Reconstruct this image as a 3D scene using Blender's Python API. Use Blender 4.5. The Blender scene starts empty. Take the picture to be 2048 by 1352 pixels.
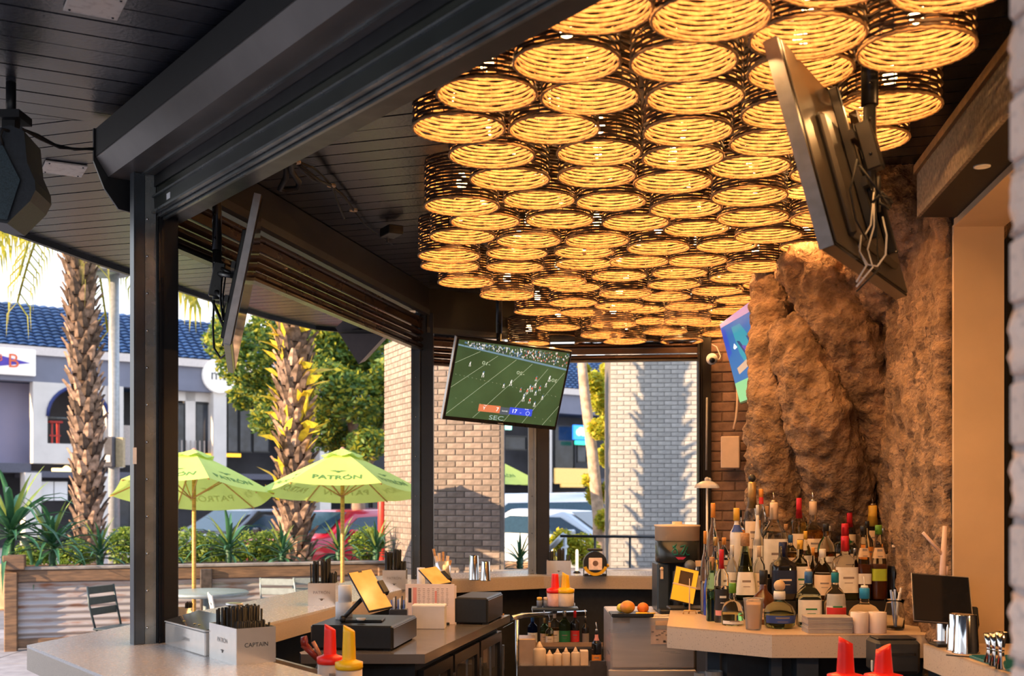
import bpy, bmesh, math, random
from mathutils import Vector, Matrix, noise as mnoise

# ---------------------------------------------------------------- camera, world, sun, exposure
random.seed(7)
SC = bpy.context.scene
COL = SC.collection
F = 2300.0            # focal length in px of the 2048 px wide frame
HC = 1.70             # eye height
YH = 992.0            # horizon row
cam_d = bpy.data.cameras.new('camera'); cam = bpy.data.objects.new('camera', cam_d); COL.objects.link(cam)
cam.location = (0, 0, HC); cam.rotation_euler = (math.pi / 2, 0, 0)
cam_d.sensor_width = 36; cam_d.lens = F / 2048 * 36; cam_d.shift_x = 0; cam_d.shift_y = (YH - 676) / 2048
cam_d.clip_start = .05; cam_d.clip_end = 400
cam_d.dof.use_dof = True; cam_d.dof.focus_distance = 5.9; cam_d.dof.aperture_fstop = 3.6
SC.camera = cam

W = bpy.data.worlds.new('world'); SC.world = W; W.use_nodes = True
wt = W.node_tree; wt.nodes.clear()
wo = wt.nodes.new('ShaderNodeOutputWorld'); bg = wt.nodes.new('ShaderNodeBackground')
tc = wt.nodes.new('ShaderNodeTexCoord'); sp = wt.nodes.new('ShaderNodeSeparateXYZ'); rp = wt.nodes.new('ShaderNodeValToRGB')
wt.links.new(tc.outputs['Generated'], sp.inputs[0]); wt.links.new(sp.outputs['Z'], rp.inputs[0])
rp.color_ramp.elements[0].position = 0.0; rp.color_ramp.elements[0].color = (1.0, .97, .93, 1)
rp.color_ramp.elements[1].position = .75; rp.color_ramp.elements[1].color = (.50, .64, .95, 1)
e = rp.color_ramp.elements.new(.25); e.color = (.82, .90, 1.0, 1)
wt.links.new(rp.outputs[0], bg.inputs[0]); bg.inputs[1].default_value = 1.15
wt.links.new(bg.outputs[0], wo.inputs[0])

sun_d = bpy.data.lights.new('sun', 'SUN'); sun = bpy.data.objects.new('sun', sun_d); COL.objects.link(sun)
sun_d.energy = 6.5; sun_d.color = (1.0, .70, .42); sun_d.angle = math.radians(.6)
SUNDIR = Vector((-.83, -.50, .27)).normalized()      # towards the sun
sun.rotation_euler = SUNDIR.to_track_quat('Z', 'Y').to_euler(); sun.location = (-20, -12, 12)

SC.view_settings.view_transform = 'Standard'; SC.view_settings.look = 'None'
SC.view_settings.gamma = 1; SC.view_settings.use_curve_mapping = False
SC.view_settings.exposure = 0.85

# ---------------------------------------------------------------- helpers
def V(*a): return Vector(a)
def at(px, py, Y): return Vector(((px - 1024) / F * Y, Y, HC + (YH - py) / F * Y))
def onz(px, py, z): return at(px, py, (z - HC) * F / (YH - py))
def fx(px, Y): return (px - 1024) / F * Y
def fz(py, Y): return HC + (YH - py) / F * Y

class MB:
    def __init__(s): s.v = []; s.f = []; s.mi = []; s.uv = None; s.sm = []
    def add(s, vs, fs, mi=0, sm=False):
        n = len(s.v); s.v += [tuple(v) for v in vs]
        for f in fs: s.f.append([i + n for i in f]); s.mi.append(mi); s.sm.append(sm)
        return s
    def box(s, c, size, rz=0, mi=0, rot=None, bev=0):
        hx, hy, hz = size[0] / 2, size[1] / 2, size[2] / 2
        R = rot if rot is not None else Matrix.Rotation(rz, 3, 'Z')
        c = Vector(c)
        if bev > 0:
            b = min(bev, hx * .9, hy * .9, hz * .9)
            vs = []; idx = {}
            for sx in (-1, 1):
                for sy in (-1, 1):
                    for sz in (-1, 1):
                        for a in range(3):
                            p = [sx * hx, sy * hy, sz * hz]
                            for k in range(3):
                                if k != a: p[k] -= (sx, sy, sz)[k] * b
                            idx[(sx, sy, sz, a)] = len(vs); vs.append(c + R @ Vector(p))
            fs = []
            for a in range(3):
                u, w = [k for k in range(3) if k != a]
                for sg in (-1, 1):
                    q = []
                    for (p1, p2) in ((-1, -1), (1, -1), (1, 1), (-1, 1)):
                        t = [0, 0, 0]; t[a] = sg; t[u] = p1; t[w] = p2
                        q.append(idx[(t[0], t[1], t[2], a)])
                    fs.append(q)
                for p1 in (-1, 1):
                    for p2 in (-1, 1):
                        t1 = [0, 0, 0]; t1[u] = p1; t1[w] = p2; t1[a] = -1; t2 = list(t1); t2[a] = 1
                        fs.append([idx[(*t1, u)], idx[(*t2, u)], idx[(*t2, w)], idx[(*t1, w)]])
            for sx in (-1, 1):
                for sy in (-1, 1):
                    for sz in (-1, 1): fs.append([idx[(sx, sy, sz, a)] for a in range(3)])
            return s.add(vs, fs, mi)
        vs = [c + R @ Vector((x * hx, y * hy, z * hz)) for x in (-1, 1) for y in (-1, 1) for z in (-1, 1)]
        return s.add(vs, [[0, 1, 3, 2], [4, 6, 7, 5], [0, 4, 5, 1], [2, 3, 7, 6], [0, 2, 6, 4], [1, 5, 7, 3]], mi)
    def hexa(s, p, mi=0):   # p: 4 bottom, 4 top
        return s.add(p, [[3, 2, 1, 0], [4, 5, 6, 7], [0, 1, 5, 4], [1, 2, 6, 5], [2, 3, 7, 6], [3, 0, 4, 7]], mi)
    def prism(s, poly, z0, z1, mi=0):
        n = len(poly)
        vs = [(p[0], p[1], z0) for p in poly] + [(p[0], p[1], z1) for p in poly]
        return s.add(vs, [list(range(n))[::-1], list(range(n, 2 * n))] + [[i, (i + 1) % n, (i + 1) % n + n, i + n] for i in range(n)], mi)
    def sweep(s, prof, a, b, mi=0):   # closed profile of (outward, z) pairs swept from a to b (xy), outward is right-hand normal of a->b
        a = Vector(a); b = Vector(b); d = (b - a).normalized(); nr = Vector((d.y, -d.x))
        n = len(prof)
        vs = [(a.x + nr.x * o, a.y + nr.y * o, z) for o, z in prof] + [(b.x + nr.x * o, b.y + nr.y * o, z) for o, z in prof]
        return s.add(vs, [list(range(n)), list(range(2 * n - 1, n - 1, -1))] + [[i, i + n, (i + 1) % n + n, (i + 1) % n] for i in range(n)], mi)
    def tube(s, pts, r, n=8, mi=0, caps=True, sm=True, closed=False):
        pts = [Vector(p) for p in pts]; m = len(pts)
        rr = r if isinstance(r, (list, tuple)) else [r] * m
        vs = []; up = None
        for i, p in enumerate(pts):
            if closed: d = pts[(i + 1) % m] - pts[i - 1]
            else: d = pts[min(i + 1, m - 1)] - pts[max(i - 1, 0)]
            d = d.normalized() if d.length > 1e-9 else Vector((0, 0, 1))
            if up is None: up = Vector((1, 0, 0)) if abs(d.x) < .8 else Vector((0, 1, 0))
            x = (up - d * up.dot(d)).normalized(); up = x; y = d.cross(x)
            for k in range(n):
                t = 2 * math.pi * k / n; vs.append(p + (x * math.cos(t) + y * math.sin(t)) * rr[i])
        fs = []
        for i in range(m if closed else m - 1):
            j = (i + 1) % m
            for k in range(n): fs.append([i * n + k, i * n + (k + 1) % n, j * n + (k + 1) % n, j * n + k])
        s.add(vs, fs, mi, sm)
        if caps and not closed:
            b = len(s.v) - len(vs)
            s.f.append([b + k for k in range(n)][::-1]); s.mi.append(mi); s.sm.append(False)
            s.f.append([b + (m - 1) * n + k for k in range(n)]); s.mi.append(mi); s.sm.append(False)
        return s
    def lathe(s, prof, c=(0, 0, 0), n=20, mi=0, sm=True, sx=1, sy=1, sq=0, close=True, rz=0):
        # prof list of (r, z) bottom->top; sq>0 gives a squarish section
        vs = []; c = Vector(c)
        for r, z in prof:
            for k in range(n):
                t = 2 * math.pi * k / n + rz; ct, st = math.cos(t), math.sin(t)
                if sq:
                    ct0, st0 = math.cos(t - rz), math.sin(t - rz)
                    q = (abs(ct0) ** sq + abs(st0) ** sq) ** (-1.0 / sq)
                    ct *= q; st *= q
                vs.append((c.x + r * ct * sx, c.y + r * st * sy, c.z + z))
        fs = []
        for i in range(len(prof) - 1):
            for k in range(n): fs.append([i * n + k, i * n + (k + 1) % n, (i + 1) * n + (k + 1) % n, (i + 1) * n + k])
        s.add(vs, fs, mi, sm)
        if close:
            b = len(s.v) - len(vs)
            if prof[0][0] > 1e-5: s.f.append([b + k for k in range(n)][::-1]); s.mi.append(mi); s.sm.append(False)
            if prof[-1][0] > 1e-5: s.f.append([b + (len(prof) - 1) * n + k for k in range(n)]); s.mi.append(mi); s.sm.append(False)
        return s
    def sphere(s, c, r, n=12, m=8, mi=0, sz=1):
        pr = [(max(r * math.sin(math.pi * i / m), 1e-6), -r * sz * math.cos(math.pi * i / m)) for i in range(m + 1)]
        return s.lathe(pr, c, n, mi, True, close=False)
    def quad(s, a, b, c, d, mi=0): return s.add([a, b, c, d], [[0, 1, 2, 3]], mi)
    def mesh(s, name, mats):
        me = bpy.data.meshes.new(name); me.from_pydata(s.v, [], s.f)
        for m in (mats if isinstance(mats, (list, tuple)) else [mats]): me.materials.append(m)
        me.polygons.foreach_set('material_index', s.mi); me.polygons.foreach_set('use_smooth', s.sm)
        me.update()
        return me

ROOTM = {}
def new_obj(name, data, parent=None, loc=None, rot=None):
    o = bpy.data.objects.new(name, data); COL.objects.link(o)
    if parent is not None: o.parent = parent
    if loc is not None: o.location = loc
    if rot is not None: o.rotation_euler = rot
    return o
def tag(o, label=None, cat=None, group=None, kind=None):
    if label: o['label'] = label
    if cat: o['category'] = cat
    if group: o['group'] = group
    if kind: o['kind'] = kind
    return o
def thing(name, label, cat, loc=(0, 0, 0), rz=0, group=None, kind=None, mat=None):
    o = bpy.data.objects.new(name, None); COL.objects.link(o); o.empty_display_size = .1
    if mat is not None:
        o.matrix_world = mat; ROOTM[o.name] = mat.copy()
    else:
        o.location = loc; o.rotation_euler = (0, 0, rz)
        ROOTM[o.name] = Matrix.Translation(Vector(loc)) @ Matrix.Rotation(rz, 4, 'Z')
    return tag(o, label, cat, group, kind)
def part(name, mb, mats, parent=None, world=False, label=None, kind=None):
    me = mb.mesh(name, mats)
    if world and parent is not None:
        p = parent
        while p.name not in ROOTM and p.parent: p = p.parent
        me.transform(ROOTM[p.name].inverted())
    o = new_obj(name, me, parent)
    if label: o['label'] = label
    if kind: o['kind'] = kind
    return o
def solo(name, mb, mats, label, cat, group=None, kind=None, origin=None):
    me = mb.mesh(name, mats)
    if origin is None:
        xs = [v[0] for v in mb.v]; ys = [v[1] for v in mb.v]; zs = [v[2] for v in mb.v]
        origin = ((min(xs) + max(xs)) / 2, (min(ys) + max(ys)) / 2, min(zs))
    me.transform(Matrix.Translation(-Vector(origin)))
    o = new_obj(name, me, None, origin)
    return tag(o, label, cat, group, kind)
def struct(name, mb, mats, parent=None):
    o = part(name, mb, mats, parent)
    if parent is None: o['kind'] = 'structure'
    return o
def copy_tree(o, parent=None, label=None):
    c = o.copy(); COL.objects.link(c); c.parent = parent
    if label: c['label'] = label
    for ch in KIDS.get(o.name, []) or [x for x in bpy.data.objects if x.parent == o]: copy_tree(ch, c)
    return c
KIDS = {}
def text_mesh(txt, size, depth=0.0, align='CENTER', font=None, bold=0.0):
    cu = bpy.data.curves.new('t', 'FONT'); cu.body = txt; cu.size = size; cu.extrude = depth; cu.align_x = align; cu.align_y = 'CENTER'
    cu.resolution_u = 3; cu.offset = bold
    ob = bpy.data.objects.new('t', cu); COL.objects.link(ob)
    dg = bpy.context.evaluated_depsgraph_get(); me = bpy.data.meshes.new_from_object(ob.evaluated_get(dg))
    bpy.data.objects.remove(ob); bpy.data.curves.remove(cu)
    return me
def put_text(name, txt, size, mat, parent, M, label=None, bold=0.0, depth=0.0, align='CENTER', world=True, mirror=False):
    me = text_mesh(txt, size, depth, align, bold=bold)
    if mirror: me.transform(Matrix.Scale(-1, 4, (1, 0, 0))); me.flip_normals()
    me.transform(M)
    if world and parent is not None:
        p = parent
        while p.name not in ROOTM and p.parent: p = p.parent
        me.transform(ROOTM[p.name].inverted())
    me.materials.clear(); me.materials.append(mat)
    o = new_obj(name, me, parent)
    if label: o['label'] = label
    return o
def frame(o, x, y):   # matrix with origin o, x axis, y axis (approximately), z = x cross y
    x = Vector(x).normalized(); y = Vector(y); z = x.cross(y).normalized(); y = z.cross(x)
    return Matrix(((x.x, y.x, z.x, o[0]), (x.y, y.y, z.y, o[1]), (x.z, y.z, z.z, o[2]), (0, 0, 0, 1)))

# ---------------------------------------------------------------- materials
MATS = {}
def M(name, col=(.5, .5, .5), rough=.5, metal=0.0, var=.12, scale=20, col2=None, bump=0.0, bscale=None, trans=0.0, ior=1.45, emit=None, estr=1.0,
      alpha=1.0, stretch=None, fac=(.35, .65), coat=0.0, sss=0.0, spec=None, detail=4, rvar=0.0, tl=0.0):
    if name in MATS: return MATS[name]
    m = bpy.data.materials.new(name); m.use_nodes = True; nt = m.node_tree
    b = nt.nodes['Principled BSDF']; b.inputs['Roughness'].default_value = rough; b.inputs['Metallic'].default_value = metal
    b.inputs['IOR'].default_value = ior; b.inputs['Transmission Weight'].default_value = trans; b.inputs['Alpha'].default_value = alpha
    b.inputs['Coat Weight'].default_value = coat
    if spec is not None: b.inputs['Specular IOR Level'].default_value = spec
    c4 = (*col, 1)
    if var > 0 or col2 or bump:
        t = nt.nodes.new('ShaderNodeTexCoord'); mp = nt.nodes.new('ShaderNodeMapping'); nz = nt.nodes.new('ShaderNodeTexNoise')
        nt.links.new(t.outputs['Object'], mp.inputs[0]); nt.links.new(mp.outputs[0], nz.inputs['Vector'])
        if stretch: mp.inputs['Scale'].default_value = stretch
        nz.inputs['Scale'].default_value = scale; nz.inputs['Detail'].default_value = detail
        r = nt.nodes.new('ShaderNodeValToRGB'); nt.links.new(nz.outputs[0], r.inputs[0])
        cb = col2 if col2 else tuple(max(0, c * (1 - var)) for c in col)
        ca = col if col2 else tuple(min(1, c * (1 + var)) for c in col)
        r.color_ramp.elements[0].position = fac[0]; r.color_ramp.elements[0].color = (*ca, 1)
        r.color_ramp.elements[1].position = fac[1]; r.color_ramp.elements[1].color = (*cb, 1)
        nt.links.new(r.outputs[0], b.inputs['Base Color'])
        if emit is not None and emit == 'base':
            nt.links.new(r.outputs[0], b.inputs['Emission Color']); b.inputs['Emission Strength'].default_value = estr
        if rvar:
            mr = nt.nodes.new('ShaderNodeMapRange'); mr.inputs['To Min'].default_value = max(0, rough - rvar); mr.inputs['To Max'].default_value = rough + rvar
            nt.links.new(nz.outputs[0], mr.inputs[0]); nt.links.new(mr.outputs[0], b.inputs['Roughness'])
        if bump:
            n2 = nt.nodes.new('ShaderNodeTexNoise'); n2.inputs['Scale'].default_value = bscale or scale * 3; n2.inputs['Detail'].default_value = 6
            nt.links.new(mp.outputs[0], n2.inputs['Vector'])
            bp = nt.nodes.new('ShaderNodeBump'); bp.inputs['Strength'].default_value = bump; bp.inputs['Distance'].default_value = .01
            nt.links.new(n2.outputs[0], bp.inputs['Height']); nt.links.new(bp.outputs[0], b.inputs['Normal'])
    else:
        b.inputs['Base Color'].default_value = c4
    if emit is not None and emit != 'base':
        b.inputs['Emission Color'].default_value = (*emit, 1); b.inputs['Emission Strength'].default_value = estr
    if tl > 0:
        tr = nt.nodes.new('ShaderNodeBsdfTranslucent'); mx = nt.nodes.new('ShaderNodeMixShader'); mx.inputs[0].default_value = tl
        if b.inputs['Base Color'].links: nt.links.new(b.inputs['Base Color'].links[0].from_socket, tr.inputs[0])
        else: tr.inputs[0].default_value = c4
        out = nt.nodes['Material Output']; nt.links.new(b.outputs[0], mx.inputs[1]); nt.links.new(tr.outputs[0], mx.inputs[2]); nt.links.new(mx.outputs[0], out.inputs[0])
    MATS[name] = m
    return m

def objvar(m, amt=.25, hue=0.0):   # brightness varies per object (individual bricks, tiles, leaves)
    nt = m.node_tree; b = nt.nodes['Principled BSDF']; lk = b.inputs['Base Color'].links
    oi = nt.nodes.new('ShaderNodeObjectInfo'); hs = nt.nodes.new('ShaderNodeHueSaturation'); mr = nt.nodes.new('ShaderNodeMapRange')
    mr.inputs['To Min'].default_value = 1 - amt; mr.inputs['To Max'].default_value = 1 + amt
    nt.links.new(oi.outputs['Random'], mr.inputs[0]); nt.links.new(mr.outputs[0], hs.inputs['Value'])
    if lk: nt.links.new(lk[0].from_socket, hs.inputs['Color'])
    else: hs.inputs['Color'].default_value = b.inputs['Base Color'].default_value
    nt.links.new(hs.outputs[0], b.inputs['Base Color'])
    return m

black_plank = objvar(M('black_plank', (.024, .024, .029), .27, spec=.9, var=.3, scale=30, stretch=(1, 1, 1), bump=.12, bscale=60), .25)
black_metal = M('black_metal', (.012, .012, .013), .38, metal=.0, var=.2, scale=12, rvar=.08)
black_gloss = M('black_gloss', (.012, .012, .014), .16, var=.1, scale=8)
dark_bronze = M('dark_bronze', (.05, .047, .043), .30, metal=.35, var=.15, scale=6, rvar=.08)
steel_grey = M('steel_grey', (.16, .17, .165), .30, metal=.6, var=.25, scale=9, rvar=.12, bump=.05)
stainless = M('stainless', (.62, .61, .60), .24, metal=1.0, var=.08, scale=5, stretch=(1, 1, 14), rvar=.08)
chrome = M('chrome', (.75, .74, .72), .10, metal=1.0, var=.05, scale=5)
black_plastic = M('black_plastic', (.016, .016, .018), .42, var=.2, scale=40)
white_plastic = M('white_plastic', (.75, .73, .70), .4, var=.05, scale=10)
white_paper = M('white_paper', (.82, .80, .78), .8, var=.04, scale=30)
rubber = M('rubber', (.015, .015, .015), .7, var=.2, scale=30)
glass_clear = M('glass_clear', (.92, .95, .94), .03, trans=1.0, ior=1.2, var=0)
concrete_top = M('concrete_top', (.56, .52, .49), .26, var=.12, scale=70, col2=(.51, .475, .45), rvar=.10, bump=.03, bscale=90, fac=(.3, .7))
# ---------------------------------------------------------------- plan of the bar (facade posts), metres
P1 = V(-1.55, 4.95); P2 = V(-.683, 8.78); P3 = V(.215, 9.32); P4 = V(1.53, 9.18)
P0 = V(2.096 - .7365 * 1.55, 1.55)                 # right-hand end of the near opening
CEIL = 3.28; CTR = 1.07
d1 = (P0 - P1).normalized(); n1 = V(-d1.y, d1.x)      # n1 points inwards
d2 = (P2 - P1).normalized(); n2 = V(d2.y, -d2.x)
d3 = (P3 - P2).normalized(); n3 = V(d3.y, -d3.x)
d4 = (P4 - P3).normalized(); n4 = V(d4.y, -d4.x)

def clip(poly, n, c, keep_less=True):
    out = []
    for i in range(len(poly)):
        a = poly[i]; b = poly[(i + 1) % len(poly)]
        da = n.x * a[0] + n.y * a[1] - c; db = n.x * b[0] + n.y * b[1] - c
        if not keep_less: da, db = -da, -db
        if da <= 0: out.append(a)
        if da * db < 0:
            t = da / (da - db); out.append((a[0] + (b[0] - a[0]) * t, a[1] + (b[1] - a[1]) * t))
    return out
def planks(root, poly, nrm, width, z, th, mat, gap=.010, start=0.0):
    nrm = V(nrm[0], nrm[1]).normalized(); ds = [nrm.x * p[0] + nrm.y * p[1] for p in poly]
    a = math.floor((min(ds) - start) / width) * width + start; k = 0
    while a < max(ds):
        q = clip(clip([tuple(p) for p in poly], nrm, a + gap / 2, False), nrm, a + width - gap / 2, True)
        if len(q) >= 3:
            cx = sum(p[0] for p in q) / len(q); cy = sum(p[1] for p in q) / len(q)
            # orient counter-clockwise
            ar = sum(q[i][0] * q[(i + 1) % len(q)][1] - q[(i + 1) % len(q)][0] * q[i][1] for i in range(len(q)))
            if abs(ar) > .002:
                if ar < 0: q = q[::-1]
                o = part('plank', MB().prism([(p[0] - cx, p[1] - cy) for p in q], 0, th), mat, root); o.location = (cx, cy, z + random.uniform(0, .002))
        a += width; k += 1

# patio / street ground
g = MB().quad((-60, -20, 0), (60, -20, 0), (60, 90, 0), (-60, 90, 0)); g.f[0] = [0, 1, 2, 3]
asphalt = M('asphalt', (.20, .20, .21), .85, var=.2, scale=3, bump=.2, bscale=120)
struct('ground_street', g, asphalt)
patio_mat = M('patio_concrete', (.34, .32, .33), .75, var=.15, scale=1.5, bump=.1, bscale=60)
pv = MB()
o_patio = thing('floor_patio', None, None, kind='structure')
PM = [M('paver_a', (.33, .31, .32), .75, var=.15, scale=6, bump=.1)]; objvar(PM[0], .12)
part('paver_bed', MB().quad((-12, 1, .004), (8, 1, .004), (8, 14.6, .004), (-12, 14.6, .004)), patio_mat, o_patio)
pm_ = MB().box((0, 0, 0), (.985, .985, .03)).mesh('paving_slab', PM[0])
for i in range(-6, 0):
    for j in range(7, 15):
        new_obj('paving_slab', pm_, o_patio, (i + .2, j, .010))
# bar floor
fl = MB().prism([tuple(p) for p in (P1 + n1 * .0, P0, V(3.2, 1.0), V(3.2, 9.9), P4 + V(0, .1), P3, P2)], -.02, .012)
struct('floor', fl, M('bar_floor', (.035, .033, .032), .5, var=.3, scale=12, bump=.1))

# ceilings of tongue-and-groove planks
ceil = thing('ceiling', None, None, kind='structure')
inner = [P1, P2, P3, P4, V(2.9, 9.15), V(2.9, 1.2), V(1.15, 1.2)]
inner = [(p.x, p.y) for p in inner]
planks(ceil, inner[::-1], (.31, .95), .14, CEIL, .02, black_plank, start=.05)
dark_back = M('dark_backing', (.006, .006, .007), .8, var=.1)
part('ceiling_deck', MB().prism([tuple(p) for p in inner[::-1]], CEIL + .022, CEIL + .04), dark_back, ceil)
soff = thing('ceiling_soffit', None, None, kind='structure')
edge = [(-3.45, 4.70), (-3.20, 5.9), (-3.01, 6.77), (-2.82, 7.7), (-2.60, 8.6), (-2.40, 9.35), (-2.16, 10.2), (-1.85, 10.85), (-1.35, 11.2), (-.6, 11.45), (.6, 11.55), (2.2, 11.3)]
SZ = 3.30
zoneA = [(P1.x, P1.y)] + [(2.2, 9.0)] + edge[::-1]
planks(soff, zoneA, (.31, .95), .14, SZ + .002, .02, black_plank, start=.02)
edgeB = [(-3.45, 4.70), (-3.5, 3.0), (-3.1, 1.2), (-1.8, .3)]
zoneB = [(P1.x, P1.y)] + edgeB + [(1.95, .2)]
planks(soff, zoneB, (-.45, .88), .14, SZ + .002, .02, black_plank, start=.03)
part('soffit_deck', MB().prism(zoneA, SZ + .026, SZ + .05).prism(zoneB, SZ + .026, SZ + .05), dark_back, soff)
fas = MB(); ee = edgeB[::-1] + edge
for i in range(len(ee) - 1):
    if i == 3: continue
    fas.sweep([(0, SZ - .03), (.03, SZ - .03), (.03, SZ + .42), (0, SZ + .42)][::-1], ee[i + 1], ee[i])
part('fascia', fas, black_metal, soff)
roof = MB().prism(zoneA, SZ + .40, SZ + .44).prism(zoneB, SZ + .40, SZ + .44).prism([(2.2, 11.3), (6, 9), (6, .2), (1.95, .2), (P1.x, P1.y), (2.2, 9.0)][::-1], SZ + .40, SZ + .44)
struct('roof_deck', roof, M('roof_membrane', (.3, .3, .3), .8))

# ---- near roller shutter housing (facade 1)
A1 = P1 - d1 * .10; B1 = P0 + d1 * .30
hs = thing('roller_shutter', 'near black roller shutter housing with rails spanning the top of the picture', 'shutter', (P1.x, P1.y, 3.0))
def s1(mb, prof, a=A1, b=B1): return mb.sweep(prof, a, b)      # outward = away from the bar interior
part('housing', s1(MB(), [(-.06, 3.07), (.05, 3.07), (.155, 3.07), (.205, 3.145), (.205, 3.262), (.19, 3.275), (-.06, 3.275)]), M('housing_brown', (.10, .088, .080), .33, metal=.2, var=.12, scale=5, rvar=.07), hs, True)
part('front_face', s1(MB(), [(.2055, 3.150), (.2075, 3.150), (.2075, 3.268), (.2055, 3.268)]), M('face_black', (.010, .010, .010), .55, var=.1), hs, True)
part('drip_edge', s1(MB(), [(.048, 3.062), (.060, 3.062), (.060, 3.072), (.048, 3.072)]), steel_grey, hs, True)
olive = M('olive_steel', (.075, .082, .062), .22, metal=.8, var=.15, scale=5)
part('track_panel', s1(MB(), [(.000, 3.02), (.006, 3.02), (.006, 3.068), (.000, 3.068)]), black_metal, hs, True)
part('track_panel', s1(MB(), [(-.012, 2.978), (-.004, 2.978), (-.002, 3.026), (-.012, 3.026)]), olive, hs, True)
part('track_panel', s1(MB(), [(.000, 2.972), (.016, 2.972), (.016, 2.980), (.000, 2.980)]), steel_grey, hs, True)
part('track_panel', s1(MB(), [(-.004, 2.915), (.004, 2.915), (.006, 2.972), (-.004, 2.972)]), M('green_black', (.028, .033, .028), .3, metal=.4, var=.2, scale=4), hs, True)
part('bottom_rail', s1(MB(), [(-.002, 2.905), (.018, 2.905), (.018, 2.915), (-.002, 2.915)]), steel_grey, hs, True)
part('bottom_rail', s1(MB(), [(-.022, 2.893), (-.008, 2.893), (-.008, 2.912), (-.022, 2.912)]), steel_grey, hs, True)
part('bottom_rail', s1(MB(), [(-.042, 2.884), (-.030, 2.884), (-.030, 2.90), (-.042, 2.90)]), steel_grey, hs, True)
part('shutter_box', s1(MB(), [(-.14, 2.90), (-.045, 2.90), (-.045, 3.272), (-.14, 3.272)]), black_metal, hs, True)
capo = A1 - d1 * .004
part('end_cap', MB().sweep([(-.14, 2.96), (.03, 2.93), (.11, 2.94), (.17, 3.02), (.215, 3.13), (.215, 3.27), (-.14, 3.275)], capo - d1 * .012, capo), black_metal, hs, True)
q = onz(581, 217, 3.03); part('bracket', MB().box(q + V(.0, 0, -.012), (.035, .05, .022), rz=math.atan2(d1.y, d1.x)), black_metal, hs, True)
q = at(798, 123, 3.55); part('cable_clip', MB().box(q, (.02, .012, .014), rz=.6).box(q + V(.006, -.01, -.012), (.012, .014, .02), rz=1.0), M('brass', (.5, .38, .2), .35, metal=.9), hs, True, 'brass clip')
q = onz(347, 392, 2.945); part('sticker', MB().sweep([(.0055, 2.932), (.0075, 2.932), (.0075, 2.957), (.0055, 2.957)], P1 + d1 * .20, P1 + d1 * .24), white_paper, hs, True, 'white sticker')

# ---- far roller shutters, facades 2-4
def far_shutter(Pa, Pb, zb, label, zt=3.10):
    t = thing('roller_shutter', label, 'shutter', (Pa.x, Pa.y, zb))
    sw = lambda mb, prof: mb.sweep(prof, Pa, Pb)       # right-hand normal = inwards here
    part('header_beam', sw(MB(), [(-.12, zt + .01), (.07, zt + .01), (.07, 3.276), (-.12, 3.276)]), M('beam_black', (.006, .0055, .0055), .5, var=.2, scale=10), t, True)
    part('trim_strip', sw(MB(), [(.03, zt - .03), (.075, zt - .03), (.075, zt + .012), (.03, zt + .012)]), M('trim_grey', (.045, .044, .043), .45, var=.1), t, True)
    n = max(3, round((zt - zb) / .055)); h = (zt - .035 - zb) / n
    br = M('shutter_brown', (.055, .030, .018), .28, metal=.35, var=.12, scale=4, rvar=.05)
    for i in range(n):
        z0 = zb + i * h
        if i == n - 2: pr = [(-.02, z0 + .004), (.012, z0 + .004), (.012, z0 + h), (-.02, z0 + h)]
        else: pr = [(-.02, z0 + .003), (-.002, z0 + .003), (.022, z0 + h * .35), (.022, z0 + h * .65), (-.002, z0 + h - .003), (-.02, z0 + h - .003)]
        part('slat', sw(MB(), pr), br, t, True)
    part('bottom_bar', sw(MB(), [(-.03, zb - .012), (.02, zb - .012), (.02, zb + .004), (-.03, zb + .004)]), dark_bronze, t, True)
far_shutter(P1 + d2 * .10, P2 - d2 * .05, 2.815, 'brown roller shutter rolled up above the opening behind the left television')
far_shutter(P2, P3, 2.715, 'short brown roller shutter above the opening behind the football television', 2.97)
far_shutter(P3, P4, 2.79, 'brown roller shutter rolled up above the rear opening by the white column', 2.97)

# ---- posts
def post(P, d, w, dep, z0, z1, label, inward, guide=True, grey=steel_grey):
    a = math.atan2(d.y, d.x); t = thing('post', label, 'post', (P.x, P.y, z0), a)
    part('post_core', MB().box((0, 0, (z1 - z0) / 2), (w, dep, z1 - z0), bev=.004), black_metal, t)
    if guide:
        s = inward
        gd = MB(); H = z1 - z0
        gd.box((-w / 2 - .006, -s * dep * .28, H / 2), (.012, dep * .30, H), mi=0)
        gd.box((-w / 2 - .004, -s * dep * .47, H / 2), (.020, .010, H), mi=0)
        gd.box((-w / 2 - .010, -s * dep * .10, H / 2), (.020, .008, H), mi=0)
        part('shutter_guide', gd, grey, t)
        bl = MB().sphere((0, 0, 0), .006, 8, 5).mesh('bolt', chrome)
        for k in range(9): new_obj('bolt', bl, t, (-w / 2 - .013, -s * dep * .36, .10 + k * .20))
    return t
def cpost(P, d, w, dep, z0, z1, label):
    # channel post: flat steel guide facing the camera beside a black tube
    a = math.atan2(d.y, d.x); t = thing('post', label, 'post', (P.x, P.y, z0), a); H = z1 - z0
    return t, H
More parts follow.
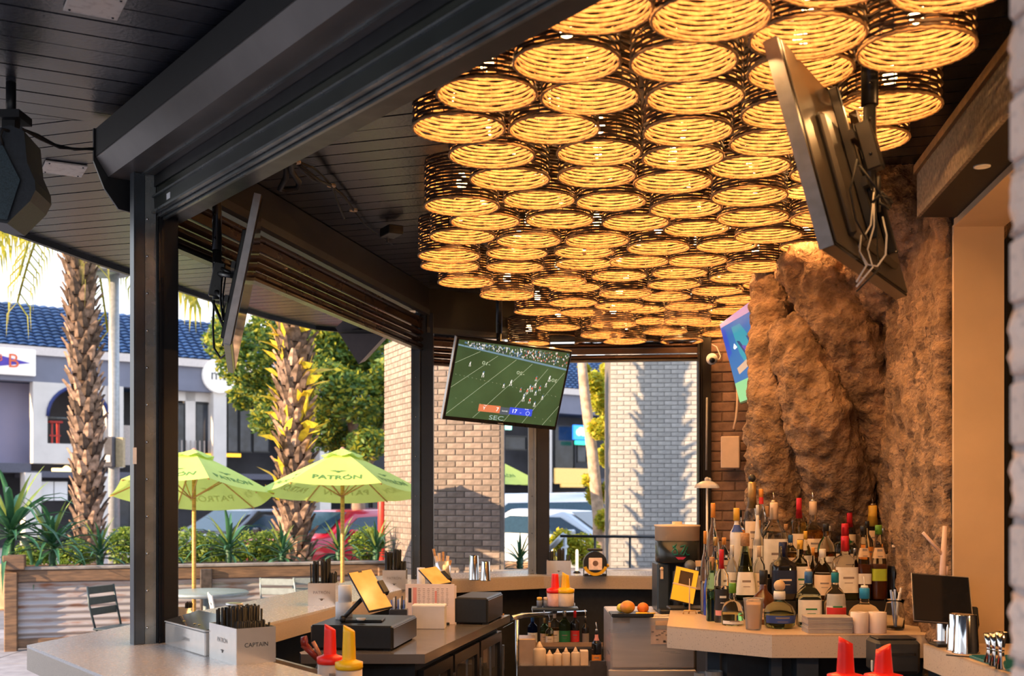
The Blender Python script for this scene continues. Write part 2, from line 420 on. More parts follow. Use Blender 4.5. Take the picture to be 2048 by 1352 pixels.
# post 1 : guide on the outer side (left), black tube inwards
ang = math.atan2(n1.y, n1.x)          # local +x = inwards, local +y = away along -d1
t = thing('post', 'near black steel post standing on the bar corner with a bolted grey guide', 'post', (P1.x, P1.y, CTR), ang)
H = 3.07 - CTR
part('post_tube', MB().box((.055, 0, H / 2), (.094, .088, H), bev=.004), black_metal, t)
part('cover_strip', MB().box((.014, -.050, H / 2), (.006, .014, H)).box((.030, -.047, H / 2), (.010, .008, H)), black_gloss, t)
part('shutter_guide', MB().box((-.022, -.040, H / 2), (.036, .008, H)).box((-.002, -.036, H / 2), (.006, .02, H)).box((-.043, -.036, H / 2), (.007, .016, H)).box((-.02, 0, H / 2), (.04, .07, H), mi=0), M('guide_steel', (.20, .21, .205), .28, metal=.25, var=.3, scale=7, rvar=.12), t)
part('edge_channel', MB().box((-.066, -.022, H / 2), (.044, .05, H), bev=.003).box((-.090, -.022, H / 2), (.006, .05, H)), M('channel_dark', (.05, .058, .068), .28, metal=.2, var=.2, scale=6), t)
bl = MB().sphere((0, 0, 0), .006, 8, 5).mesh('bolt', chrome)
for k in range(12): new_obj('bolt', bl, t, (-.036, -.046, .07 + k * .158))
part('price_sticker', MB().box((-.090, -.048, .80), (.016, .002, .07)), white_paper, t, label='torn white sticker')
# posts 2-4
def opost(P, w1, w2, label, z1=3.1, grey=None):
    t = thing('post', label, 'post', (P.x, P.y, CTR)); H = z1 - CTR; w = w1 + w2
    part('post_tube', MB().box((w / 2 - w2 / 2, 0, H / 2), (w2, .10, H), bev=.004), M('post_brownblack', (.012, .009, .008), .4, var=.2, scale=8), t)
    part('shutter_guide', MB().box((-w / 2 + w1 / 2, -.01, H / 2), (w1 - .004, .10, H), bev=.006).box((-w / 2 + .012, -.066, H / 2), (.014, .014, H)).box((-w / 2 + w1 - .012, -.066, H / 2), (.014, .014, H)), grey or M('channel_dark'), t)
    bb = MB().sphere((0, 0, 0), .006, 8, 5).mesh('bolt', chrome)
    for k in range(6): new_obj('bolt', bb, t, (-w / 2 + w1 / 2, -.062, .03 + k * .3))
opost(P2, .075, .095, 'black corner post between the brick column halves, left of the football television', 3.09)
opost(P3, .070, .105, 'black post with grey guide below the football television', 2.97, M('guide_far', (.22, .23, .235), .35, metal=.5, var=.15, scale=6))
opost(P4, .03, .075, 'brown-black post between the white column and the dark brick wall', 2.97, M('post_brownblack'))

# ---- brick walls
def brick_mesh(L, H, D, mat, jag=0.0, seed=0, nx=1, nz=1):
    rnd = random.Random(seed); mb = MB()
    if jag == 0: mb.box((0, 0, 0), (L, D, H), bev=.004)
    else:
        nx, nz = 9, 7
        g = []
        for j in range(nz + 1):
            for i in range(nx + 1):
                ex = min(i, nx - i) == 0; ez = min(j, nz - j) == 0
                u = -L / 2 + L * i / nx + (rnd.uniform(-jag, jag) * .8 if ex else 0); w = -H / 2 + H * j / nz + (rnd.uniform(-jag, jag) * .8 if ez else 0)
                y = -D / 2 + (jag * 1.6 if ex or ez else 0) + rnd.uniform(-jag, jag)
                g.append((u, y, w))
        n = len(g); b = [(p[0], D / 2, p[2]) for p in g]
        fs = [[j * (nx + 1) + i, j * (nx + 1) + i + 1, (j + 1) * (nx + 1) + i + 1, (j + 1) * (nx + 1) + i] for j in range(nz) for i in range(nx)]
        rim = [i for i in range(nx)] + [j * (nx + 1) + nx for j in range(nz)] + [nz * (nx + 1) + i for i in range(nx, 0, -1)] + [j * (nx + 1) for j in range(nz, 0, -1)]
        for a in range(len(rim)):
            i0, i1 = rim[a], rim[(a + 1) % len(rim)]; fs.append([i1, i0, i0 + n, i1 + n])
        mb.add(g + b, fs, 0, True)
    return mb.mesh('brick', mat)
def brick_face(root, o, d, L, z0, z1, mat, mortar, bl=.203, bh=.0677, jt=.010, dep=.05, limit=300, seed=1, core=True, bm=None, zsee=None):
    """running-bond bricks on a vertical face starting at o (xy), running along d; outward is the right-hand side"""
    d = d.normalized(); nr = V(d.y, -d.x); a = math.atan2(d.y, d.x); rnd = random.Random(seed)
    bm = bm or [brick_mesh(bl - jt, bh - jt, dep, mat)]
    half = brick_mesh(bl / 2 - jt, bh - jt, dep, mat)
    if core:
        mb = MB(); mb.sweep([(-.35 * 0 - .06, z0), (-.008, z0), (-.008, z1), (-.06, z1)], o, o + d * L); part('mortar', mb, mortar, root)
    cells = []
    rows = int((z1 - z0) / bh); n = int(round(L / bl))
    for r in range(rows):
        off = 0 if r % 2 == 0 else .5
        z = z0 + bh * (r + .5)
        for k in range(n + (1 if off else 0)):
            s0 = (k - off) * bl; s1_ = s0 + bl; w = 'f'
            if s0 < -1e-6: s0 = 0; w = 'h'
            if s1_ > n * bl + 1e-6: s1_ = n * bl; w = 'h'
            cells.append(((s0 + s1_) / 2, z, w))
    if zsee: cells.sort(key=lambda c: not (zsee[0] <= c[1] <= zsee[1]))
    rest = MB()
    for i, (s, z, w) in enumerate(cells):
        p = o + d * s - nr * (dep / 2 - rnd.uniform(0, .003))
        if i < limit:
            new_obj('brick', half if w == 'h' else rnd.choice(bm), root, (p.x, p.y, z), (0, 0, a))
        else:
            rest.box((p.x, p.y, z), ((bl / 2 if w == 'h' else bl) - jt, dep, bh - jt), rz=a)
    if rest.v:
        x = part('bricks', rest, mat, root); x['kind'] = 'stuff'
brick_grey = objvar(M('brick_greybrown', (.30, .235, .20), .85, var=.2, scale=14, bump=.4, bscale=60), .22)
mortar_d = M('mortar_dark', (.17, .15, .14), .95, var=.1)
w1 = thing('wall_column_left', None, None, kind='structure')
cA = V(-.93, 12.9)
cB = V(-1.62, 14.6); cC = V(-.085, 12.75)
brick_face(w1, cB, cA - cB, .203 * 9, .3, 3.62, brick_grey, mortar_d, limit=299, zsee=(1.0, 3.4), seed=3)
w1b = thing('wall_column_left_front', None, None, kind='structure')
brick_face(w1b, cA, cC - cA, .203 * 4.2, .6, 3.62, brick_grey, mortar_d, limit=299, zsee=(1.0, 3.4), seed=4)
part('column_core', MB().prism([(cA.x + .02, cA.y + .06), (cC.x - .03, cC.y + .06), (cC.x - .05, cC.y + 1.4), (cB.x + .1, cB.y)], 0, 3.62), mortar_d, w1)
brick_white = objvar(M('brick_cream', (.44, .415, .38), .85, var=.12, scale=14, bump=.3, bscale=60), .10)
w2 = thing('wall_column_rear', None, None, kind='structure')
cD = V(fx(1221, 17.5), 17.5)
brick_face(w2, cD, V(1, -.10), .203 * 7, .5, 4.4, brick_white, M('mortar_cream', (.24, .23, .22), .95), limit=299, zsee=(1.2, 3.9), seed=5)
part('column_core', MB().prism([(cD.x + .01, cD.y + .06), (cD.x + 1.45, cD.y - .08), (cD.x + 1.45, cD.y + 1.2), (cD.x + .01, cD.y + 1.2)], 0, 4.4), mortar_d, w2)
# brown brick wall right of post 4
brick_brown = objvar(M('brick_brown', (.24, .14, .10), .75, var=.2, scale=14, bump=.4, bscale=60), .2)
w3 = thing('wall_rear', None, None, kind='structure')
brick_face(w3, P4 + V(.05, .02), V(1, -.28), .203 * 6, .0, 3.26, brick_brown, M('mortar_brown', (.20, .13, .09), .95), bh=.079, limit=299, zsee=(1.2, 3.0), seed=6)
# near pillar right edge
brick_near = objvar(M('brick_near', (.88, .66, .54), .92, var=.25, scale=34, bump=1.0, bscale=70, col2=(.46, .35, .31), fac=(.54, .70)), .08)
w4 = thing('wall_column_near', None, None, kind='structure')
nb = [brick_mesh(.193, .093, .07, brick_near, jag=.0045, seed=s) for s in range(5)]
N0 = V(fx(2017, 1.70), 1.70)
brick_face(w4, N0, V(0, -1), .203 * 4, .0, 3.27, brick_near, M('mortar_near', (.46, .40, .38), .95, bump=.6), bh=.104, jt=.014, dep=.06, bm=nb, seed=10)
part('column_core', MB().box((N0.x + .36, N0.y - .42, 1.63), (.66, .80, 3.26)), M('mortar_near'), w4)
# ---- right wall with opening
def rw(Y, off=0): return V(1.225 + .14 * Y + off, Y)
rwall = MB(); dk = M('wall_charcoal', (.008, .007, .006), .8, var=.2)
aY, bY = 5.02, 9.6
rwall.prism([tuple(rw(bY)), tuple(rw(bY, .2)), tuple(rw(aY, .21)), tuple(rw(aY))], 0, 3.28)
rwall.prism([tuple(rw(aY)), tuple(rw(aY, .21)), tuple(rw(1.0, .21)), tuple(rw(1.0))], 2.905, 3.28)
rwall.prism([tuple(rw(aY)), tuple(rw(aY, .21)), tuple(rw(1.0, .21)), tuple(rw(1.0))], 0, .93)
struct('wall_right', rwall, dk)
beige = M('beige_paint', (.58, .42, .26), .5, var=.05, scale=4)
jm = MB().prism([tuple(rw(5.0, -.004)), tuple(rw(5.0, .215)), tuple(rw(5.03, .215)), tuple(rw(5.03, -.004))], .93, 2.88)
struct('door_jamb', jm, beige)
jm = MB().prism([tuple(rw(5.0, -.004)), tuple(rw(5.0, .215)), tuple(rw(1.0, .215)), tuple(rw(1.0, -.004))], 2.872, 2.904)
struct('door_head', jm, beige)
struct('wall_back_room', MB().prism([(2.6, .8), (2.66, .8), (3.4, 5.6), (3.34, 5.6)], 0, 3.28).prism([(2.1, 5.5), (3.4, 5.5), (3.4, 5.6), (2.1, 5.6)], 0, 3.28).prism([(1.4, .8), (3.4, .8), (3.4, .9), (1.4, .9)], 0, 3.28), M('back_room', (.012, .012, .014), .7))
# bulkhead
bk = thing('trim_bulkhead', None, None, kind='structure')
stone_grey = M('bulkhead_stone', (.17, .14, .11), .8, var=.35, scale=60, bump=.4, bscale=160)
part('bulkhead_face', MB().prism([tuple(rw(4.95, -.175)), tuple(rw(4.95, -.16)), tuple(rw(1.0, -.16)), tuple(rw(1.0, -.175))], 2.90, 3.085), stone_grey, bk)
part('bulkhead_soffit', MB().prism([tuple(rw(4.95, -.16)), tuple(rw(4.95, 0)), tuple(rw(1.0, 0)), tuple(rw(1.0, -.16))], 2.90, 3.09), M('bulkhead_black', (.012, .01, .009), .6), bk)
part('bulkhead_ledge', MB().prism([tuple(rw(4.95, -.19)), tuple(rw(4.95, 0)), tuple(rw(1.0, 0)), tuple(rw(1.0, -.19))], 3.085, 3.12), M('ledge_wood', (.22, .12, .05), .5, var=.2), bk)
p = onz(1964, 332, 2.90)
solo('downlight', MB().lathe([(.0, -.004), (.022, -.006), (.030, -.004), (.030, .0)], p, 24), M('downlight_white', (.8, .78, .74), .4), 'small round white downlight set in the black bulkhead at upper right', 'light')
# soffit access plates
plate = M('raw_plywood', (.62, .55, .47), .7, var=.15, scale=30, col2=(.42, .34, .28), fac=(.5, .8))
for (px, py, w, lb) in ((128, 338, .19, 'small square raw plywood plate on the soffit beside the left loudspeaker'), (190, 8, .17, 'square raw plywood plate on the soffit at the top left corner')):
    c = onz(px, py, SZ - .004); pl = thing('soffit_plate', lb, 'plate', c)
    part('plate', MB().box((0, 0, 0), (w, w * 1.1, .008), rz=.5, bev=.001), plate, pl)
    sm_ = MB().sphere((0, 0, 0), .005, 6, 4).mesh('screw', black_metal)
    for sx in (-1, 1):
        for sy in (-1, 1):
            v = Matrix.Rotation(.5, 3, 'Z') @ V(sx * w * .4, sy * w * .44, -.004); new_obj('screw', sm_, pl, v)

# ---- bar counters
ST = M('terrazzo_edge', (.50, .40, .31), .45, var=.1, scale=260, col2=(.33, .25, .19), fac=(.52, .72), bump=.1, detail=3)
def counter_poly(outer, inner): return [tuple(p) for p in outer] + [tuple(p) for p in inner[::-1]]
def inter(p, d, q, e):
    den = d.x * e.y - d.y * e.x; t = ((q.x - p.x) * e.y - (q.y - p.y) * e.x) / den; return p + d * t
Q0 = P1 + d1 * 3.05
def offs(o):   # positive = outwards; polyline P0 P1 P2 P3 P4+
    A = inter(P0 - n1 * o, d1, P1 - n2 * o, d2); B = inter(P1 - n2 * o, d2, P2 - n3 * o, d3); C_ = inter(P2 - n3 * o, d3, P3 - n4 * o, d4)
    return [Q0 - n1 * o, A, B, C_, P4 - n4 * o]
OUT = offs(.44); INN = offs(-.17)
OUT[1] = V(-2.05, 4.86)
ctop = thing('bar_counter', 'long grey terrazzo bar counter wrapping around the posts from the lower left', 'counter', (P1.x, P1.y, 0))
mt = MB()
def slab(mb, a, b, c, d_, z0, z1): mb.hexa([(a.x, a.y, z0), (b.x, b.y, z0), (c.x, c.y, z0), (d_.x, d_.y, z0), (a.x, a.y, z1), (b.x, b.y, z1), (c.x, c.y, z1), (d_.x, d_.y, z1)])
Pst = P1 + d1 * 2.3
def contour(o): return offs(o)
poly = OUT + INN[::-1]
mt.prism([tuple(p) for p in poly][::-1], CTR - .012, CTR)
part('counter_top', mt, concrete_top, ctop, True)
me_ = MB().prism([tuple(p) for p in poly][::-1], CTR - .105, CTR - .012)
part('counter_edge', me_, ST, ctop, True)
base_o = offs(.14); base_i = offs(-.02)
part('counter_base', MB().prism([tuple(p) for p in [base_o[0]] + base_o[1:] + base_i[::-1]][::-1], 0, CTR - .105), M('counter_black', (.02, .02, .022), .5, var=.2), ctop, True)
# ---------------------------------------------------------------- woven rattan drum pendants
LD = .335
def basket_mesh(seed):
    rnd = random.Random(seed); mb = MB(); R = LD / 2 - .006; H = .205; rows = 14; NS = 72; st = 24
    ph = [rnd.uniform(0, 6.28) for _ in range(8)]
    for r in range(rows):
        z0 = .010 + (H - .02) * r / (rows - 1); pts = []
        for k in range(NS):
            t = 2 * math.pi * k / NS
            w = .0026 * math.cos(t * st / 2 + r * math.pi)
            wob =   .0008 * math.sin(3 * t + ph[r % 8]) + .0009 * math.sin(7 * t + ph[(r + 3) % 8] * 2 + r)
            rr = R + w + rnd.uniform(-.0008, .0008)
            pts.append((rr * math.cos(t), rr * math.sin(t), z0 + wob))
        # oval strand: wide in z
        vs = []; n = 6
        th, hh = .0030, .0061
        for k, p in enumerate(pts):
            t = 2 * math.pi * k / NS; er = Vector((math.cos(t), math.sin(t), 0)); tw = k * .9 + r
            h2 = hh * (1 + .16 * math.sin(tw)); P = Vector(p)
            zz = Vector((0, 0, h2)); vs += [P - er * th - zz * .6, P - zz, P + er * th - zz * .6, P + er * th + zz * .6, P + zz, P - er * th + zz * .6]
        fs = []
        for k in range(NS):
            j = (k + 1) % NS
            for a in (4, 5, 0): fs.append([k * 6 + a, j * 6 + a, j * 6 + (a + 1) % 6, k * 6 + (a + 1) % 6])
        mb.add(vs, fs, 0, True); nb_ = len(mb.v) - len(vs)
        for k in range(NS):
            j = (k + 1) % NS
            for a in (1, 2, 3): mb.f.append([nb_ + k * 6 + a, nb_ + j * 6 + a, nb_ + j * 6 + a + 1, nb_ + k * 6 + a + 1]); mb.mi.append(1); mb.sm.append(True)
    for k in range(st):
        t = 2 * math.pi * (k + .5) / st
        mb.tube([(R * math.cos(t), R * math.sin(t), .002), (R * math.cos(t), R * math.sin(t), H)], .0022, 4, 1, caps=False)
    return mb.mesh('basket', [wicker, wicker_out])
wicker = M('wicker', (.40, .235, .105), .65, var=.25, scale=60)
wicker_out = M('wicker_dark', (.04, .018, .008), .6, var=.3, scale=60)  # outward strand faces and stakes, darker than the inner weave
rim_mat = M('wicker_rim', (.36, .21, .09), .6, var=.2, scale=80)
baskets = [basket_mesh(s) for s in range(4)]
def ring_mesh(z, r, name):
    pts = []; n = 96
    for k in range(n):
        t = 2 * math.pi * k / n; pts.append(((r + .0012 * math.sin(k * 2.1)) * math.cos(t), (r + .0012 * math.sin(k * 2.1)) * math.sin(t), z + .0012 * math.cos(k * 2.1)))
    return MB().tube(pts, .0052, 6, closed=True).mesh(name, rim_mat)
rim_b = ring_mesh(.002, LD / 2 - .003, 'rim'); 
hub = MB().tube([(-LD / 2 + .01, 0, .203), (LD / 2 - .01, 0, .203)], .003, 6).tube([(0, -LD / 2 + .01, .203), (0, LD / 2 - .01, .203)], .003, 6).lathe([(.018, .150), (.018, .21), (.012, .225)], n=12).mesh('socket', black_metal)
bulbm = M('bulb_glow', (1, .8, .5), .4, var=0, emit=(1.0, .66, .30), estr=16.0)
bulb = MB().lathe([(.002, .078), (.018, .086), (.024, .104), (.020, .126), (.012, .150)], n=12).mesh('bulb', bulbm)
LL = [(1070,1309,70),(1309,1549,87),(1025,1242,166),(1260,1475,165),(872,1075,224),(1079,1276,232),(1292,1488,228),(824,1011,287),(1018,1202,286),(1286,1464,295),
(897,1070,337),(1113,1283,333),(1286,1450,337),(939,1100,381),(1115,1273,374),(1267,1424,387),(848,999,432),(1006,1151,419),(1151,1293,422),(1299,1443,436),
(900,1040,460),(1047,1183,460),(1199,1334,464),(1546,1790,27),(1503,1737,111),(1769,2011,44),(1722,1955,129),(1496,1707,181),(1483,1674,258),(1679,1880,251),
(1459,1634,313),(1640,1816,308),(1419,1579,356),(1581,1736,368),(1443,1595,414),(1579,1724,452),(1435,1577,453),(1327,1458,473),(1470,1604,487),(1254,1380,510),
(1392,1514,505),(1219,1338,536),(1344,1462,534),(1133,1263,495),(1108,1229,519),(1444,1562,546),(1183,1294,563),(1303,1415,557),(1419,1530,566),(1294,1400,580),
(1387,1491,591),(1193,1297,597),(1286,1387,605),(1430,1530,608),(1190,1288,621),(1232,1326,630),(1323,1421,622),(1414,1510,629),(1132,1225,638),(1262,1352,653),
(1323,1418,647),(1364,1452,656),(1171,1263,657),(1295,1383,670),(1384,1470,673),(1172,1262,673),(1215,1301,692),(1320,1406,686),(1125,1209,693),(1236,1321,687),
(1097,1196,614),(1103,1207,584),(1102,1216,542),(857,988,492),(996,1127,494),(837,963,522),(973,1096,520),(848,965,549),(972,1088,547),(889,1002,575),
(1019,1130,573),(991,1102,595),(1041,1135,631),(1071,1161,662),(1081,1165,677),(1037,1122,695),(1550,1660,400),(1560,1668,505),(1480,1575,578)]
cord_mat = M('cord_black', (.01, .01, .01), .6, var=0)
places = []
for (xl, xr, yb) in LL:
    w = xr - xl; cx = (xl + xr) / 2
    Y = LD * F / w
    yc = yb - w * (YH - yb) / F / 2
    z = HC + (YH - yc) * Y / F
    zc = min(max(z, 2.90), 3.045)
    Y = (zc - HC) * F / (YH - yc); sc = w * Y / F / LD
    places.append([fx(cx, Y), Y, zc, sc])
# keep neighbouring drums from cutting into one another: drop the lower one slightly is not enough, so ease them apart
for it in range(14):
    for i in range(len(places)):
        for j in range(i):
            a, b = places[i], places[j]; dx, dy = a[0] - b[0], a[1] - b[1]; dd = math.hypot(dx, dy); need = LD * .5 * (a[3] + b[3]) * .985
            if dd < need and dd > .001:
                k = (need - dd) / dd * .25; a[0] += dx * k * .6; b[0] -= dx * k * .6; a[1] += dy * k; b[1] -= dy * k
SPECIAL = {(1070,1309,70): 'woven drum pendant cut by the top edge right beside the near shutter housing', (1309,1549,87): 'woven drum pendant touching the top edge, directly above the long gap of the rear opening',
 (1546,1790,27): 'woven drum pendant cut by the top edge above the large television', (1769,2011,44): 'woven drum pendant cut by the top edge nearest the brick pillar',
 (1722,1955,129): 'woven drum pendant hanging in front of the television pole top', (1679,1880,251): 'rightmost fully visible drum pendant behind the television pole, its dark side showing', (1640,1816,308): 'drum pendant low behind the television pole, nearest the sculpted trunk',
 (824,1011,287): 'leftmost large drum pendant, its woven side in full view under the shutter rail', (848,999,432): 'drum pendant at the left edge with its dark side showing, below the leftmost large one',
 (837,963,522): 'drum pendant at the far left edge above the football television', (848,965,549): 'drum pendant tucked under the far left edge one of the cluster', (889,1002,575): 'lowest drum pendant of the left edge above the corner post',
 (1037,1122,695): 'drum pendant low at the rear, just above the football television', (1320,1406,686): 'rear drum pendant directly above the right end of the rear opening', (1480,1575,578): 'drum pendant half hidden behind the sculpted trunk top', (1470,1604,487): 'drum pendant right above the top of the sculpted trunk',
 (1025,1242,166): 'large drum pendant with a bright bulb glint, second row from the top beside the rail', (872,1075,224): 'large drum pendant right above the leftmost large one'}
NLAMP = 0
order = sorted(range(len(places)), key=lambda i: places[i][1])
cxs = sorted(p[0] for p in places)
for ii in order:
    x, y, z, sc = places[ii]
    side = 'left' if x < -.15 else ('right' if x > .9 else 'middle')
    l = thing('pendant_lamp', SPECIAL.get(LL[ii], 'round woven rattan drum pendant glowing amber inside the packed ceiling cluster'), 'lamp', (x, y, z), random.uniform(0, 6.28), 'woven drum pendants under the ceiling')
    l.scale = (sc, sc, 1)
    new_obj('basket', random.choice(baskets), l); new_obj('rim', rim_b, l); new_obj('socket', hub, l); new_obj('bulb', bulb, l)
    new_obj('cord', MB().tube([(0, 0, .22), (0, 0, max(CEIL - z - .004, .225))], .003, 5).mesh('cord', cord_mat), l)
    ld = bpy.data.lights.new('bulb_light', 'POINT'); ld.energy = 2.7; ld.color = (1.0, .50, .165); ld.shadow_soft_size = .009
    lo = bpy.data.objects.new('bulb_light', ld); COL.objects.link(lo); lo.parent = l; lo.location = (0, 0, .068)
    bulb_ = None
# ---------------------------------------------------------------- plaza building across the street
bd = V(.78, .63).normalized(); B0 = V(fx(0, 36.3), 36.3); bn = V(bd.y, -bd.x)     # bn faces the bar
def fpos(px, depth=0.0):     # point of the facade plane (shifted by depth towards us) seen in column px
    o = B0 + bn * depth; r = (px - 1024) / F
    t = (r * o.y - o.x) / (bd.x - r * bd.y); return o + bd * t
def fzz(px, py, depth=0.0): return fz(py, fpos(px, depth).y)
bang = math.atan2(bd.y, bd.x)
bld = thing('plaza_building', 'two-storey plaza building with blue tiled roof across the street', 'building', (B0.x, B0.y, 0), bang)
def fbox(mb, x0, x1, z0, z1, d0=0.0, d1_=.3, mi=0):
    """box on the facade between columns x0..x1 of the street view, heights z0..z1, from depth d0 back to d0-d1_"""
    a = fpos(x0, d0); b = fpos(x1, d0); a2 = a - bn * d1_; b2 = b - bn * d1_
    return mb.hexa([(a.x, a.y, z0), (b.x, b.y, z0), (b2.x, b2.y, z0), (a2.x, a2.y, z0), (a.x, a.y, z1), (b.x, b.y, z1), (b2.x, b2.y, z1), (a2.x, a2.y, z1)], mi)
zz = lambda px, py: fzz(px, py)
Zeave = zz(0, 688); Zf = zz(100, 765); Zsl = zz(150, 928); Zsl2 = Zsl - .30
grey_wall = M('plaza_grey', (.20, .205, .26), .7, var=.06, scale=2)
cream_wall = M('plaza_cream', (.72, .66, .60), .7, var=.05, scale=2)
dark_glass = M('dark_glass', (.02, .025, .03), .08, var=.3, scale=2, spec=.6)
trimw = M('gutter_white', (.75, .66, .60), .6, var=.05)
fl_ = MB(); fbox(fl_, -260, 1500, Zf, Zeave - .25, .0, .5); part('fascia', fl_, grey_wall, bld, True)
g_ = MB(); fbox(g_, -260, 1500, Zeave - .27, Zeave, .12, .3); part('gutter', g_, trimw, bld, True)
# roof: barrel tiles in courses, real relief
roof = MB(); tile = M('roof_tile_blue', (.035, .085, .20), .45, var=.25, scale=1.2)
ra = fpos(-260, .05); rb = fpos(1500, .05); Lr = (rb - ra).length
ZR = fz(604, fpos(0, -1.9).y); rows = 13; tw = .30; nt_ = int(Lr / tw)
for r in range(rows):
    s0 = r / rows; s1_ = (r + 1) / rows
    vs = []; n = 0
    for k in range(nt_ * 4 + 1):
        u = k / 4 * tw; ww = .055 * abs(math.sin(math.pi * k / 4)) if True else 0
        for (sv, lift) in ((s0, .05), (s1_, .0)):
            p = ra + bd * u - bn * (1.95 * sv) + bn * (lift + ww) ; vs.append((p.x, p.y, Zeave + (ZR - Zeave) * sv + (lift + ww) * .6))
        n += 1
    fs = [[2 * i, 2 * i + 2, 2 * i + 3, 2 * i + 1] for i in range(n - 1)]
    roof.add(vs, fs, 0, False)
x = part('roof_tiles', roof, tile, bld, True, kind='stuff')
rb_ = MB(); a = fpos(-260, -2.0); b = fpos(1500, -2.0); rb_.hexa([(a.x, a.y, Zf), (b.x, b.y, Zf), (b.x - bn.x * 8, b.y - bn.y * 8, Zf), (a.x - bn.x * 8, a.y - bn.y * 8, Zf), (a.x, a.y, ZR), (b.x, b.y, ZR), (b.x - bn.x * 8, b.y - bn.y * 8, ZR), (a.x - bn.x * 8, a.y - bn.y * 8, ZR)]); part('roof_body', rb_, tile, bld, True)
# main wall behind everything
mwl = MB(); fbox(mwl, -260, 1500, 0, Zf, -1.8, .3); part('rear_wall', mwl, M('shop_dark', (.045, .045, .055), .6, var=.4, scale=.8), bld, True)
slb = MB(); fbox(slb, -260, 62, Zsl2, Zsl, -.1, 1.8); fbox(slb, 62, 1500, Zsl2 - .15, Zsl2 + .05, .05, 1.8); part('floor_slab', slb, M('slab_dark', (.10, .10, .13), .6), bld, True)
lw = MB(); fbox(lw, -260, 62, Zsl, Zf, -.9, .2); part('wall_panel', lw, M('plaza_lilac', (.24, .23, .34), .7, var=.05, scale=1), bld, True)
# cream arch panel with a real opening
ax0, ax1, azb = 95, 217, zz(150, 888)
def arch_panel(root, x0, x1, z0, z1, ox0, ox1, oz0, dth=.35, mat=cream_wall):
    a = fpos(x0, 0); L = (fpos(x1, 0) - a).length; u0 = (fpos(ox0, 0) - a).length; u1 = (fpos(ox1, 0) - a).length
    r = (u1 - u0) / 2; uc = (u0 + u1) / 2; ztop = z1 - .10; zc = ztop - r; N = 14
    mb = MB()
    arc = [(uc - r * math.cos(math.pi * i / N), zc + r * math.sin(math.pi * i / N)) for i in range(N + 1)]
    P = lambda u, z, d: tuple(a + bd * u - bn * d) + (z,)
    for d, flip in ((0, False), (dth, True)):
        q = [[P(0, z0, d), P(L, z0, d), P(L, oz0, d), P(0, oz0, d)], [P(0, oz0, d), P(u0, oz0, d), P(u0, zc, d), P(0, zc, d)], [P(u1, oz0, d), P(L, oz0, d), P(L, zc, d), P(u1, zc, d)]]
        q += [[P(0, zc, d), P(u0, zc, d), P(0, z1, d)], [P(u1, zc, d), P(L, zc, d), P(L, z1, d)]]
        for i in range(N):
            ua, za = arc[i]; ub, zb = arc[i + 1]; ta = L * i / N; tb = L * (i + 1) / N
            q.append([P(ua, za, d), P(ub, zb, d), P(tb, z1, d), P(ta, z1, d)])
        for f in q: mb.add(f[::-1] if flip else f, [list(range(len(f)))])
    ring = [(u0, oz0)] + arc + [(u1, oz0)]
    for i in range(len(ring)):
        (ua, za), (ub, zb) = ring[i], ring[(i + 1) % len(ring)]
        mb.add([P(ua, za, 0), P(ub, zb, 0), P(ub, zb, dth), P(ua, za, dth)], [[0, 1, 2, 3]])
    for (ua, za, ub, zb) in ((0, z0, L, z0), (L, z0, L, z1), (0, z1, 0, z0)): mb.add([P(ua, za, 0), P(ub, zb, 0), P(ub, zb, dth), P(ua, za, dth)], [[0, 1, 2, 3]])
    return part('arch_wall', mb, mat, root, True)
arch_panel(bld, 66, 247, Zsl, Zf, ax0, ax1, azb)
f = MB()
for i in range(15):
    A = None
a_ = fpos(95, .0); u1_ = (fpos(217, 0) - a_).length; r_ = u1_ / 2; zc_ = Zf - .10 - r_
f.tube([tuple(a_ + bd * (r_ - r_ * math.cos(math.pi * i / 14)) + bn * .02) + (zc_ + r_ * math.sin(math.pi * i / 14),) for i in range(15)], .06, 6)
part('arch_trim', f, M('blue_trim', (.02, .035, .16), .4, var=.1), bld, True)
st_ = MB()
for px in (104, 117):
    p = fpos(px, -.9)
    st_.box((p.x, p.y, azb + .35), (.05, .05, .8), rz=bang)
p = fpos(110, -.9); st_.box((p.x, p.y, azb + .75), (.42, .3, .06), rz=bang).box((p.x, p.y, azb + .3), (.36, .05, .05), rz=bang).box((p.x, p.y + .2, azb + .35), (.05, .05, .8), rz=bang + .3)
part('red_stool', st_, M('stool_red', (.6, .05, .04), .4), bld, True, label='red metal stool behind the arched window')
rl = MB(); p0 = fpos(95, -.3); p1_ = fpos(217, -.3); rl.tube([(p0.x, p0.y, azb + .85), (p1_.x, p1_.y, azb + .85)], .04, 6); part('rail', rl, steel_grey, bld, True)
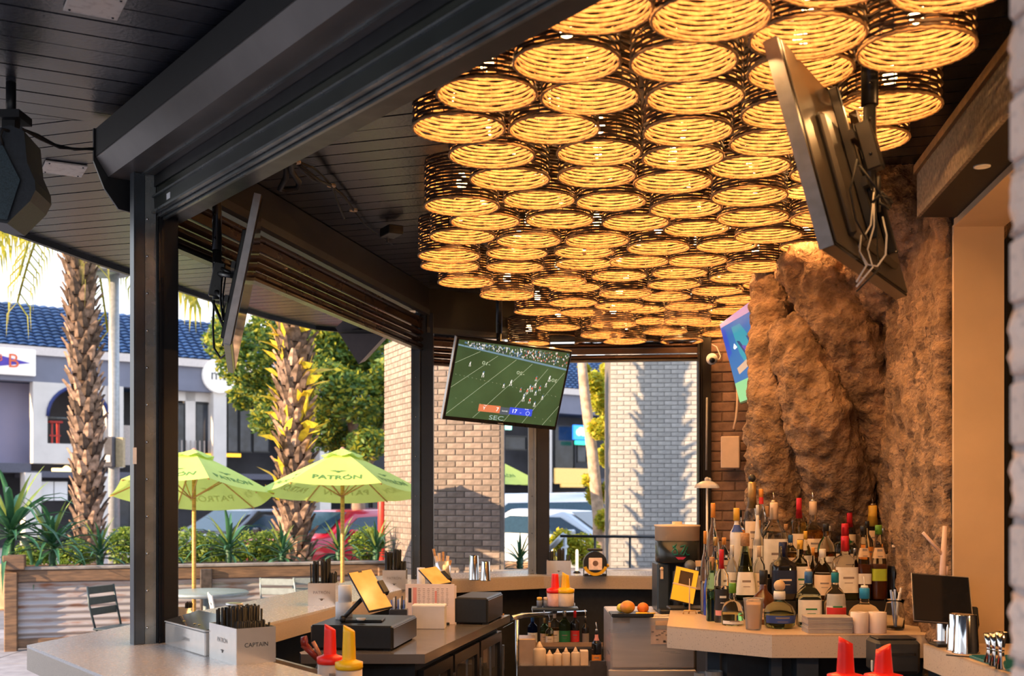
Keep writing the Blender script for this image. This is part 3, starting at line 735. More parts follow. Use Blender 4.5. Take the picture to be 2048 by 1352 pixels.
# balcony bays right of the post
cols = MB()
for (x0, x1, z0, z1) in ((217, 247, Zsl - .1, Zf), (427, 453, Zsl - .5, Zf), (640, 662, 0, Zf), (50, 83, 0, Zsl2), (200, 222, 0, Zsl2), (440, 452, 0, Zsl2 - .1), (880, 900, 0, Zf), (1090, 1104, 0, Zf)): fbox(cols, x0, x1, z0, z1, .1, .5)
x = part('column', cols, cream_wall, bld, True)
wf = MB(); fbox(wf, 340, 428, zz(400, 802), Zf, -.3, .2); fbox(wf, 371, 391, Zsl, Zf, -.3, .2); fbox(wf, 340, 349, Zsl, Zf, -.3, .2); part('window_frame', wf, cream_wall, bld, True)
gm = objvar(M('shop_glass', (.03, .035, .045), .12, var=.6, scale=1.5, spec=.6), .5)
for (x0, x1, y0, y1) in ((349, 371, 804, 915), (392, 426, 804, 915), (456, 478, 790, 905), (480, 505, 790, 905), (507, 540, 790, 905), (560, 600, 800, 905), (604, 638, 800, 905), (700, 760, 810, 905), (860, 876, 880, 960),
                       (1110, 1150, 850, 940), (1155, 1175, 890, 925), (228, 262, 950, 1060), (1010, 1054, 870, 900), (600, 636, 1000, 1060), (700, 740, 985, 1060), (745, 790, 985, 1060), (905, 1000, 980, 1060), (1110, 1160, 990, 1060)):
    mb = MB(); zA, zB = zz((x0 + x1) / 2, y1), zz((x0 + x1) / 2, y0)
    fbox(mb, x0, x1, zA, zB, -.35, .06); w_ = part('window', mb, gm, bld, True)
    fr = MB(); fbox(fr, x0, x1, zA, zA + .06, -.30, .06); fbox(fr, x0, x1, zB - .06, zB, -.30, .06); fbox(fr, x0, x0 + .8, zA, zB, -.30, .06); fbox(fr, x1 - .8, x1, zA, zB, -.30, .06)
    part('window_frame', fr, black_metal, w_, True)
for (x0, x1, y0, y1, c, nm, d) in ((83, 107, 963, 1001, (.7, .66, .62), 'poster', -.2), (109, 135, 963, 1001, (.7, .66, .62), 'poster', -.2)):
    mb = MB(); fbox(mb, x0, x1, zz(100, y1), zz(100, y0), d, .05); part(nm, mb, white_paper, bld, True)
yb_ = MB(); fbox(yb_, 455, 482, zz(468, 914), zz(468, 907), .0, .1); fbox(yb_, 410, 422, zz(416, 913), zz(416, 907), .0, .1)
part('lit_strip', yb_, M('amber_light', (.8, .4, .02), .5, var=0, emit=(1.0, .5, .03), estr=.9), bld, True)
lp = MB(); p = fpos(133, -.4); lp.sphere((p.x, p.y, zz(133, 938)), .12, 12, 8).sphere((p.x + .25, p.y + .2, zz(133, 938)), .10, 10, 6).box((p.x, p.y, zz(133, 938) - .02), (.9, .2, .10), rz=bang)
part('ceiling_light', lp, M('warm_lamp', (1, .8, .4), .5, var=0, emit=(1.0, .72, .30), estr=2.2), bld, True)
bl_ = MB(); fbox(bl_, 247, 300, Zsl, zz(256, 850), -.2, .05); fbox(bl_, 391, 427, Zsl - .1, Zsl + .0, -.2, .1)
for i in range(9):
    fbox(bl_, 345 + i * 9, 347 + i * 9, Zsl, zz(370, 880), -.15, .05)
part('railing', bl_, M('rail_beige', (.45, .38, .34), .6), bld, True)
# signs
def sign(px0, px1, py0, py1, label, mat, depth=.18, th=.12):
    z0, z1 = zz((px0 + px1) / 2, py1), zz((px0 + px1) / 2, py0); a = fpos(px0, depth); b = fpos(px1, depth); L = (b - a).length
    t = thing('wall_sign', label, 'sign', ((a.x + b.x) / 2, (a.y + b.y) / 2, z0), bang)
    part('sign_board', MB().box((0, th / 2, (z1 - z0) / 2), (L, th, z1 - z0), bev=.02), mat, t)
    return t, L, z1 - z0
signw = M('sign_white', (.80, .76, .72), .5, var=.02, emit=(.9, .85, .8), estr=.25)
t, L, Hs = sign(-70, 72, 696, 749, 'white rectangular shop sign with a purple pennant on the grey fascia at far left', signw)
pn = MB().add([(-L * .45, -.012, Hs * .92), (L * .42, -.012, Hs * .48), (-L * .45, -.012, Hs * .12)], [[0, 2, 1]]); part('pennant', pn, M('pennant_purple', (.10, .06, .42), .5, var=.1), t)
me = text_mesh('B', Hs * .75); me.transform(Matrix.Translation((L * .17, -.03, Hs * .5)) @ Matrix.Rotation(math.pi / 2, 4, 'X')); me.materials.clear(); me.materials.append(M('sign_orange', (.85, .16, .05), .5, var=0)); new_obj('letter', me, t)
me = text_mesh('8', Hs * .38); me.transform(Matrix.Translation((-L * .02, -.03, Hs * .6)) @ Matrix.Rotation(math.pi / 2, 4, 'X')); me.materials.clear(); me.materials.append(M('sign_orange')); new_obj('letter', me, t)
a = fpos(440, .2); zc2 = zz(440, 752); t = thing('wall_sign', 'round white shop sign on the grey fascia half behind the tree leaves', 'sign', (a.x, a.y, zc2), bang)
part('sign_disc', MB().add([(.62 * math.cos(i * math.pi / 12), y, .62 * math.sin(i * math.pi / 12)) for y in (0, .15) for i in range(24)], [list(range(24)), list(range(47, 23, -1))] + [[i, i + 24, (i + 1) % 24 + 24, (i + 1) % 24] for i in range(24)]), signw, t)
me = text_mesh('mo', .55); me.transform(Matrix.Translation((0, -.03, 0)) @ Matrix.Rotation(math.pi / 2, 4, 'X')); me.materials.clear(); me.materials.append(dark_glass); new_obj('letter', me, t)
t, L, Hs = sign(462, 530, 735, 768, 'cream lettered shop sign behind the tree to the right of the round sign', M('sign_cream', (.8, .7, .62), .5, emit=(.9, .7, .5), estr=.3))
t, L, Hs = sign(1148, 1174, 851, 880, 'small glowing blue and white shop sign seen between the rear posts', M('sign_blue', (.05, .25, .8), .5, var=0, emit=(.03, .25, 1.0), estr=1.1))
part('cloud_mark', MB().sphere((-.12, -.03, Hs * .5), .16, 10, 6).sphere((.14, -.03, Hs * .45), .13, 10, 6).sphere((0, -.03, Hs * .62), .16, 10, 6), M('mark_white', (.9, .9, .9), .5, var=0, emit=(.8, .95, 1), estr=.8), t)
t, L, Hs = sign(1152, 1172, 882, 890, 'narrow glowing green strip sign under the small blue sign', M('sign_green', (.05, .5, .4), .5, var=0, emit=(.05, .8, .5), estr=.9))
t, L, Hs = sign(1010, 1024, 851, 860, 'tiny glowing mint sign above the green umbrella edge', M('sign_mint', (.4, .8, .7), .5, var=0, emit=(.4, 1, .8), estr=.9))
t, L, Hs = sign(1111, 1182, 937, 968, 'amber two-panel menu sign under the upper floor between rear posts', M('sign_amber', (.75, .5, .18), .5, emit=(.9, .55, .15), estr=.35))
t, L, Hs = sign(1123, 1170, 968, 975, 'thin amber strip sign below the amber menu sign', M('sign_amber'))
# far-left lilac wall light
# unseen block added behind the viewer to keep the low sun off the bar
sh = Vector((SUNDIR.x, SUNDIR.y)).normalized(); pp = Vector((sh.y, -sh.x))
if pp.y < 0: pp = -pp
c0 = sh * 27 + pp * 9.6; c1 = sh * 27 - pp * 30
blocker = thing('sun_blocker', 'added unseen block behind the viewpoint that shades the bar from the sun', 'building', (c0.x, c0.y, 0))
part('blocker_wall', MB().prism([tuple(c0), tuple(c1), tuple(c1 + sh * 8), tuple(c0 + sh * 8)], 0, 11.5), M('blocker_wall', (.62, .58, .54), .8, var=.1, scale=1), blocker, True)
part('blocker_cornice', MB().prism([tuple(c0 - sh * .3), tuple(c1 - sh * .3), tuple(c1), tuple(c0)], 11.0, 11.6), trimw, blocker, True)

# ---------------------------------------------------------------- street lamp
slp = fx(228, 19.5)
t = thing('street_lamp', 'tall grey street lamp beside the left palm tree', 'lamp post', (slp, 19.5, 0))
lampgrey = M('lamp_grey', (.42, .44, .47), .45, metal=.3, var=.1)
part('pole', MB().tube([(0, 0, 0), (0, 0, fz(535, 19.5))], [.10, .085], 12), lampgrey, t)
zl = fz(545, 19.5)
part('lamp_head', MB().lathe([(.46, zl - .02), (.44, zl + .0), (.22, zl + .18), (.10, zl + .40), (.10, zl + .55)], (-.22, 0, 0), 20), lampgrey, t)
part('lens', MB().lathe([(.001, zl - .05), (.2, zl - .06), (.30, zl - .02)], (-.22, 0, 0), 16), M('lens', (.5, .6, .5), .3), t)
part('lamp_arm', MB().tube([(0, 0, zl + .55), (-.22, 0, zl + .56)], .05, 8), lampgrey, t)
part('control_box', MB().box((-.02, -.14, fz(905, 19.5)), (.16, .16, .52), bev=.02).box((.13, -.06, fz(905, 19.5)), (.12, .12, .50), mi=1), [M('box_grey', (.10, .10, .12), .5), M('box_cream', (.55, .45, .28), .5)], t)
part('notice', MB().box((-.03, -.225, fz(918, 19.5)), (.09, .006, .12)), white_paper, t)

# ---------------------------------------------------------------- palms
def palm(px, Y, r0, ztop, label, lean, yellow, seed, nboot, root_r=None, fronds=True):
    rnd = random.Random(seed); t = thing('palm_tree', label, 'tree', (fx(px, Y), Y, 0))
    bark = M('palm_core', (.12, .07, .045), .9, var=.3, scale=5, bump=.5)
    path = [(lean * (z / ztop) ** 2, 0, z) for z in [ztop * i / 10 for i in range(11)]]
    rad = [r0 * (1.25 if i == 0 else 1.08 if i == 1 else 1) * (1 + .12 * (i / 10)) for i in range(11)]
    part('trunk', MB().tube(path, rad, 16), bark, t)
    boots = []
    bm1 = objvar(M('palm_boot', (.29, .19, .135), .85, var=.35, scale=12, bump=.4, col2=(.12, .075, .05)), .3)
    for s in range(3):
        mb = MB(); w = .085 + .01 * s; h = .26
        mb.add([(-w, 0, 0), (w, 0, 0), (w * .9, -.05, h * .5), (-w * .9, -.05, h * .5), (w * .35, -.14, h), (-w * .35, -.14, h), (0, -.06, 0), (0, -.10, h * .5), (0, -.17, h * .98)],
               [[0, 6, 7, 3], [6, 1, 2, 7], [3, 7, 8, 5], [7, 2, 4, 8], [0, 3, 5, 4, 2, 1], [0, 1, 6]])
        boots.append(mb.mesh('boot', bm1))
    k = 0; z = .25; ga = 2.39996
    dz = (ztop - .3) / nboot
    for k in range(nboot):
        z = .25 + dz * k; a = k * ga; i = z / ztop
        x0 = lean * i * i; rr = r0 * (1 + .12 * i) * .96
        # facing outwards
        px_, py_ = x0 + rr * math.sin(a), -rr * math.cos(a)
        o = new_obj('boot', rnd.choice(boots), t, (px_, py_, z), (rnd.uniform(-.2, .15), rnd.uniform(-.15, .15), a)); s = rnd.uniform(.85, 1.1) * r0 / .20; o.scale = (s, s, s)
    if yellow:
        ym = objvar(M('young_leaf_yellow', (.80, .62, .05), .6, var=.2, tl=.4), .2)
        lf = MB().add([(-.03, 0, 0), (.03, 0, 0), (.05, -.06, .10), (-.05, -.06, .10), (0, -.15, .20)], [[0, 1, 2, 3], [3, 2, 4]]).mesh('sprig', ym)
        for k in range(110):
            z = rnd.uniform(1.6, ztop); a = rnd.choice([-1, 1]) * rnd.uniform(.5, 2.0); rr = r0 * 1.25
            o = new_obj('sprig', lf, t, (lean * (z / ztop) ** 2 + rr * math.sin(a), -rr * math.cos(a), z), (rnd.uniform(-.6, .9), rnd.uniform(-.9, .9), a)); s = rnd.uniform(.6, 1.5); o.scale = (s, s, s)
    if fronds:
        fm = M('frond_yellowgreen', (.42, .40, .05), .6, var=.3, scale=4, tl=.45); mb = MB()
        for k in range(16):
            a = k * .3927 + rnd.uniform(-.15, .15); Lf = rnd.uniform(1.7, 2.5); el = rnd.uniform(.1, .7)
            prev = None
            for s in range(26):
                u = s / 25; rr = Lf * u * math.cos(el * (1 - u)); zz_ = ztop + .2 + Lf * (math.sin(el) * u - 1.05 * u * u)
                p = Vector((lean + rr * math.sin(a), -rr * math.cos(a), zz_))
                for sd in (-1, 1):
                    q = p + Vector((math.cos(a) * sd * .30 * (1 - .5 * u), math.sin(a) * sd * .30, -.75 * (1 - .3 * u) + rnd.uniform(-.15, .1))); mid = (p + q) / 2 + Vector((math.cos(a) * sd * .08, math.sin(a) * sd * .08, .10))
                    wv = Vector((math.sin(a), -math.cos(a), 0)) * .028
                    mb.add([p - wv, p + wv, mid + wv, mid - wv, q], [[0, 1, 2, 3], [3, 2, 4]])
                if prev is not None: mb.tube([prev, p], .02, 4, caps=False)
                prev = p
        part('fronds', mb, fm, t, kind='stuff')
    return t
palm(178, 18.6, .175, 6.3, 'leaning palm tree with rough brown trunk at left, near the street lamp', -.22, False, 11, 299)
palm(590, 15.6, .165, 4.95, 'thick palm trunk tufted with yellow leaves in the middle of the opening', -.03, True, 12, 290, fronds=False)
palm(935, 15.7, .17, 6.5, 'palm trunk hidden behind the brick column that shades the cream one', .1, False, 13, 150)

# ---------------------------------------------------------------- leafy trees
def leaf_cloud(blobs, n, size, mat, seed, name='foliage'):
    rnd = random.Random(seed); mb = MB(); tot = sum(b[3] ** 2 for b in blobs)
    for (bx, by, bz, br) in blobs:
        for _ in range(int(n * br * br / tot)):
            d = Vector((rnd.gauss(0, 1), rnd.gauss(0, 1), rnd.gauss(0, 1))).normalized(); rr = br * rnd.uniform(.55, 1.05)
            c = Vector((bx, by, bz)) + Vector((d.x * rr, d.y * rr, d.z * rr * .85))
            u = Vector((rnd.gauss(0, 1), rnd.gauss(0, 1), rnd.gauss(0, .6))).normalized(); w = u.cross(Vector((rnd.gauss(0, 1), rnd.gauss(0, 1), rnd.gauss(0, 1)))).normalized(); s = size * rnd.uniform(.6, 1.3)
            mb.add([c - u * s, c - w * s * .45, c + u * s, c + w * s * .45], [[0, 1, 2, 3]], rnd.randint(0, 2) if isinstance(mat, list) else 0)
    return mb
greens = [M('leaf_green', (.16, .26, .05), .55, var=.3, scale=2, tl=.35), M('leaf_dark', (.07, .15, .04), .55, var=.3, tl=.3), M('leaf_yellow', (.46, .46, .05), .55, var=.3, tl=.45)]
yellows = [M('leaf_gold', (.75, .62, .05), .55, var=.25, tl=.45), M('leaf_lime', (.45, .50, .05), .55, var=.3, tl=.45), M('leaf_yellow')]
def px_blobs(lst, Y, dy=1.0, seed=0):
    rnd = random.Random(seed); return [(fx(px, Y), Y + rnd.uniform(-dy, dy), fz(py, Y), pr / F * Y) for px, py, pr in lst]
tY = 24.0
t = thing('street_tree', 'broad green tree behind the palm trunk tufted with yellow leaves', 'tree', (fx(715, tY), tY, 0))
barkm = M('tree_bark', (.28, .20, .15), .9, var=.3, scale=6, bump=.4)
tb = MB().tube([(0, 0, 0), (.02, 0, 1.6), (-.1, 0, 3.2), (-.5, .2, 4.6)], [.17, .14, .11, .05], 10).tube([(0, 0, 1.9), (.5, 0, 2.9), (.9, .2, 4.2)], [.09, .07, .04], 8).tube([(0, 0, 2.4), (-1.0, .3, 3.4), (-2.0, .2, 4.6)], [.08, .06, .03], 8)
part('trunk', tb, barkm, t)
bl = [(470, 690, 48), (520, 650, 40), (440, 640, 28), (500, 735, 55), (545, 785, 45), (640, 700, 60), (700, 690, 60), (755, 740, 55), (660, 780, 62), (720, 800, 60), (760, 830, 48), (640, 860, 48), (690, 880, 52), (745, 890, 40), (600, 740, 45), (480, 790, 32), (545, 845, 38), (665, 925, 30), (430, 600, 18), (800, 760, 50), (850, 800, 50), (560, 690, 40), (735, 660, 45), (660, 650, 40)]
part('foliage', leaf_cloud([(x - fx(715, tY), y - tY, z, r) for x, y, z, r in px_blobs(bl, tY, .8, 1)], 30000, .072, greens, 5), greens, t, kind='stuff')
tY2 = 20.5
t = thing('street_tree', 'sunlit yellow-leaved tree beside the cream brick column', 'tree', (fx(1200, tY2), tY2, 0))
part('trunk', MB().tube([(0, 0, 0), (-.02, 0, 1.3), (-.14, 0, 2.5), (-.28, 0, 3.6), (-.38, 0, 4.8)], [.14, .11, .10, .09, .07], 10), M('pale_bark', (.50, .36, .27), .8, var=.3, scale=9, bump=.3), t)
bl = [(1190, 760, 26), (1215, 800, 32), (1230, 740, 32), (1200, 860, 26), (1225, 910, 30), (1250, 850, 40), (1195, 990, 22), (1215, 1040, 26), (1180, 960, 16), (1245, 970, 35), (1170, 735, 12), (1260, 720, 40)]
part('foliage', leaf_cloud([(x - fx(1200, tY2), y - tY2 , z, r) for x, y, z, r in px_blobs(bl, tY2, .5, 2)], 11000, .06, yellows, 6), yellows, t, kind='stuff')

# ---------------------------------------------------------------- planters
tim = M('timber_brown', (.26, .15, .085), .65, var=.4, scale=5, stretch=(1, 1, 8), bump=.25, col2=(.12, .075, .05))
timg = M('timber_grey', (.30, .27, .25), .8, var=.3, scale=6, bump=.3)
corr = M('corrugated_rust', (.44, .40, .40), .5, metal=.25, var=.1, scale=3.5, stretch=(1, 1, 5), col2=(.30, .14, .08), fac=(.52, .74), bump=.1)
soil = M('soil', (.06, .04, .03), .9, var=.4)
def planter(a, b, depth, zt, label, corner=True, nseg=2, mat_rail=tim):
    d = (b - a).normalized(); L = (b - a).length; n = V(-d.y, d.x)      # n away from viewer
    t = thing('planter', label, 'planter', (a.x, a.y, 0), math.atan2(d.y, d.x))
    # local x along d, y away
    part('top_rail', MB().box((L / 2, .03, zt - .075), (L, .07, .13), bev=.006), mat_rail, t)
    part('cap_board', MB().box((L / 2, .06, zt + .008), (L, .16, .03), bev=.004), timg, t)
    part('bottom_rail', MB().box((L / 2, .03, .10), (L, .06, .10), bev=.006), tim, t)
    cs = MB(); N = 64; vs = []
    for i in range(N + 1):
        z = .15 + (zt - .29) * i / N; o = .012 * math.sin(i * 2 * math.pi / 8)
        vs += [(.04, .055 + o, z), (L - .04, .055 + o, z)]
    cs.add(vs, [[2 * i, 2 * i + 1, 2 * i + 3, 2 * i + 2] for i in range(N)], 0, True); part('corrugated_sheet', cs, corr, t)
    for k in range(nseg + 1):
        x = L * k / nseg; part('timber_post', MB().box((min(max(x, .07), L - .07), .005, zt / 2 - .02), (.13, .11, zt - .02), bev=.008), tim if k != 1 else M('timber_dark', (.07, .055, .05), .7, var=.3), t)
    part('soil', MB().box((L / 2, depth / 2 + .06, zt - .14), (L - .1, depth - .1, .06)), soil, t)
    part('back_board', MB().box((L / 2, depth, zt / 2), (L, .05, zt)), tim, t)
    return t
pa = V(fx(8, 12.4), 12.4); pb = V(fx(778, 13.7), 13.7)
t = planter(pa, pb, .8, .905, 'long timber-framed corrugated metal planter with spiky plants behind the patio', nseg=2)
part('corner_block', MB().box((.10, .05, .98), (.22, .22, .16), bev=.008), tim, t)
pc = V(fx(985, 12.7), 12.7); pd = V(fx(1400, 12.9), 12.9)
t2 = planter(pc, pd, .6, .86, 'dark low planter behind the rear corner of the bar', nseg=3, mat_rail=M('timber_dark'))
hr = thing('handrail', 'grey sloping metal handrail beyond the rear post', 'handrail', (fx(1105, 15), 15, 0))
hm = M('rail_galv', (.55, .57, .56), .4, metal=.5)
part('rail', MB().tube([at(1098, 1098, 15), at(1130, 1068, 15)], .035, 8).tube([at(1112, 1112, 15), at(1135, 1090, 15)], .03, 8), hm, hr, True)
part('upright', MB().tube([at(1098, 1098, 15), V(*(at(1098, 1098, 15).xy), 0)], .025, 8), hm, hr, True); part('upright', MB().tube([at(1130, 1068, 15), V(*(at(1130, 1068, 15).xy), 0)], .025, 8), hm, hr, True)
fence = thing('fence', 'low black metal fence in front of the cream brick column', 'fence', (fx(1150, 14.5), 14.5, 0))
part('rail', MB().tube([at(1120, 1072, 14.5), at(1400, 1075, 14.5)], .02, 6), black_metal, fence, True)
for px in (1190, 1260, 1330, 1395):
    q = at(px, 1073, 14.5); part('picket', MB().tube([q, (q.x, q.y, 0)], .015, 6), black_metal, fence, True)

# ---- spiky plants with individual leaves
lg = objvar(M('yucca_leaf', (.055, .17, .075), .4, var=.3, scale=5, tl=.15), .3)
lg2 = objvar(M('yucca_leaf_light', (.22, .30, .07), .4, var=.3, scale=5, tl=.25), .2)
def leaf_mesh(mat, L=.40, w=.022, droop=.12):
    mb = MB(); vs = []; N = 5
    for i in range(N + 1):
        u = i / N; ww = w * (1 - u) ** .6 * (.55 + 1.8 * u * (1 - u)) + .001; y = -L * (.9 * u) ; z = L * u * .45 - droop * u * u * u * 2 * L / .4 * .5
        vs += [(-ww, y, z), (0, y, z - ww * .45), (ww, y, z)]
    fs = []
    for i in range(N): fs += [[3 * i, 3 * i + 1, 3 * i + 4, 3 * i + 3], [3 * i + 1, 3 * i + 2, 3 * i + 5, 3 * i + 4]]
    return mb.add(vs, fs, 0, True).mesh('leaf', mat)
leaves = [leaf_mesh(lg), leaf_mesh(lg, .46, .024, .22), leaf_mesh(lg2, .38, .02, .05)]
def yucca(px, Y, z0, h_stem, L, label, n=34, seed=1, r=.035):
    rnd = random.Random(seed); t = thing('spiky_plant', label, 'plant', (fx(px, Y), Y, z0))
    part('stem', MB().tube([(0, 0, -.05), (0, 0, h_stem * .5), (.01, 0, h_stem)], [r * 1.1, r, r * .9], 10).lathe([(r, h_stem * .2), (r * 1.25, h_stem * .25), (r, h_stem * .3), (r * 1.25, h_stem * .5), (r, h_stem * .55), (r * 1.25, h_stem * .75), (r, h_stem * .8)], n=10), M('yucca_stem', (.04, .12, .06), .5, var=.3), t)
    for k in range(n):
        a = k * 2.39996; el = (1.25 - 1.45 * (k / n)) + rnd.uniform(-.1, .1); s = L / .4 * rnd.uniform(.8, 1.12)
        o = new_obj('leaf', leaves[2 if k < n * .25 and k % 2 else rnd.randint(0, 1)], t, (0, 0, h_stem - .10 * (k / n)), (0, 0, 0))
        o.matrix_local = Matrix.Translation((0, 0, h_stem - .12 * (k / n))) @ Matrix.Rotation(a, 4, 'Z') @ Matrix.Rotation(-(el - .45), 4, 'X') @ Matrix.Scale(s, 4)
    return t
def pl_y(px): return 12.4 + 1.3 * (px - 8) / 770 + .40
for i, (px, ytop, ybase, n, lb) in enumerate(((22, 935, 1118, 44, 'largest spiky plant, at the left end of the planter'), (105, 985, 1140, 36, 'spiky plant with drooping leaves, second from the left end of the planter'), (200, 1030, 1140, 30, 'spiky plant directly left of the near post, by the left palm'),
        (458, 1015, 1135, 32, 'spiky plant under the left umbrella edge, right of its pole'), (565, 1040, 1131, 32, 'spiky plant in front of the yellow-tufted palm trunk'), (678, 1035, 1129, 32, 'spiky plant beside the pole of the right umbrella'), (752, 1030, 1128, 26, 'spiky plant half hidden by the brick column'), (345, 1050, 1136, 24, 'spiky plant just right of the near post'))):
    Y = pl_y(px); z0 = .82; zb = fz(ybase, Y); zt = fz(ytop, Y); Hh = zt - z0
    yucca(px, Y, z0, Hh * (.42 if i else .45), Hh * .72, lb, n, 20 + i)
yucca(1040, 13.15, .80, .20, .36, 'spiky plant seen between the brick column and the rear post', 24, 40)
# low shrubs behind the planter
def shrub(px, py, r, Y, label, cols=greens, n=1500, seed=3, grp=None):
    z = fz(py, Y); rr = r / F * Y; t = thing('shrub', label, 'shrub', (fx(px, Y), Y, .0), group=grp)
    part('stem', MB().tube([(0, 0, 0), (0, 0, z)], .03, 6), barkm, t)
    part('foliage', leaf_cloud([(0, 0, z, rr), (rr * .7, .1, z - rr * .3, rr * .7), (-rr * .7, 0, z - rr * .3, rr * .7), (0, 0, z - rr, rr)], n, .035, cols, seed), cols, t, kind='stuff')
bright = [M('hedge_green', (.16, .26, .04), .55, var=.3, tl=.35), M('leaf_green'), M('hedge_lime', (.30, .38, .05), .55, var=.3, tl=.4)]
for i, (px, py, r, lb) in enumerate(((70, 1098, 32, 'low green shrub behind the two leftmost spiky plants'), (150, 1100, 28, 'low green shrub left of the palm base'), (248, 1078, 30, 'low green shrub behind the street lamp base'), (375, 1085, 36, 'low green shrub behind the left umbrella pole'), (420, 1092, 34, 'bright shrub left of the drooping spiky plant'), (500, 1090, 36, 'bright shrub between the umbrella pole and the palm trunk'), (540, 1085, 30, 'small shrub touching the left side of the palm trunk'), (735, 1075, 26, 'small shrub near the red car'), (1125, 1078, 24, 'bright green shrub behind the sloping handrail'), (1165, 1088, 26, 'yellow-green shrub left of the cream column'))):
    shrub(px, py, r, 14.6 if px < 900 else 16.0, lb, bright if px < 900 else yellows, 1600, 60 + i)
kerb = MB().box((fx(700, 17), 17.2, .30), (3.0, .3, .60)).box((fx(60, 17), 17.2, .3), (4.0, .3, .6)); 
kw = thing('low_wall', 'low orange-tan garden wall beyond the planter near the palm trunk', 'wall', (0, 17.2, 0))
part('wall_left', MB().box((fx(330, 17.2), 17.2, .34), (5.2, .25, .68), bev=.02), M('garden_wall', (.62, .36, .20), .8, var=.15), kw, True)
part('wall_right', MB().box((fx(870, 17.2), 17.2, .36), (3.2, .25, .72), bev=.02), M('garden_wall'), kw, True)

# ---------------------------------------------------------------- umbrellas
lime = M('lime_canvas', (.66, .82, .20), .8, var=.05, scale=3, tl=.26)
wood = M('pole_wood', (.62, .34, .10), .45, var=.2, scale=8, stretch=(1, 1, 6))
logo_m = M('umbrella_print', (.10, .25, .05), .8, var=0)
def umbrella(px, Y, yap, yed, R, label, rot, tilt=0.0):
    za = fz(yap, Y); ze = fz(yed, Y); t = thing('umbrella', label, 'umbrella', (fx(px, Y), Y, 0), rot)
    part('pole', MB().tube([(0, 0, 0), (0, 0, za - .03)], .021, 12), wood, t)
    part('hub', MB().lathe([(.03, za - .16), (.04, za - .14), (.03, za - .10)], n=10), black_plastic, t)
    part('finial', MB().sphere((0, 0, za + .02), .028, 10, 8), M('finial', (.55, .25, .18), .4), t)
    ns = 6; H = za - ze; zv = za - .10 * 1
    can = MB(); NR = 8
    def surf(u, s):   # u radial 0..1, s sector param 0..ns
        k = math.floor(s); fct = s - k; a0 = 2 * math.pi * k / ns; a1 = 2 * math.pi * (k + 1) / ns
        p = Vector((math.cos(a0), math.sin(a0))) * (1 - fct) + Vector((math.cos(a1), math.sin(a1))) * fct
        sag = .10 * R * u * 4 * fct * (1 - fct) * .6; r = R * u
        z = za - H * (u ** 1.12) + (.0) - sag * .55
        return (p.x * r, p.y * r, z + .03 * u * 0)
    def zsurf(x, y):
        th = math.atan2(y, x) % (2 * math.pi); k = int(th / (2 * math.pi / ns)) % ns; a0 = 2 * math.pi * k / ns; a1 = 2 * math.pi * (k + 1) / ns
        am = (a0 + a1) / 2; u = (x * math.cos(am) + y * math.sin(am)) / (R * math.cos(math.pi / ns)); lat = (-x * math.sin(am) + y * math.cos(am)) / max(u * R, 1e-4)
        return surf(max(u, .01), k + min(max(lat / (2 * math.sin(math.pi / ns)) + .5, 0.001), .999))[2]
    SS = 6
    grid = [[surf(.10 + .90 * i / NR, j / SS) for j in range(ns * SS)] for i in range(NR + 1)]
    vs = [q for row in grid for q in row]; n = ns * SS
    fs = [[i * n + j, (i + 1) * n + j, (i + 1) * n + (j + 1) % n, i * n + (j + 1) % n] for i in range(NR) for j in range(n)]
    can.add(vs, fs, 0, False)
    part('canopy', can, lime, t)
    vt = MB(); vs = []
    for i in range(4):
        for j in range(n):
            x, y, z = surf(.25 * i / 3 + .001, j / SS); vs.append((x, y, z + .035 + (.012 * math.cos(j * 2 * math.pi / SS) if i == 3 else 0)))
    vt.add(vs, [[i * n + j, (i + 1) * n + j, (i + 1) * n + (j + 1) % n, i * n + (j + 1) % n] for i in range(3) for j in range(n)]); part('vent_cap', vt, lime, t)
    for k in range(ns):
        a = 2 * math.pi * k / ns; x, y, z = surf(1, k); part('rib', MB().tube([(0, 0, za - .06), (x * .99, y * .99, z - .012)], .008, 5), wood, t)
        x2, y2, z2 = surf(.5, k); part('strut', MB().tube([(0, 0, za - H - .05), (x2, y2, z2 - .02)], .007, 5), wood, t)
    for k in range(ns):
        a = 2 * math.pi * (k + .5) / ns
        c = Vector(surf(.80, k + .5)); c2 = Vector(surf(.60, k + .5)); up = (c2 - c).normalized(); nrm = Vector((-math.sin(a), math.cos(a), 0))
        M_ = frame(c + Vector((0, 0, .012)) + Vector((math.cos(a), math.sin(a), 0)) * .01, nrm, up)
        tx = text_mesh('PATRÓN', .125, bold=.002); tx.transform(M_)
        for v in tx.vertices: v.co.z = zsurf(v.co.x, v.co.y) + .004
        tx.materials.clear(); tx.materials.append(logo_m); new_obj('lettering', tx, t)
        M2 = frame(c + up * .13 + Vector((0, 0, .012)), nrm, up)
        bee = MB().sphere((0, 0, 0), .022, 8, 4, sz=.15).add([(-.09, .02, 0), (-.02, .0, 0), (-.02, .03, 0), (.09, .02, 0), (.02, .03, 0), (.02, 0, 0)], [[0, 1, 2], [3, 4, 5]]); me = bee.mesh('bee_mark', logo_m); me.transform(M2)
        for v in me.vertices: v.co.z = zsurf(v.co.x, v.co.y) + .004
        if 1: new_obj('bee_mark', me, t)
    Rt = Matrix.Translation((0, 0, za)) @ Matrix.Rotation(-rot, 4, 'Z') @ Matrix.Rotation(-tilt, 4, 'X') @ Matrix.Rotation(rot, 4, 'Z') @ Matrix.Translation((0, 0, -za))
    for c in t.children:
        if not c.name.startswith('pole'): c.matrix_basis = Rt @ c.matrix_basis
    return t
umbrella(388, 11.9, 905, 990, .87, 'lime green patio umbrella seen right beside the near post', math.radians(-90 + 26), .20)
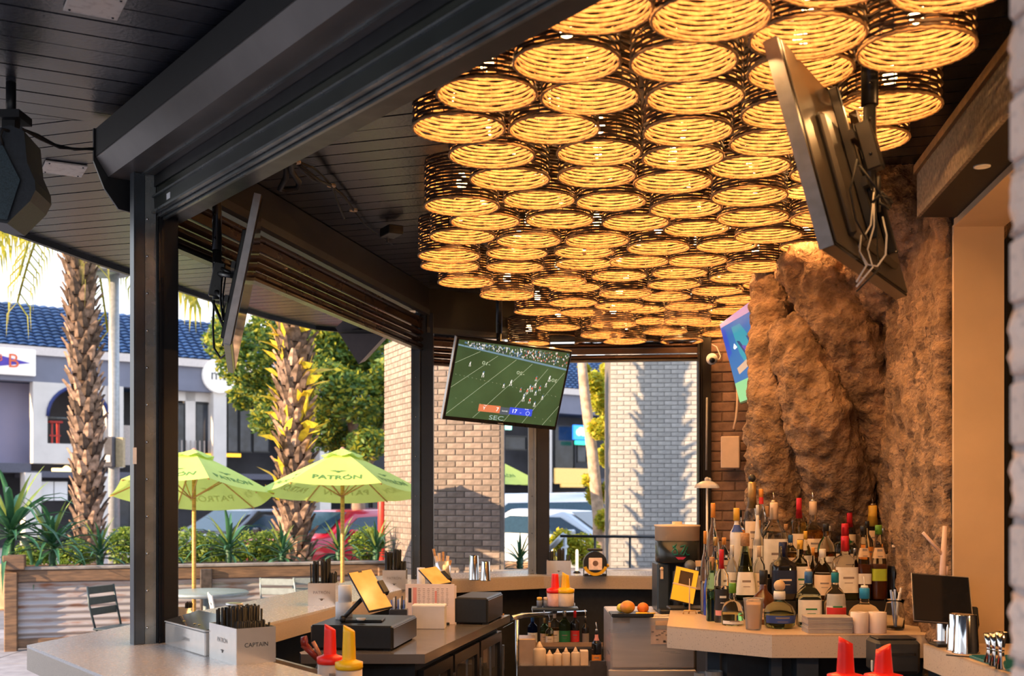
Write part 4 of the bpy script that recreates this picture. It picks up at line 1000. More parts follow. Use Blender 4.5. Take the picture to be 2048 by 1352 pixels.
umbrella(685, 12.1, 903, 985, .90, 'lime green patio umbrella left of the brick column', math.radians(-90 + 34), .12)
umbrella(925, 19.5, 890, 965, 1.35, 'lime green patio umbrella mostly hidden behind the brick column', math.radians(-70))

# ---------------------------------------------------------------- patio furniture
gm_ = M('chair_grey', (.30, .36, .40), .45, metal=.3, var=.1)
def patio_chair(x, y, rz, label, mat, slats=3):
    t = thing('patio_chair', label, 'chair', (x, y, 0), rz)
    part('seat', MB().box((0, 0, .44), (.42, .42, .022), bev=.008), mat, t)
    for sx in (-1, 1):
        for sy in (-1, 1): part('leg', MB().tube([(sx * .18, sy * .18, .43), (sx * .21, sy * .23, 0)], .012, 6), mat, t)
        part('back_post', MB().tube([(sx * .19, .19, .44), (sx * .20, .25, .66), (sx * .19, .28, .84)], .011, 6), mat, t)
    for k in range(slats): part('back_slat', MB().box((0, .245 + k * .015, .60 + k * .10), (.38, .012, .07), rot=Matrix.Rotation(-.15, 3, 'X'), bev=.004), mat, t)
    return t
dk_ch = M('chair_dark', (.05, .07, .08), .4, metal=.4, var=.1)
patio_chair(fx(250, 11.0), 11.0, 1.25, 'dark slatted patio chair left of the near post by the corrugated planter', dk_ch)
patio_chair(fx(485, 10.2), 10.2, 1.9, 'pale metal patio chair back right of the left umbrella pole', M('chair_pale', (.70, .70, .68), .35, metal=.3))
patio_chair(fx(577, 12.3), 12.3, 2.9, 'grey patio chair in front of the planter, left of the straw caddy', gm_)
patio_chair(fx(625, 12.4), 12.4, 3.3, 'grey patio chair close behind the straw caddy box', gm_)
t = thing('patio_table', 'round grey patio table under the left umbrella', 'table', (fx(412, 11.55), 11.55, 0))
part('table_top', MB().lathe([(.0, .70), (.40, .70), (.42, .715), (.42, .735), (.40, .745), (0, .745)], n=28), gm_, t)
part('pedestal', MB().tube([(0, 0, .02), (0, 0, .70)], .03, 10), gm_, t); part('foot', MB().lathe([(.24, 0), (.24, .015), (.05, .04)], n=20), gm_, t)

# ---------------------------------------------------------------- cars
def car(x, y, rz, label, paint, kind='sedan', name='car'):
    t = thing(name, label, 'car', (x, y, 0), rz); L = 4.5; Wd = 1.8
    if kind == 'sedan': prof = [(-2.25, .35), (-2.25, .62), (-2.1, .86), (-1.35, .95), (-.55, 1.40), (.65, 1.44), (1.45, 1.02), (2.1, .98), (2.25, .75), (2.25, .35)]; glass = [(-1.20, .98), (-.50, 1.36), (.62, 1.39), (1.30, 1.03)]
    else: prof = [(-2.3, .4), (-2.3, .80), (-2.15, 1.08), (-1.15, 1.18), (-.55, 1.72), (1.9, 1.76), (2.2, 1.15), (2.3, .9), (2.3, .4)]; glass = [(-1.02, 1.2), (-.50, 1.66), (1.82, 1.69), (2.02, 1.2)]
    mb = MB(); n = len(prof); vs = []
    lay = [(-1, .80), (-.94, 1.0), (-.5, 1.03), (0, 1.04), (.5, 1.03), (.94, 1.0), (1, .80)]
    for (s, k) in lay:
        for (px_, pz) in prof:
            zz_ = pz if pz < .9 else .9 + (pz - .9) * (k if abs(s) < .99 else .75)
            inset = .0 if pz < 1.0 else (pz - 1.0) * .42
            yy = s * (Wd / 2 - inset); xx = px_ * (1 if abs(s) < .9 else .97)
            vs.append((xx, yy, zz_ if pz > .5 else pz))
    fs = [list(range(n))[::-1], [(len(lay) - 1) * n + i for i in range(n)]]
    for a in range(len(lay) - 1):
        for i in range(n): fs.append([a * n + i, a * n + (i + 1) % n, (a + 1) * n + (i + 1) % n, (a + 1) * n + i])
    mb.add(vs, fs, 0, True); part('body', mb, paint, t)
    gl = M('car_glass', (.02, .05, .08), .12, var=.1, spec=.5)
    for s in (-1, 1):
        vv = []
        for (gx, gz) in glass: ins = (gz - 1.0) * .42 if gz > 1 else 0; vv.append((gx, s * (Wd / 2 - ins + .012), .9 + (gz - .9) * .86))
        part('side_window', MB().add(vv, [[0, 1, 2, 3] if s > 0 else [3, 2, 1, 0]]), gl, t)
    for (a, b, sg, nm) in ((0, 1, -1, 'windshield'), (3, 2, 1, 'rear_window')):
        (ax_, az_), (bx_, bz_) = glass[a], glass[b]; off = sg * .10
        pA = prof[3] if sg < 0 else prof[6]; pB = prof[4] if sg < 0 else prof[5]
        q = lambda p, f_, s, o=.02: (p[0] * (1 - f_) + 0, 0, 0)
        P0_, P1_ = Vector((pA[0], 0, .9 + (pA[1] - .9) * 1.04)), Vector((pB[0], 0, .9 + (pB[1] - .9) * 1.04)); D = P1_ - P0_; nn = Vector((-D.z, 0, D.x)) * (1 if sg < 0 else -1); nn.normalize(); nn = nn if nn.z > 0 else -nn
        c0_ = P0_ + D * .10 + nn * .02; c1_ = P0_ + D * .92 + nn * .02
        part(nm, MB().add([(c0_.x, -.68, c0_.z), (c0_.x, .68, c0_.z), (c1_.x, .56, c1_.z), (c1_.x, -.56, c1_.z)], [[0, 1, 2, 3] if sg > 0 else [3, 2, 1, 0]]), gl, t)
    tyre = M('tyre', (.015, .015, .015), .7, var=.1); rimm = M('wheel_rim', (.5, .5, .52), .3, metal=.8)
    wr = .33
    for sx in (-1.4, 1.38):
        for s in (-1, 1):
            cyl = MB(); y0 = s * .80; y1 = s * .93
            cyl.add([(sx + wr * math.cos(i * math.pi / 10), yy, wr + wr * math.sin(i * math.pi / 10)) for yy in (y0, y1) for i in range(20)], [list(range(20)), list(range(39, 19, -1))] + [[i, i + 20, (i + 1) % 20 + 20, (i + 1) % 20] for i in range(20)])
            w_ = part('wheel', cyl, tyre, t); y2 = s * .945
            part('wheel_rim', MB().add([(sx + .22 * math.cos(i * math.pi / 8), y2, wr + .22 * math.sin(i * math.pi / 8)) for i in range(16)] + [(sx, y2 + s * .01, wr)], [[i, (i + 1) % 16, 16] for i in range(16)]), rimm, w_)
    for s in (-1, 1):
        part('headlight', MB().sphere((-2.16, s * .64, .72), .12, 10, 6), M('headlight', (.8, .82, .85), .1), t)
        part('tail_light', MB().box((2.22, s * .66, .80), (.06, .28, .14), bev=.02), M('tail_light', (.6, .02, .02), .3, emit=(1, .05, .02), estr=.2), t)
        part('mirror', MB().box((-.85, s * .98, 1.02), (.12, .18, .12), bev=.03), paint, t)
    part('bumper', MB().box((-2.24, 0, .45), (.12, 1.6, .18), bev=.03).box((2.24, 0, .45), (.12, 1.6, .18), bev=.03), black_plastic, t)
    part('grille', MB().box((-2.26, 0, .64), (.05, .9, .12), bev=.01), black_plastic, t)
    part('number_plate', MB().box((-2.315, 0, .47), (.01, .36, .12)), white_plastic, t)
    return t
car(fx(695, 22.5), 22.5, .95, 'dark red car parked right of the thick palm trunk', M('paint_red', (.50, .015, .04), .18, coat=.8, var=.02))
car(fx(505, 23.5), 23.8, .95, 'black car with red lamps half hidden under the left umbrella', M('paint_black', (.03, .03, .035), .15, coat=.8, var=.02))
car(fx(1040, 24.5), 25.0, .35, 'silver-white off-road car behind the rear post', M('paint_silver', (.62, .68, .76), .25, metal=.2, coat=.6, var=.02), 'suv')
car(fx(1120, 21.0), 22.6, 2.60, 'pale silver sedan right of the rear post', M('paint_pale', (.66, .72, .80), .22, coat=.6, var=.02))
sb = at(764, 1042, 20); solo('bollard', MB().lathe([(.07, 0), (.07, HC + .0), (.05, HC + .05)], (sb.x, sb.y, 0), 12), M('bollard_red', (.75, .05, .03), .4), 'slim red roadside bollard left of the brick column', 'bollard')
# ---------------------------------------------------------------- artificial rock-bark tree trunk behind the bottle island
def remeshed(mb, voxel, name='tmp'):
    me = mb.mesh(name, []); o = bpy.data.objects.new(name, me); COL.objects.link(o)
    md = o.modifiers.new('r', 'REMESH'); md.mode = 'VOXEL'; md.voxel_size = voxel; md.use_smooth_shade = True
    dg = bpy.context.evaluated_depsgraph_get(); out = bpy.data.meshes.new_from_object(o.evaluated_get(dg)); bpy.data.objects.remove(o); return out
rk = MB()
def limb(pts, n=14):   # pts: (px, py, Y, r)
    P = [at(a, b, c) for a, b, c, r in pts]; rk.tube(P, [p[3] for p in pts], n)
rk.tube([(2.18, 7.25, .0), (2.16, 7.2, 1.2), (2.15, 7.2, 2.2), (2.12, 7.0, 2.9), (2.10, 6.7, 3.26)], [.52, .50, .49, .50, .54], 20)
rk.prism([tuple(rw(5.08, -.035)), tuple(rw(5.08, .10)), tuple(rw(7.0, .10)), tuple(rw(7.0, -.10))][::-1], 0, 3.25)
for (x_, y_, r_, zb_) in ((2.02, 5.24, .07, 2.1), (2.05, 5.5, .09, 1.9), (2.09, 5.8, .11, 1.75), (2.14, 6.1, .13, 1.60), (2.20, 6.45, .18, .9)): rk.tube([(x_ + .10, y_, zb_ - .2), (x_ + .03, y_, zb_ + .4), (x_, y_, 3.26)], [r_ * .5, r_, r_], 12)
rk.tube([(2.34, 7.1, 0), (2.32, 7.0, 1.5), (2.30, 6.8, 2.6), (2.2, 6.4, 3.24)], [.52, .52, .50, .48], 18)
rk.tube([(2.2, 7.0, 2.1), (2.2, 6.6, 2.7), (2.14, 5.9, 3.1), (2.12, 5.5, 3.26)], [.36, .36, .36, .38], 16)
limb([(1590, 515, 6.45, .12), (1640, 570, 6.30, .145), (1705, 680, 6.22, .155), (1755, 830, 6.32, .15), (1795, 1000, 6.5, .15), (1815, 1180, 6.6, .17)])
limb([(1585, 650, 6.42, .11), (1605, 725, 6.32, .135), (1640, 830, 6.28, .165), (1672, 960, 6.38, .17), (1690, 1080, 6.55, .18), (1700, 1260, 6.7, .19)])
limb([(1548, 480, 6.85, .12), (1545, 600, 6.80, .11), (1538, 700, 6.62, .10), (1540, 790, 6.5, .115), (1545, 900, 6.5, .13), (1555, 1020, 6.6, .145), (1560, 1240, 6.7, .16)])
limb([(1600, 860, 6.6, .10), (1600, 1000, 6.6, .14), (1630, 1150, 6.6, .16)])
limb([(1690, 470, 6.4, .14), (1780, 560, 6.2, .13), (1825, 700, 6.3, .13), (1850, 900, 6.55, .14), (1855, 1100, 6.7, .14)])
me = remeshed(rk, .019)
co = [v.co.copy() for v in me.vertices]; no = [v.normal.copy() for v in me.vertices]
for i, v in enumerate(me.vertices):
    p = co[i]; q = Vector((p.x * 3.0, p.y * 3.0, p.z * 1.7))
    d = .022 * mnoise.fractal(q * 1.6, 1.0, 2.0, 4) + .020 * (1 - 2 * abs(mnoise.noise(q * 3.1))) + .020 * mnoise.noise(p * 22) + .016 * (1 - 2 * abs(mnoise.noise(p * 15)))
    v.co = p + no[i] * d
rock_m = M('rock_bark', (.36, .22, .125), .85, var=.3, scale=7, col2=(.14, .08, .042), bump=1.0, bscale=38, detail=8, fac=(.40, .62))
me.materials.clear(); me.materials.append(rock_m)
for nd in rock_m.node_tree.nodes:
    if nd.type == 'BUMP': nd.inputs['Distance'].default_value = .035
tr = thing('sculpted_tree', 'huge sculpted brown tree trunk with twisting roots rising behind the bottles', 'tree trunk', (2.05, 7.0, 0))
me.transform(ROOTM[tr.name].inverted()); me.name = 'trunk'
for p in me.polygons: p.use_smooth = True
new_obj('trunk', me, tr)

# ---------------------------------------------------------------- televisions
scr_black = M('screen_black', (.010, .010, .012), .05, var=.05, spec=.6)
bez = M('bezel', (.012, .012, .013), .22, var=.05)
backm = M('tv_back', (.030, .028, .027), .35, var=.1, scale=4)
silver = M('silver_edge', (.42, .42, .43), .35, metal=.6, var=.05)
def tv(TL, TR, BL, th, label, name='television'):
    """flat panel with world corners; z axis of its frame points out of the screen"""
    TL, TR, BL = Vector(TL), Vector(TR), Vector(BL); x = TR - TL; Wd = x.length; y = TL - BL; Hh = y.length
    M_ = frame((TL + TR) / 2 + (BL - TL) / 2, x, y); t = thing(name, label, 'television', mat=M_)
    part('casing', MB().box((0, 0, -th / 2), (Wd, Hh, th), bev=.004, mi=0), bez, t)
    return t, Wd, Hh
def mount(t, Wd, Hh, th, pole_w, side=1, extra=0.0):
    mb = MB(); z0 = -th
    for sx in (-1, 1): mb.box((sx * Wd * .13, 0, z0 - .018), (.03, Hh * .78, .03), bev=.004)
    mb.box((0, Hh * .12, z0 - .04), (Wd * .34, .03, .016)).box((0, -Hh * .12, z0 - .04), (Wd * .34, .03, .016))
    part('mount_bracket', mb, black_metal, t)
    inv = ROOTM[t.name].inverted(); q = inv @ Vector(pole_w)
    arm = MB().tube([(-.05, .05, z0 - .04), (q.x, q.y + .03, q.z)], .012, 6).tube([(.05, -.05, z0 - .04), (q.x, q.y - .05, q.z)], .012, 6).tube([(.08, .08, z0 - .04), (q.x, q.y + .06, q.z)], .009, 6).tube([(.07, -.16, z0 - .04), (q.x, q.y - .10, q.z)], .008, 6)
    arm.box((q.x, q.y, q.z), (.05, .16, .05), bev=.005)
    part('mount_arm', arm, black_metal, t)
def pole(x, y, z0, r0, r1, zmid, t, label=None):
    inv = ROOTM[t.name].inverted()
    mb = MB().tube([(x, y, z0), (x, y, zmid)], r1, 14).tube([(x, y, zmid), (x, y, CEIL - .003)], r0, 14).lathe([(r0 * 2.2, CEIL - .012), (r0 * 2.2, CEIL - .003)], (x, y, 0), 16)
    o = part('ceiling_pole', mb, M('pole_black', (.02, .02, .02), .3, metal=.3, var=.1), t, True)
    bm = MB()
    for k in range(4): bm.sphere((x - .2 * r0, y - r0 * .98, z0 + .06 + k * .11), .006, 6, 4)
    part('pole_bolt', bm, black_gloss, o, True); return o
# football television
corners = [(912, 673), (1143, 702), (1116, 855), (887, 839)]
def quadpose(c, width):
    r = [Vector(((a - 1024) / F, 1, (YH - b) / F)) for a, b in c]
    A = Matrix(((r[1].x, -r[2].x, r[3].x), (r[1].y, -r[2].y, r[3].y), (r[1].z, -r[2].z, r[3].z)))
    d = A.inverted() @ r[0]; P = [r[0], r[1] * d.x, r[2] * d.y, r[3] * d.z]; s = width / (P[1] - P[0]).length
    return [p * s + Vector((0, 0, HC)) for p in P]
Ytv = 7.7
TL_, TR_ = at(912, 673, Ytv + .00), at(1143, 702, Ytv + .32); BL_ = at(887, 839, Ytv + .18)
t, Wd, Hh = tv(TL_, TR_, BL_, .045, 'wall-sized football game on the television hanging in the centre, tilted down')
t['label'] = 'central hanging television showing a football game, tilted between the two rear posts'
def emis(name, c=(0, 0, 0), s=1.0): return MATS.get(name) or M(name, tuple(.25 * q_ for q_ in c), .3, var=0, emit=c, estr=s * (.55 if name.startswith('tv_') else 1))
green = M('field_green', (.036, .068, .028), .4, var=.25, scale=3, emit='base', estr=.8, col2=(.024, .045, .018))
sc = part('screen', MB().box((0, .006, .0012), (Wd - .035, Hh - .045, .002)), green, t)
sw, shh = Wd - .035, Hh - .045
def S(u, v, z=.003): return Vector((-sw / 2 + sw * u, .006 - shh / 2 + shh * (1 - v), z))
def sline(mb, a, b, w=.002): 
    a = S(*a); b = S(*b); d = (b - a).normalized(); n = Vector((-d.y, d.x, 0)) * w / 2
    mb.add([a - n, b - n, b + n, a + n], [[0, 1, 2, 3]])
wh = emis('line_white', (.30, .34, .22), 1.0); L_ = MB()
for (a, b) in (((.0, .30), (.20, .12)), ((.0, .62), (.36, .15)), ((.0, .97), (.53, .17)), ((.24, .99), (.68, .20)), ((.52, 1.0), (.83, .24)), ((.69, 1.0), (.985, .27)), ((.88, 1.0), (1.0, .72))): sline(L_, a, b)
for k in range(26):
    u = .02 + k * .037; sline(L_, (u, .44 + u * .16), (u + .008, .445 + u * .16)); 
    if k % 2: sline(L_, (u, .74 + u * .20), (u + .008, .745 + u * .20))
part('yard_lines', L_, wh, sc)
crowd = MB(); rnd = random.Random(4); cm = [emis('crowd_red', (.45, .10, .06)), emis('crowd_white', (.55, .52, .48)), emis('crowd_blue', (.08, .16, .30)), emis('crowd_dark', (.03, .03, .035)), emis('crowd_grey', (.20, .20, .20))]
for k in range(420):
    u = rnd.uniform(.05, 1); v0 = rnd.uniform(.0, .055 + .13 * max(0, u - .1)) + .004; c = S(u, v0 + .012, .0032); s = rnd.uniform(.0025, .005)
    crowd.add([c + Vector((-s * .6, -s * 1.6, 0)), c + Vector((s * .6, -s * 1.6, 0)), c + Vector((s * .6, s, 0)), c + Vector((-s * .6, s, 0))], [[0, 1, 2, 3]], rnd.choice([0, 1, 1, 2, 3, 3, 4] if u > .6 else [1, 2, 3, 3, 4]))
part('crowd', crowd, cm, sc)
sl = MB(); sl.add([S(0, .055, .0026), S(1, .21, .0026), S(1, .235, .0026), S(0, .075, .0026)], [[0, 3, 2, 1]]); part('sideline', sl, emis('sideline_blue', (.10, .16, .20)), sc)
pl = MB(); rp_ = [(.13, .29, 1), (.26, .40, 1.3), (.46, .52, 1), (.52, .47, 1.3), (.62, .55, 1), (.66, .62, 1), (.68, .56, 1.2), (.70, .50, 1), (.72, .52, 1.3), (.745, .47, 1.1), (.74, .38, 1.1), (.66, .66, 1.3), (.72, .68, 1.2), (.77, .72, 1.2), (.83, .62, 1), (.86, .36, 1.3), (.79, .50, 1.2), (.76, .57, 1.1), (.84, .45, 1)]
for i, (u, v, s) in enumerate(rp_):
    for (dx, dy, w, h, mi) in ((0, 0, .008, .012, (1 if i % 2 else 0) if .6 < u < .8 else 1), (-.004, -.014, .003, .012, 1), (.005, -.013, .003, .012, 1), (.002, .010, .006, .006, 2 if i % 3 else 1)):
        c = S(u, v) + Vector((dx, dy, .001 * 1)) * s; pl.add([c + Vector((-w / 2, -h / 2, 0)) * s, c + Vector((w / 2, -h / 2, 0)) * s, c + Vector((w / 2, h / 2, 0)) * s, c + Vector((-w / 2, h / 2, 0)) * s], [[0, 1, 2, 3]], mi)
part('players', pl, cm, sc)
Lm = frame((0, 0, 0), (1, 0, 0), (0, 1, 0))
def stext(txt, u, v, size, mat, rot=0.0, sx=1.0, mirror=False):
    put_text('screen_text', txt, size, mat, sc, Matrix.Translation(S(u, v, .0045)) @ Matrix.Rotation(rot, 4, 'Z') @ Matrix.Diagonal((sx, 1, 1, 1)), world=False, mirror=mirror)
stext('-10', .27, .265, .034, wh, -.12, 1.4, True); stext('-20', .59, .34, .034, wh, -.12, 1.4, True); stext('30-', .90, .385, .034, wh, -.1, 1.4, True)
def sbar(u0, u1, v0, v1, mat, nm, z=.0036): part(nm, MB().add([S(u0, v1, z), S(u1, v1, z), S(u1, v0, z), S(u0, v0, z)], [[0, 1, 2, 3]]), mat, sc)
sbar(.275, .47, .80, .895, emis('score_orange', (.42, .12, .05)), 'score_panel'); sbar(.47, .555, .81, .91, emis('score_dark', (.05, .06, .07)), 'score_panel'); sbar(.555, .765, .80, .895, emis('score_blue', (.03, .05, .42)), 'score_panel')
bright_w = emis('text_white', (.75, .75, .72), 1.0)
stext('7', .445, .85, .040, bright_w); stext('17', .60, .85, .040, bright_w); stext('Y', .325, .85, .030, bright_w); stext('2nd 0:50', .513, .86, .012, bright_w); stext('Texas', .33, .808, .010, bright_w); stext('Florida', .71, .808, .010, bright_w); stext('--', .66, .86, .02, bright_w)
put = MB().lathe([(.012, 0), (.015, 0)], n=16, close=False); put.v = [(x_, y_, 0.0) for x_, y_, z_ in put.v]; pr_ = put.mesh('score_ring', emis('ring_blue', (.35, .40, .75))); o = new_obj('score_ring', pr_, sc, S(.725, .86, .0045))
stext('SEC', .45, .965, .045, emis('text_grey', (.22, .28, .26)), 0, 1.5)
part('logo_dot', MB().box((0, -Hh / 2 + .010, .001), (.04, .006, .002)), M('tv_logo', (.3, .3, .3), .4), t)
part('side_rim', MB().box((-Wd / 2 - .002, 0, -.02), (.004, Hh, .04)), M('rim_bright', (.65, .62, .58), .35, metal=.3), t)
cp = (TL_ + TR_) / 2; pcx = at(998, 640, Ytv + .35)
mount(t, Wd, Hh, .045, (pcx.x, pcx.y, cp.z - .15)); pole(pcx.x, pcx.y, cp.z - .22, .022, .018, cp.z + .1, t)
# right small television (partly behind the trunk)
TL_ = at(1439, 648, 8.2); w_ = V(.02, -1.05, 0); t, Wd, Hh = tv(TL_, TL_ + w_, at(1481, 809, 8.2), .04, 'right television showing blue and green graphics, half hidden behind the sculpted trunk')
sw, shh = Wd - .02, Hh - .02
def quadpart(name, pts, mat, z): part(name, MB().add([S(u, v, z) for u, v in pts], [list(range(len(pts)))[::-1]]), mat, sc)
sc = part('screen', MB().box((0, .006, .0012), (sw, shh, .002)), emis('tv_blue', (.005, .13, .42)), t)
quadpart('graphic', [(0, .62), (.3, .62), (.6, 1.0), (.0, 1.0)][:0] or [(0, .76), (1, .76), (1, 1), (0, 1)], emis('tv_green', (.25, .62, .28)), .003)
quadpart('graphic', [(0, 0), (1, 0), (1, .10), (0, .05)], emis('tv_pink', (.45, .28, .50)), .003)
quadpart('graphic', [(.30, .12), (.55, .14), (1.0, .70), (.55, .75), (.35, .45)], emis('tv_teal', (.01, .30, .42)), .0032)
quadpart('graphic', [(.45, .38), (.55, .40), (.98, .75), (.80, .75)], emis('tv_violet', (.13, .06, .42)), .0036)
quadpart('graphic', [(.62, .30), (.75, .34), (.9, .62), (.78, .60)], emis('tv_navy', (.01, .03, .16)), .0034)
quadpart('graphic', [(.35, .30), (.43, .32), (.62, .56), (.50, .50)], emis('tv_navy'), .0034)
quadpart('graphic', [(.18, .60), (.70, .52), (.74, .60), (.20, .68)], emis('tv_cream', (.62, .42, .28)), .004)
quadpart('graphic', [(0, .05), (.12, .1), (.14, .40), (0, .45)], emis('tv_royal', (.01, .06, .50)), .0033)
quadpart('graphic', [(.22, .36), (.27, .31), (.33, .37), (.25, .38)], bright_w, .004)
mount(t, Wd, Hh, .04, (TL_.x + .22, TL_.y - .5, TL_.z - .25)); pole(TL_.x + .22, TL_.y - .5, TL_.z - .40, .022, .018, TL_.z - .05, t)
# left television
BN = V(-1.122, 4.60, 2.304); BF = V(-1.361, 5.64, 2.304); TN = V(-1.005, 4.63, 2.912); TF = TN + (BF - BN)
t, Wd, Hh = tv(TN, TF, BN, .034, 'left television seen edge-on, hanging beside the near post')
t_ = ROOTM[t.name]
refl = part('screen', MB().box((0, .004, .001), (Wd - .02, Hh - .03, .002)), scr_black, t)
part('side_rim', MB().box((-Wd / 2 - .002, -.0, -.019), (.003, Hh, .028)).box((0, -Hh / 2 - .002, -.018), (Wd, .003, .026)), M('rim_grey', (.22, .23, .25), .35, metal=.3), t)
mount(t, Wd, Hh, .034, tuple(at(434, 560, 5.3))); q = at(434, 560, 5.3); pole(q.x, q.y, fz(600, 5.3), .022, .021, fz(500, 5.3), t)
cb = MB(); A = at(428, 600, 5.28); cb.tube([A, A + V(-.005, 0, -.12), A + V(.0, 0, -.22), A + V(.035, -.02, -.27), A + V(.08, -.1, -.26), at(455, 640, 5.1)], .005, 6)
cb.tube([at(443, 560, 5.2), at(441, 600, 5.15), at(446, 640, 5.1), at(453, 625, 5.1)], .005, 6).tube([at(452, 545, 5.2), at(446, 590, 5.15), at(449, 650, 5.1), at(455, 660, 5.05)], .004, 6)
part('cable', cb, cord_mat, t, True)
# large right television seen from behind
BN = V(.887, 3.31, 2.408); dW = V(.507, .862, 0).normalized() * .985; TN = V(.742, 3.395, 3.04); BL = BN
t, Wd, Hh = tv(TN + dW, TN, BN + dW, .045, 'large television seen from behind, tilted, hanging at the upper right')
part('screen', MB().box((0, .004, .001), (Wd - .02, Hh - .03, .002)), scr_black, t)
part('back_cover', MB().box((0, 0, -.047), (Wd * .985, Hh * .97, .006), bev=.003).box((0, -Hh * .10, -.062), (Wd * .62, Hh * .62, .03), bev=.012), M('tv_back_gloss', (.045, .038, .032), .42, var=.08, scale=4), t)
part('side_rim', MB().box((Wd / 2 + .002, 0, -.020), (.003, Hh, .042)), M('rim_dim', (.20, .21, .23), .35, metal=.4), t)
q = V(1.126, 3.62, 2.80); mount(t, Wd, Hh, .075, tuple(q)); pole(q.x, q.y, 2.60, .027, .021, 2.93, t)
cb = MB()
for k, (col, off) in enumerate((('w', 0), ('w', 1), ('b', 2))):
    a = at(1748, 385 + 3 * k, 3.55)
    cb.tube([a, a + V(-.01 + .01 * k, 0, -.10), a + V(-.05 + .03 * k, 0, -.17), a + V(-.03 + .02 * k, -.02, -.23), a + V(-.06, -.02, -.28 - .01 * k)], .0028, 6, 0 if col == 'w' else 1)
a = at(1722, 470, 3.5); cb.tube([a, a + V(-.005, 0, -.05), a + V(.02, 0, -.09), a + V(.05, 0, -.095), a + V(.075, 0, -.06), a + V(.078, 0, .0), a + V(.072, .02, .06)], .0028, 6)
a = at(1745, 405, 3.5); cb.tube([a, a + V(.03, 0, .03), a + V(.06, 0, .0), a + V(.05, 0, -.02), a + V(.02, 0, 0)], .005, 6, 1).tube([at(1718, 330, 3.45), at(1745, 365, 3.45), at(1775, 408, 3.45), at(1783, 398, 3.45), at(1760, 392, 3.45)], .004, 6, 1)
cb.tube([at(1715, 318, 3.45), at(1700, 380, 3.45), at(1712, 440, 3.45), at(1735, 480, 3.45)], .0035, 6, 1)
part('cable', cb, [M('cable_white', (.6, .58, .55), .5, var=0), cord_mat], t, True)

# ---------------------------------------------------------------- loudspeakers
sb = M('speaker_body', (.018, .022, .028), .5, var=.15, scale=40, bump=.1)
Ys = 4.35; outl = [(-30, 262), (20, 250), (48, 262), (54, 325), (70, 362), (71, 380), (60, 402), (14, 447), (-30, 440)]
t = thing('loudspeaker', 'big black loudspeaker hanging from the soffit at the left edge', 'speaker', tuple(at(20, 350, Ys)))
fr = [at(a, b, Ys) for a, b in outl]; bk_ = [at(a, b, Ys) + V(-.06, .30, .02) for a, b in outl]; n = len(fr)
part('cabinet', MB().add([tuple(p) for p in fr + bk_], [list(range(n))[::-1], list(range(n, 2 * n))] + [[i, (i + 1) % n, (i + 1) % n + n, i + n] for i in range(n)]), sb, t, True)
part('grille', MB().add([tuple(at(a, b, Ys - .012)) for a, b in ((-30, 300), (5, 290), (40, 360), (14, 440), (-30, 434))], [[4, 3, 2, 1, 0]]), M('grille_dark', (.03, .05, .06), .6, var=.3, scale=200), t, True)
part('bracket', MB().box(tuple(at(22, 248, Ys + .1)), (.05, .05, .10)).box(tuple(at(10, 236, Ys + .1)), (.16, .12, .03)).tube([at(22, 240, Ys + .1), V(at(22, 240, Ys + .1).x, Ys + .1, SZ)], .02, 8), black_metal, t, True)
part('cable', MB().tube([at(18, 262, Ys), at(5, 258, Ys - .02), at(0, 272, Ys - .02), at(6, 292, Ys)], .006, 6).tube([at(42, 258, Ys), at(75, 270, 4.5), at(110, 290, 4.6), at(150, 299, 4.7), at(187, 297, 4.8)], .006, 6).tube([at(42, 256, Ys), at(80, 278, 4.5), at(120, 296, 4.6), at(187, 299, 4.8)], .005, 6), cord_mat, t, True)
Yb = 9.6; t = thing('loudspeaker', 'black wedge loudspeaker hanging under the soffit beside the brick column', 'speaker', tuple(at(720, 660, Yb)))
fr = [at(a, b, Yb) for a, b in ((671, 655), (717, 728), (773, 668), (724, 606))]; bk_ = [p + V(.02, .30, .06) for p in fr]
part('cabinet', MB().hexa([tuple(p) for p in fr] + [tuple(p) for p in bk_]), M('speaker_rim', (.14, .12, .12), .5, var=.05), t, True)
cc = sum(fr, Vector()) / 4; fi = [cc + (p - cc) * .93 + V(0, -.012, 0) for p in fr]; part('grille', MB().add([tuple(p) for p in fi], [[0, 1, 2, 3]]), M('grille_black', (.008, .008, .008), .7, var=.2), t, True)
part('cone', MB().lathe([(.0, .0), (.03, .012), (.065, .0)], n=16, close=False), black_gloss, t); t.children[-1].matrix_local = Matrix.Translation(cc + V(.0, -.02, .0) - Vector(t.location)) @ Matrix.Rotation(math.pi / 2, 4, 'X')
part('bracket', MB().tube([cc + V(.02, .2, .25), V(cc.x + .02, cc.y + .2, SZ)], .02, 8), black_metal, t, True)

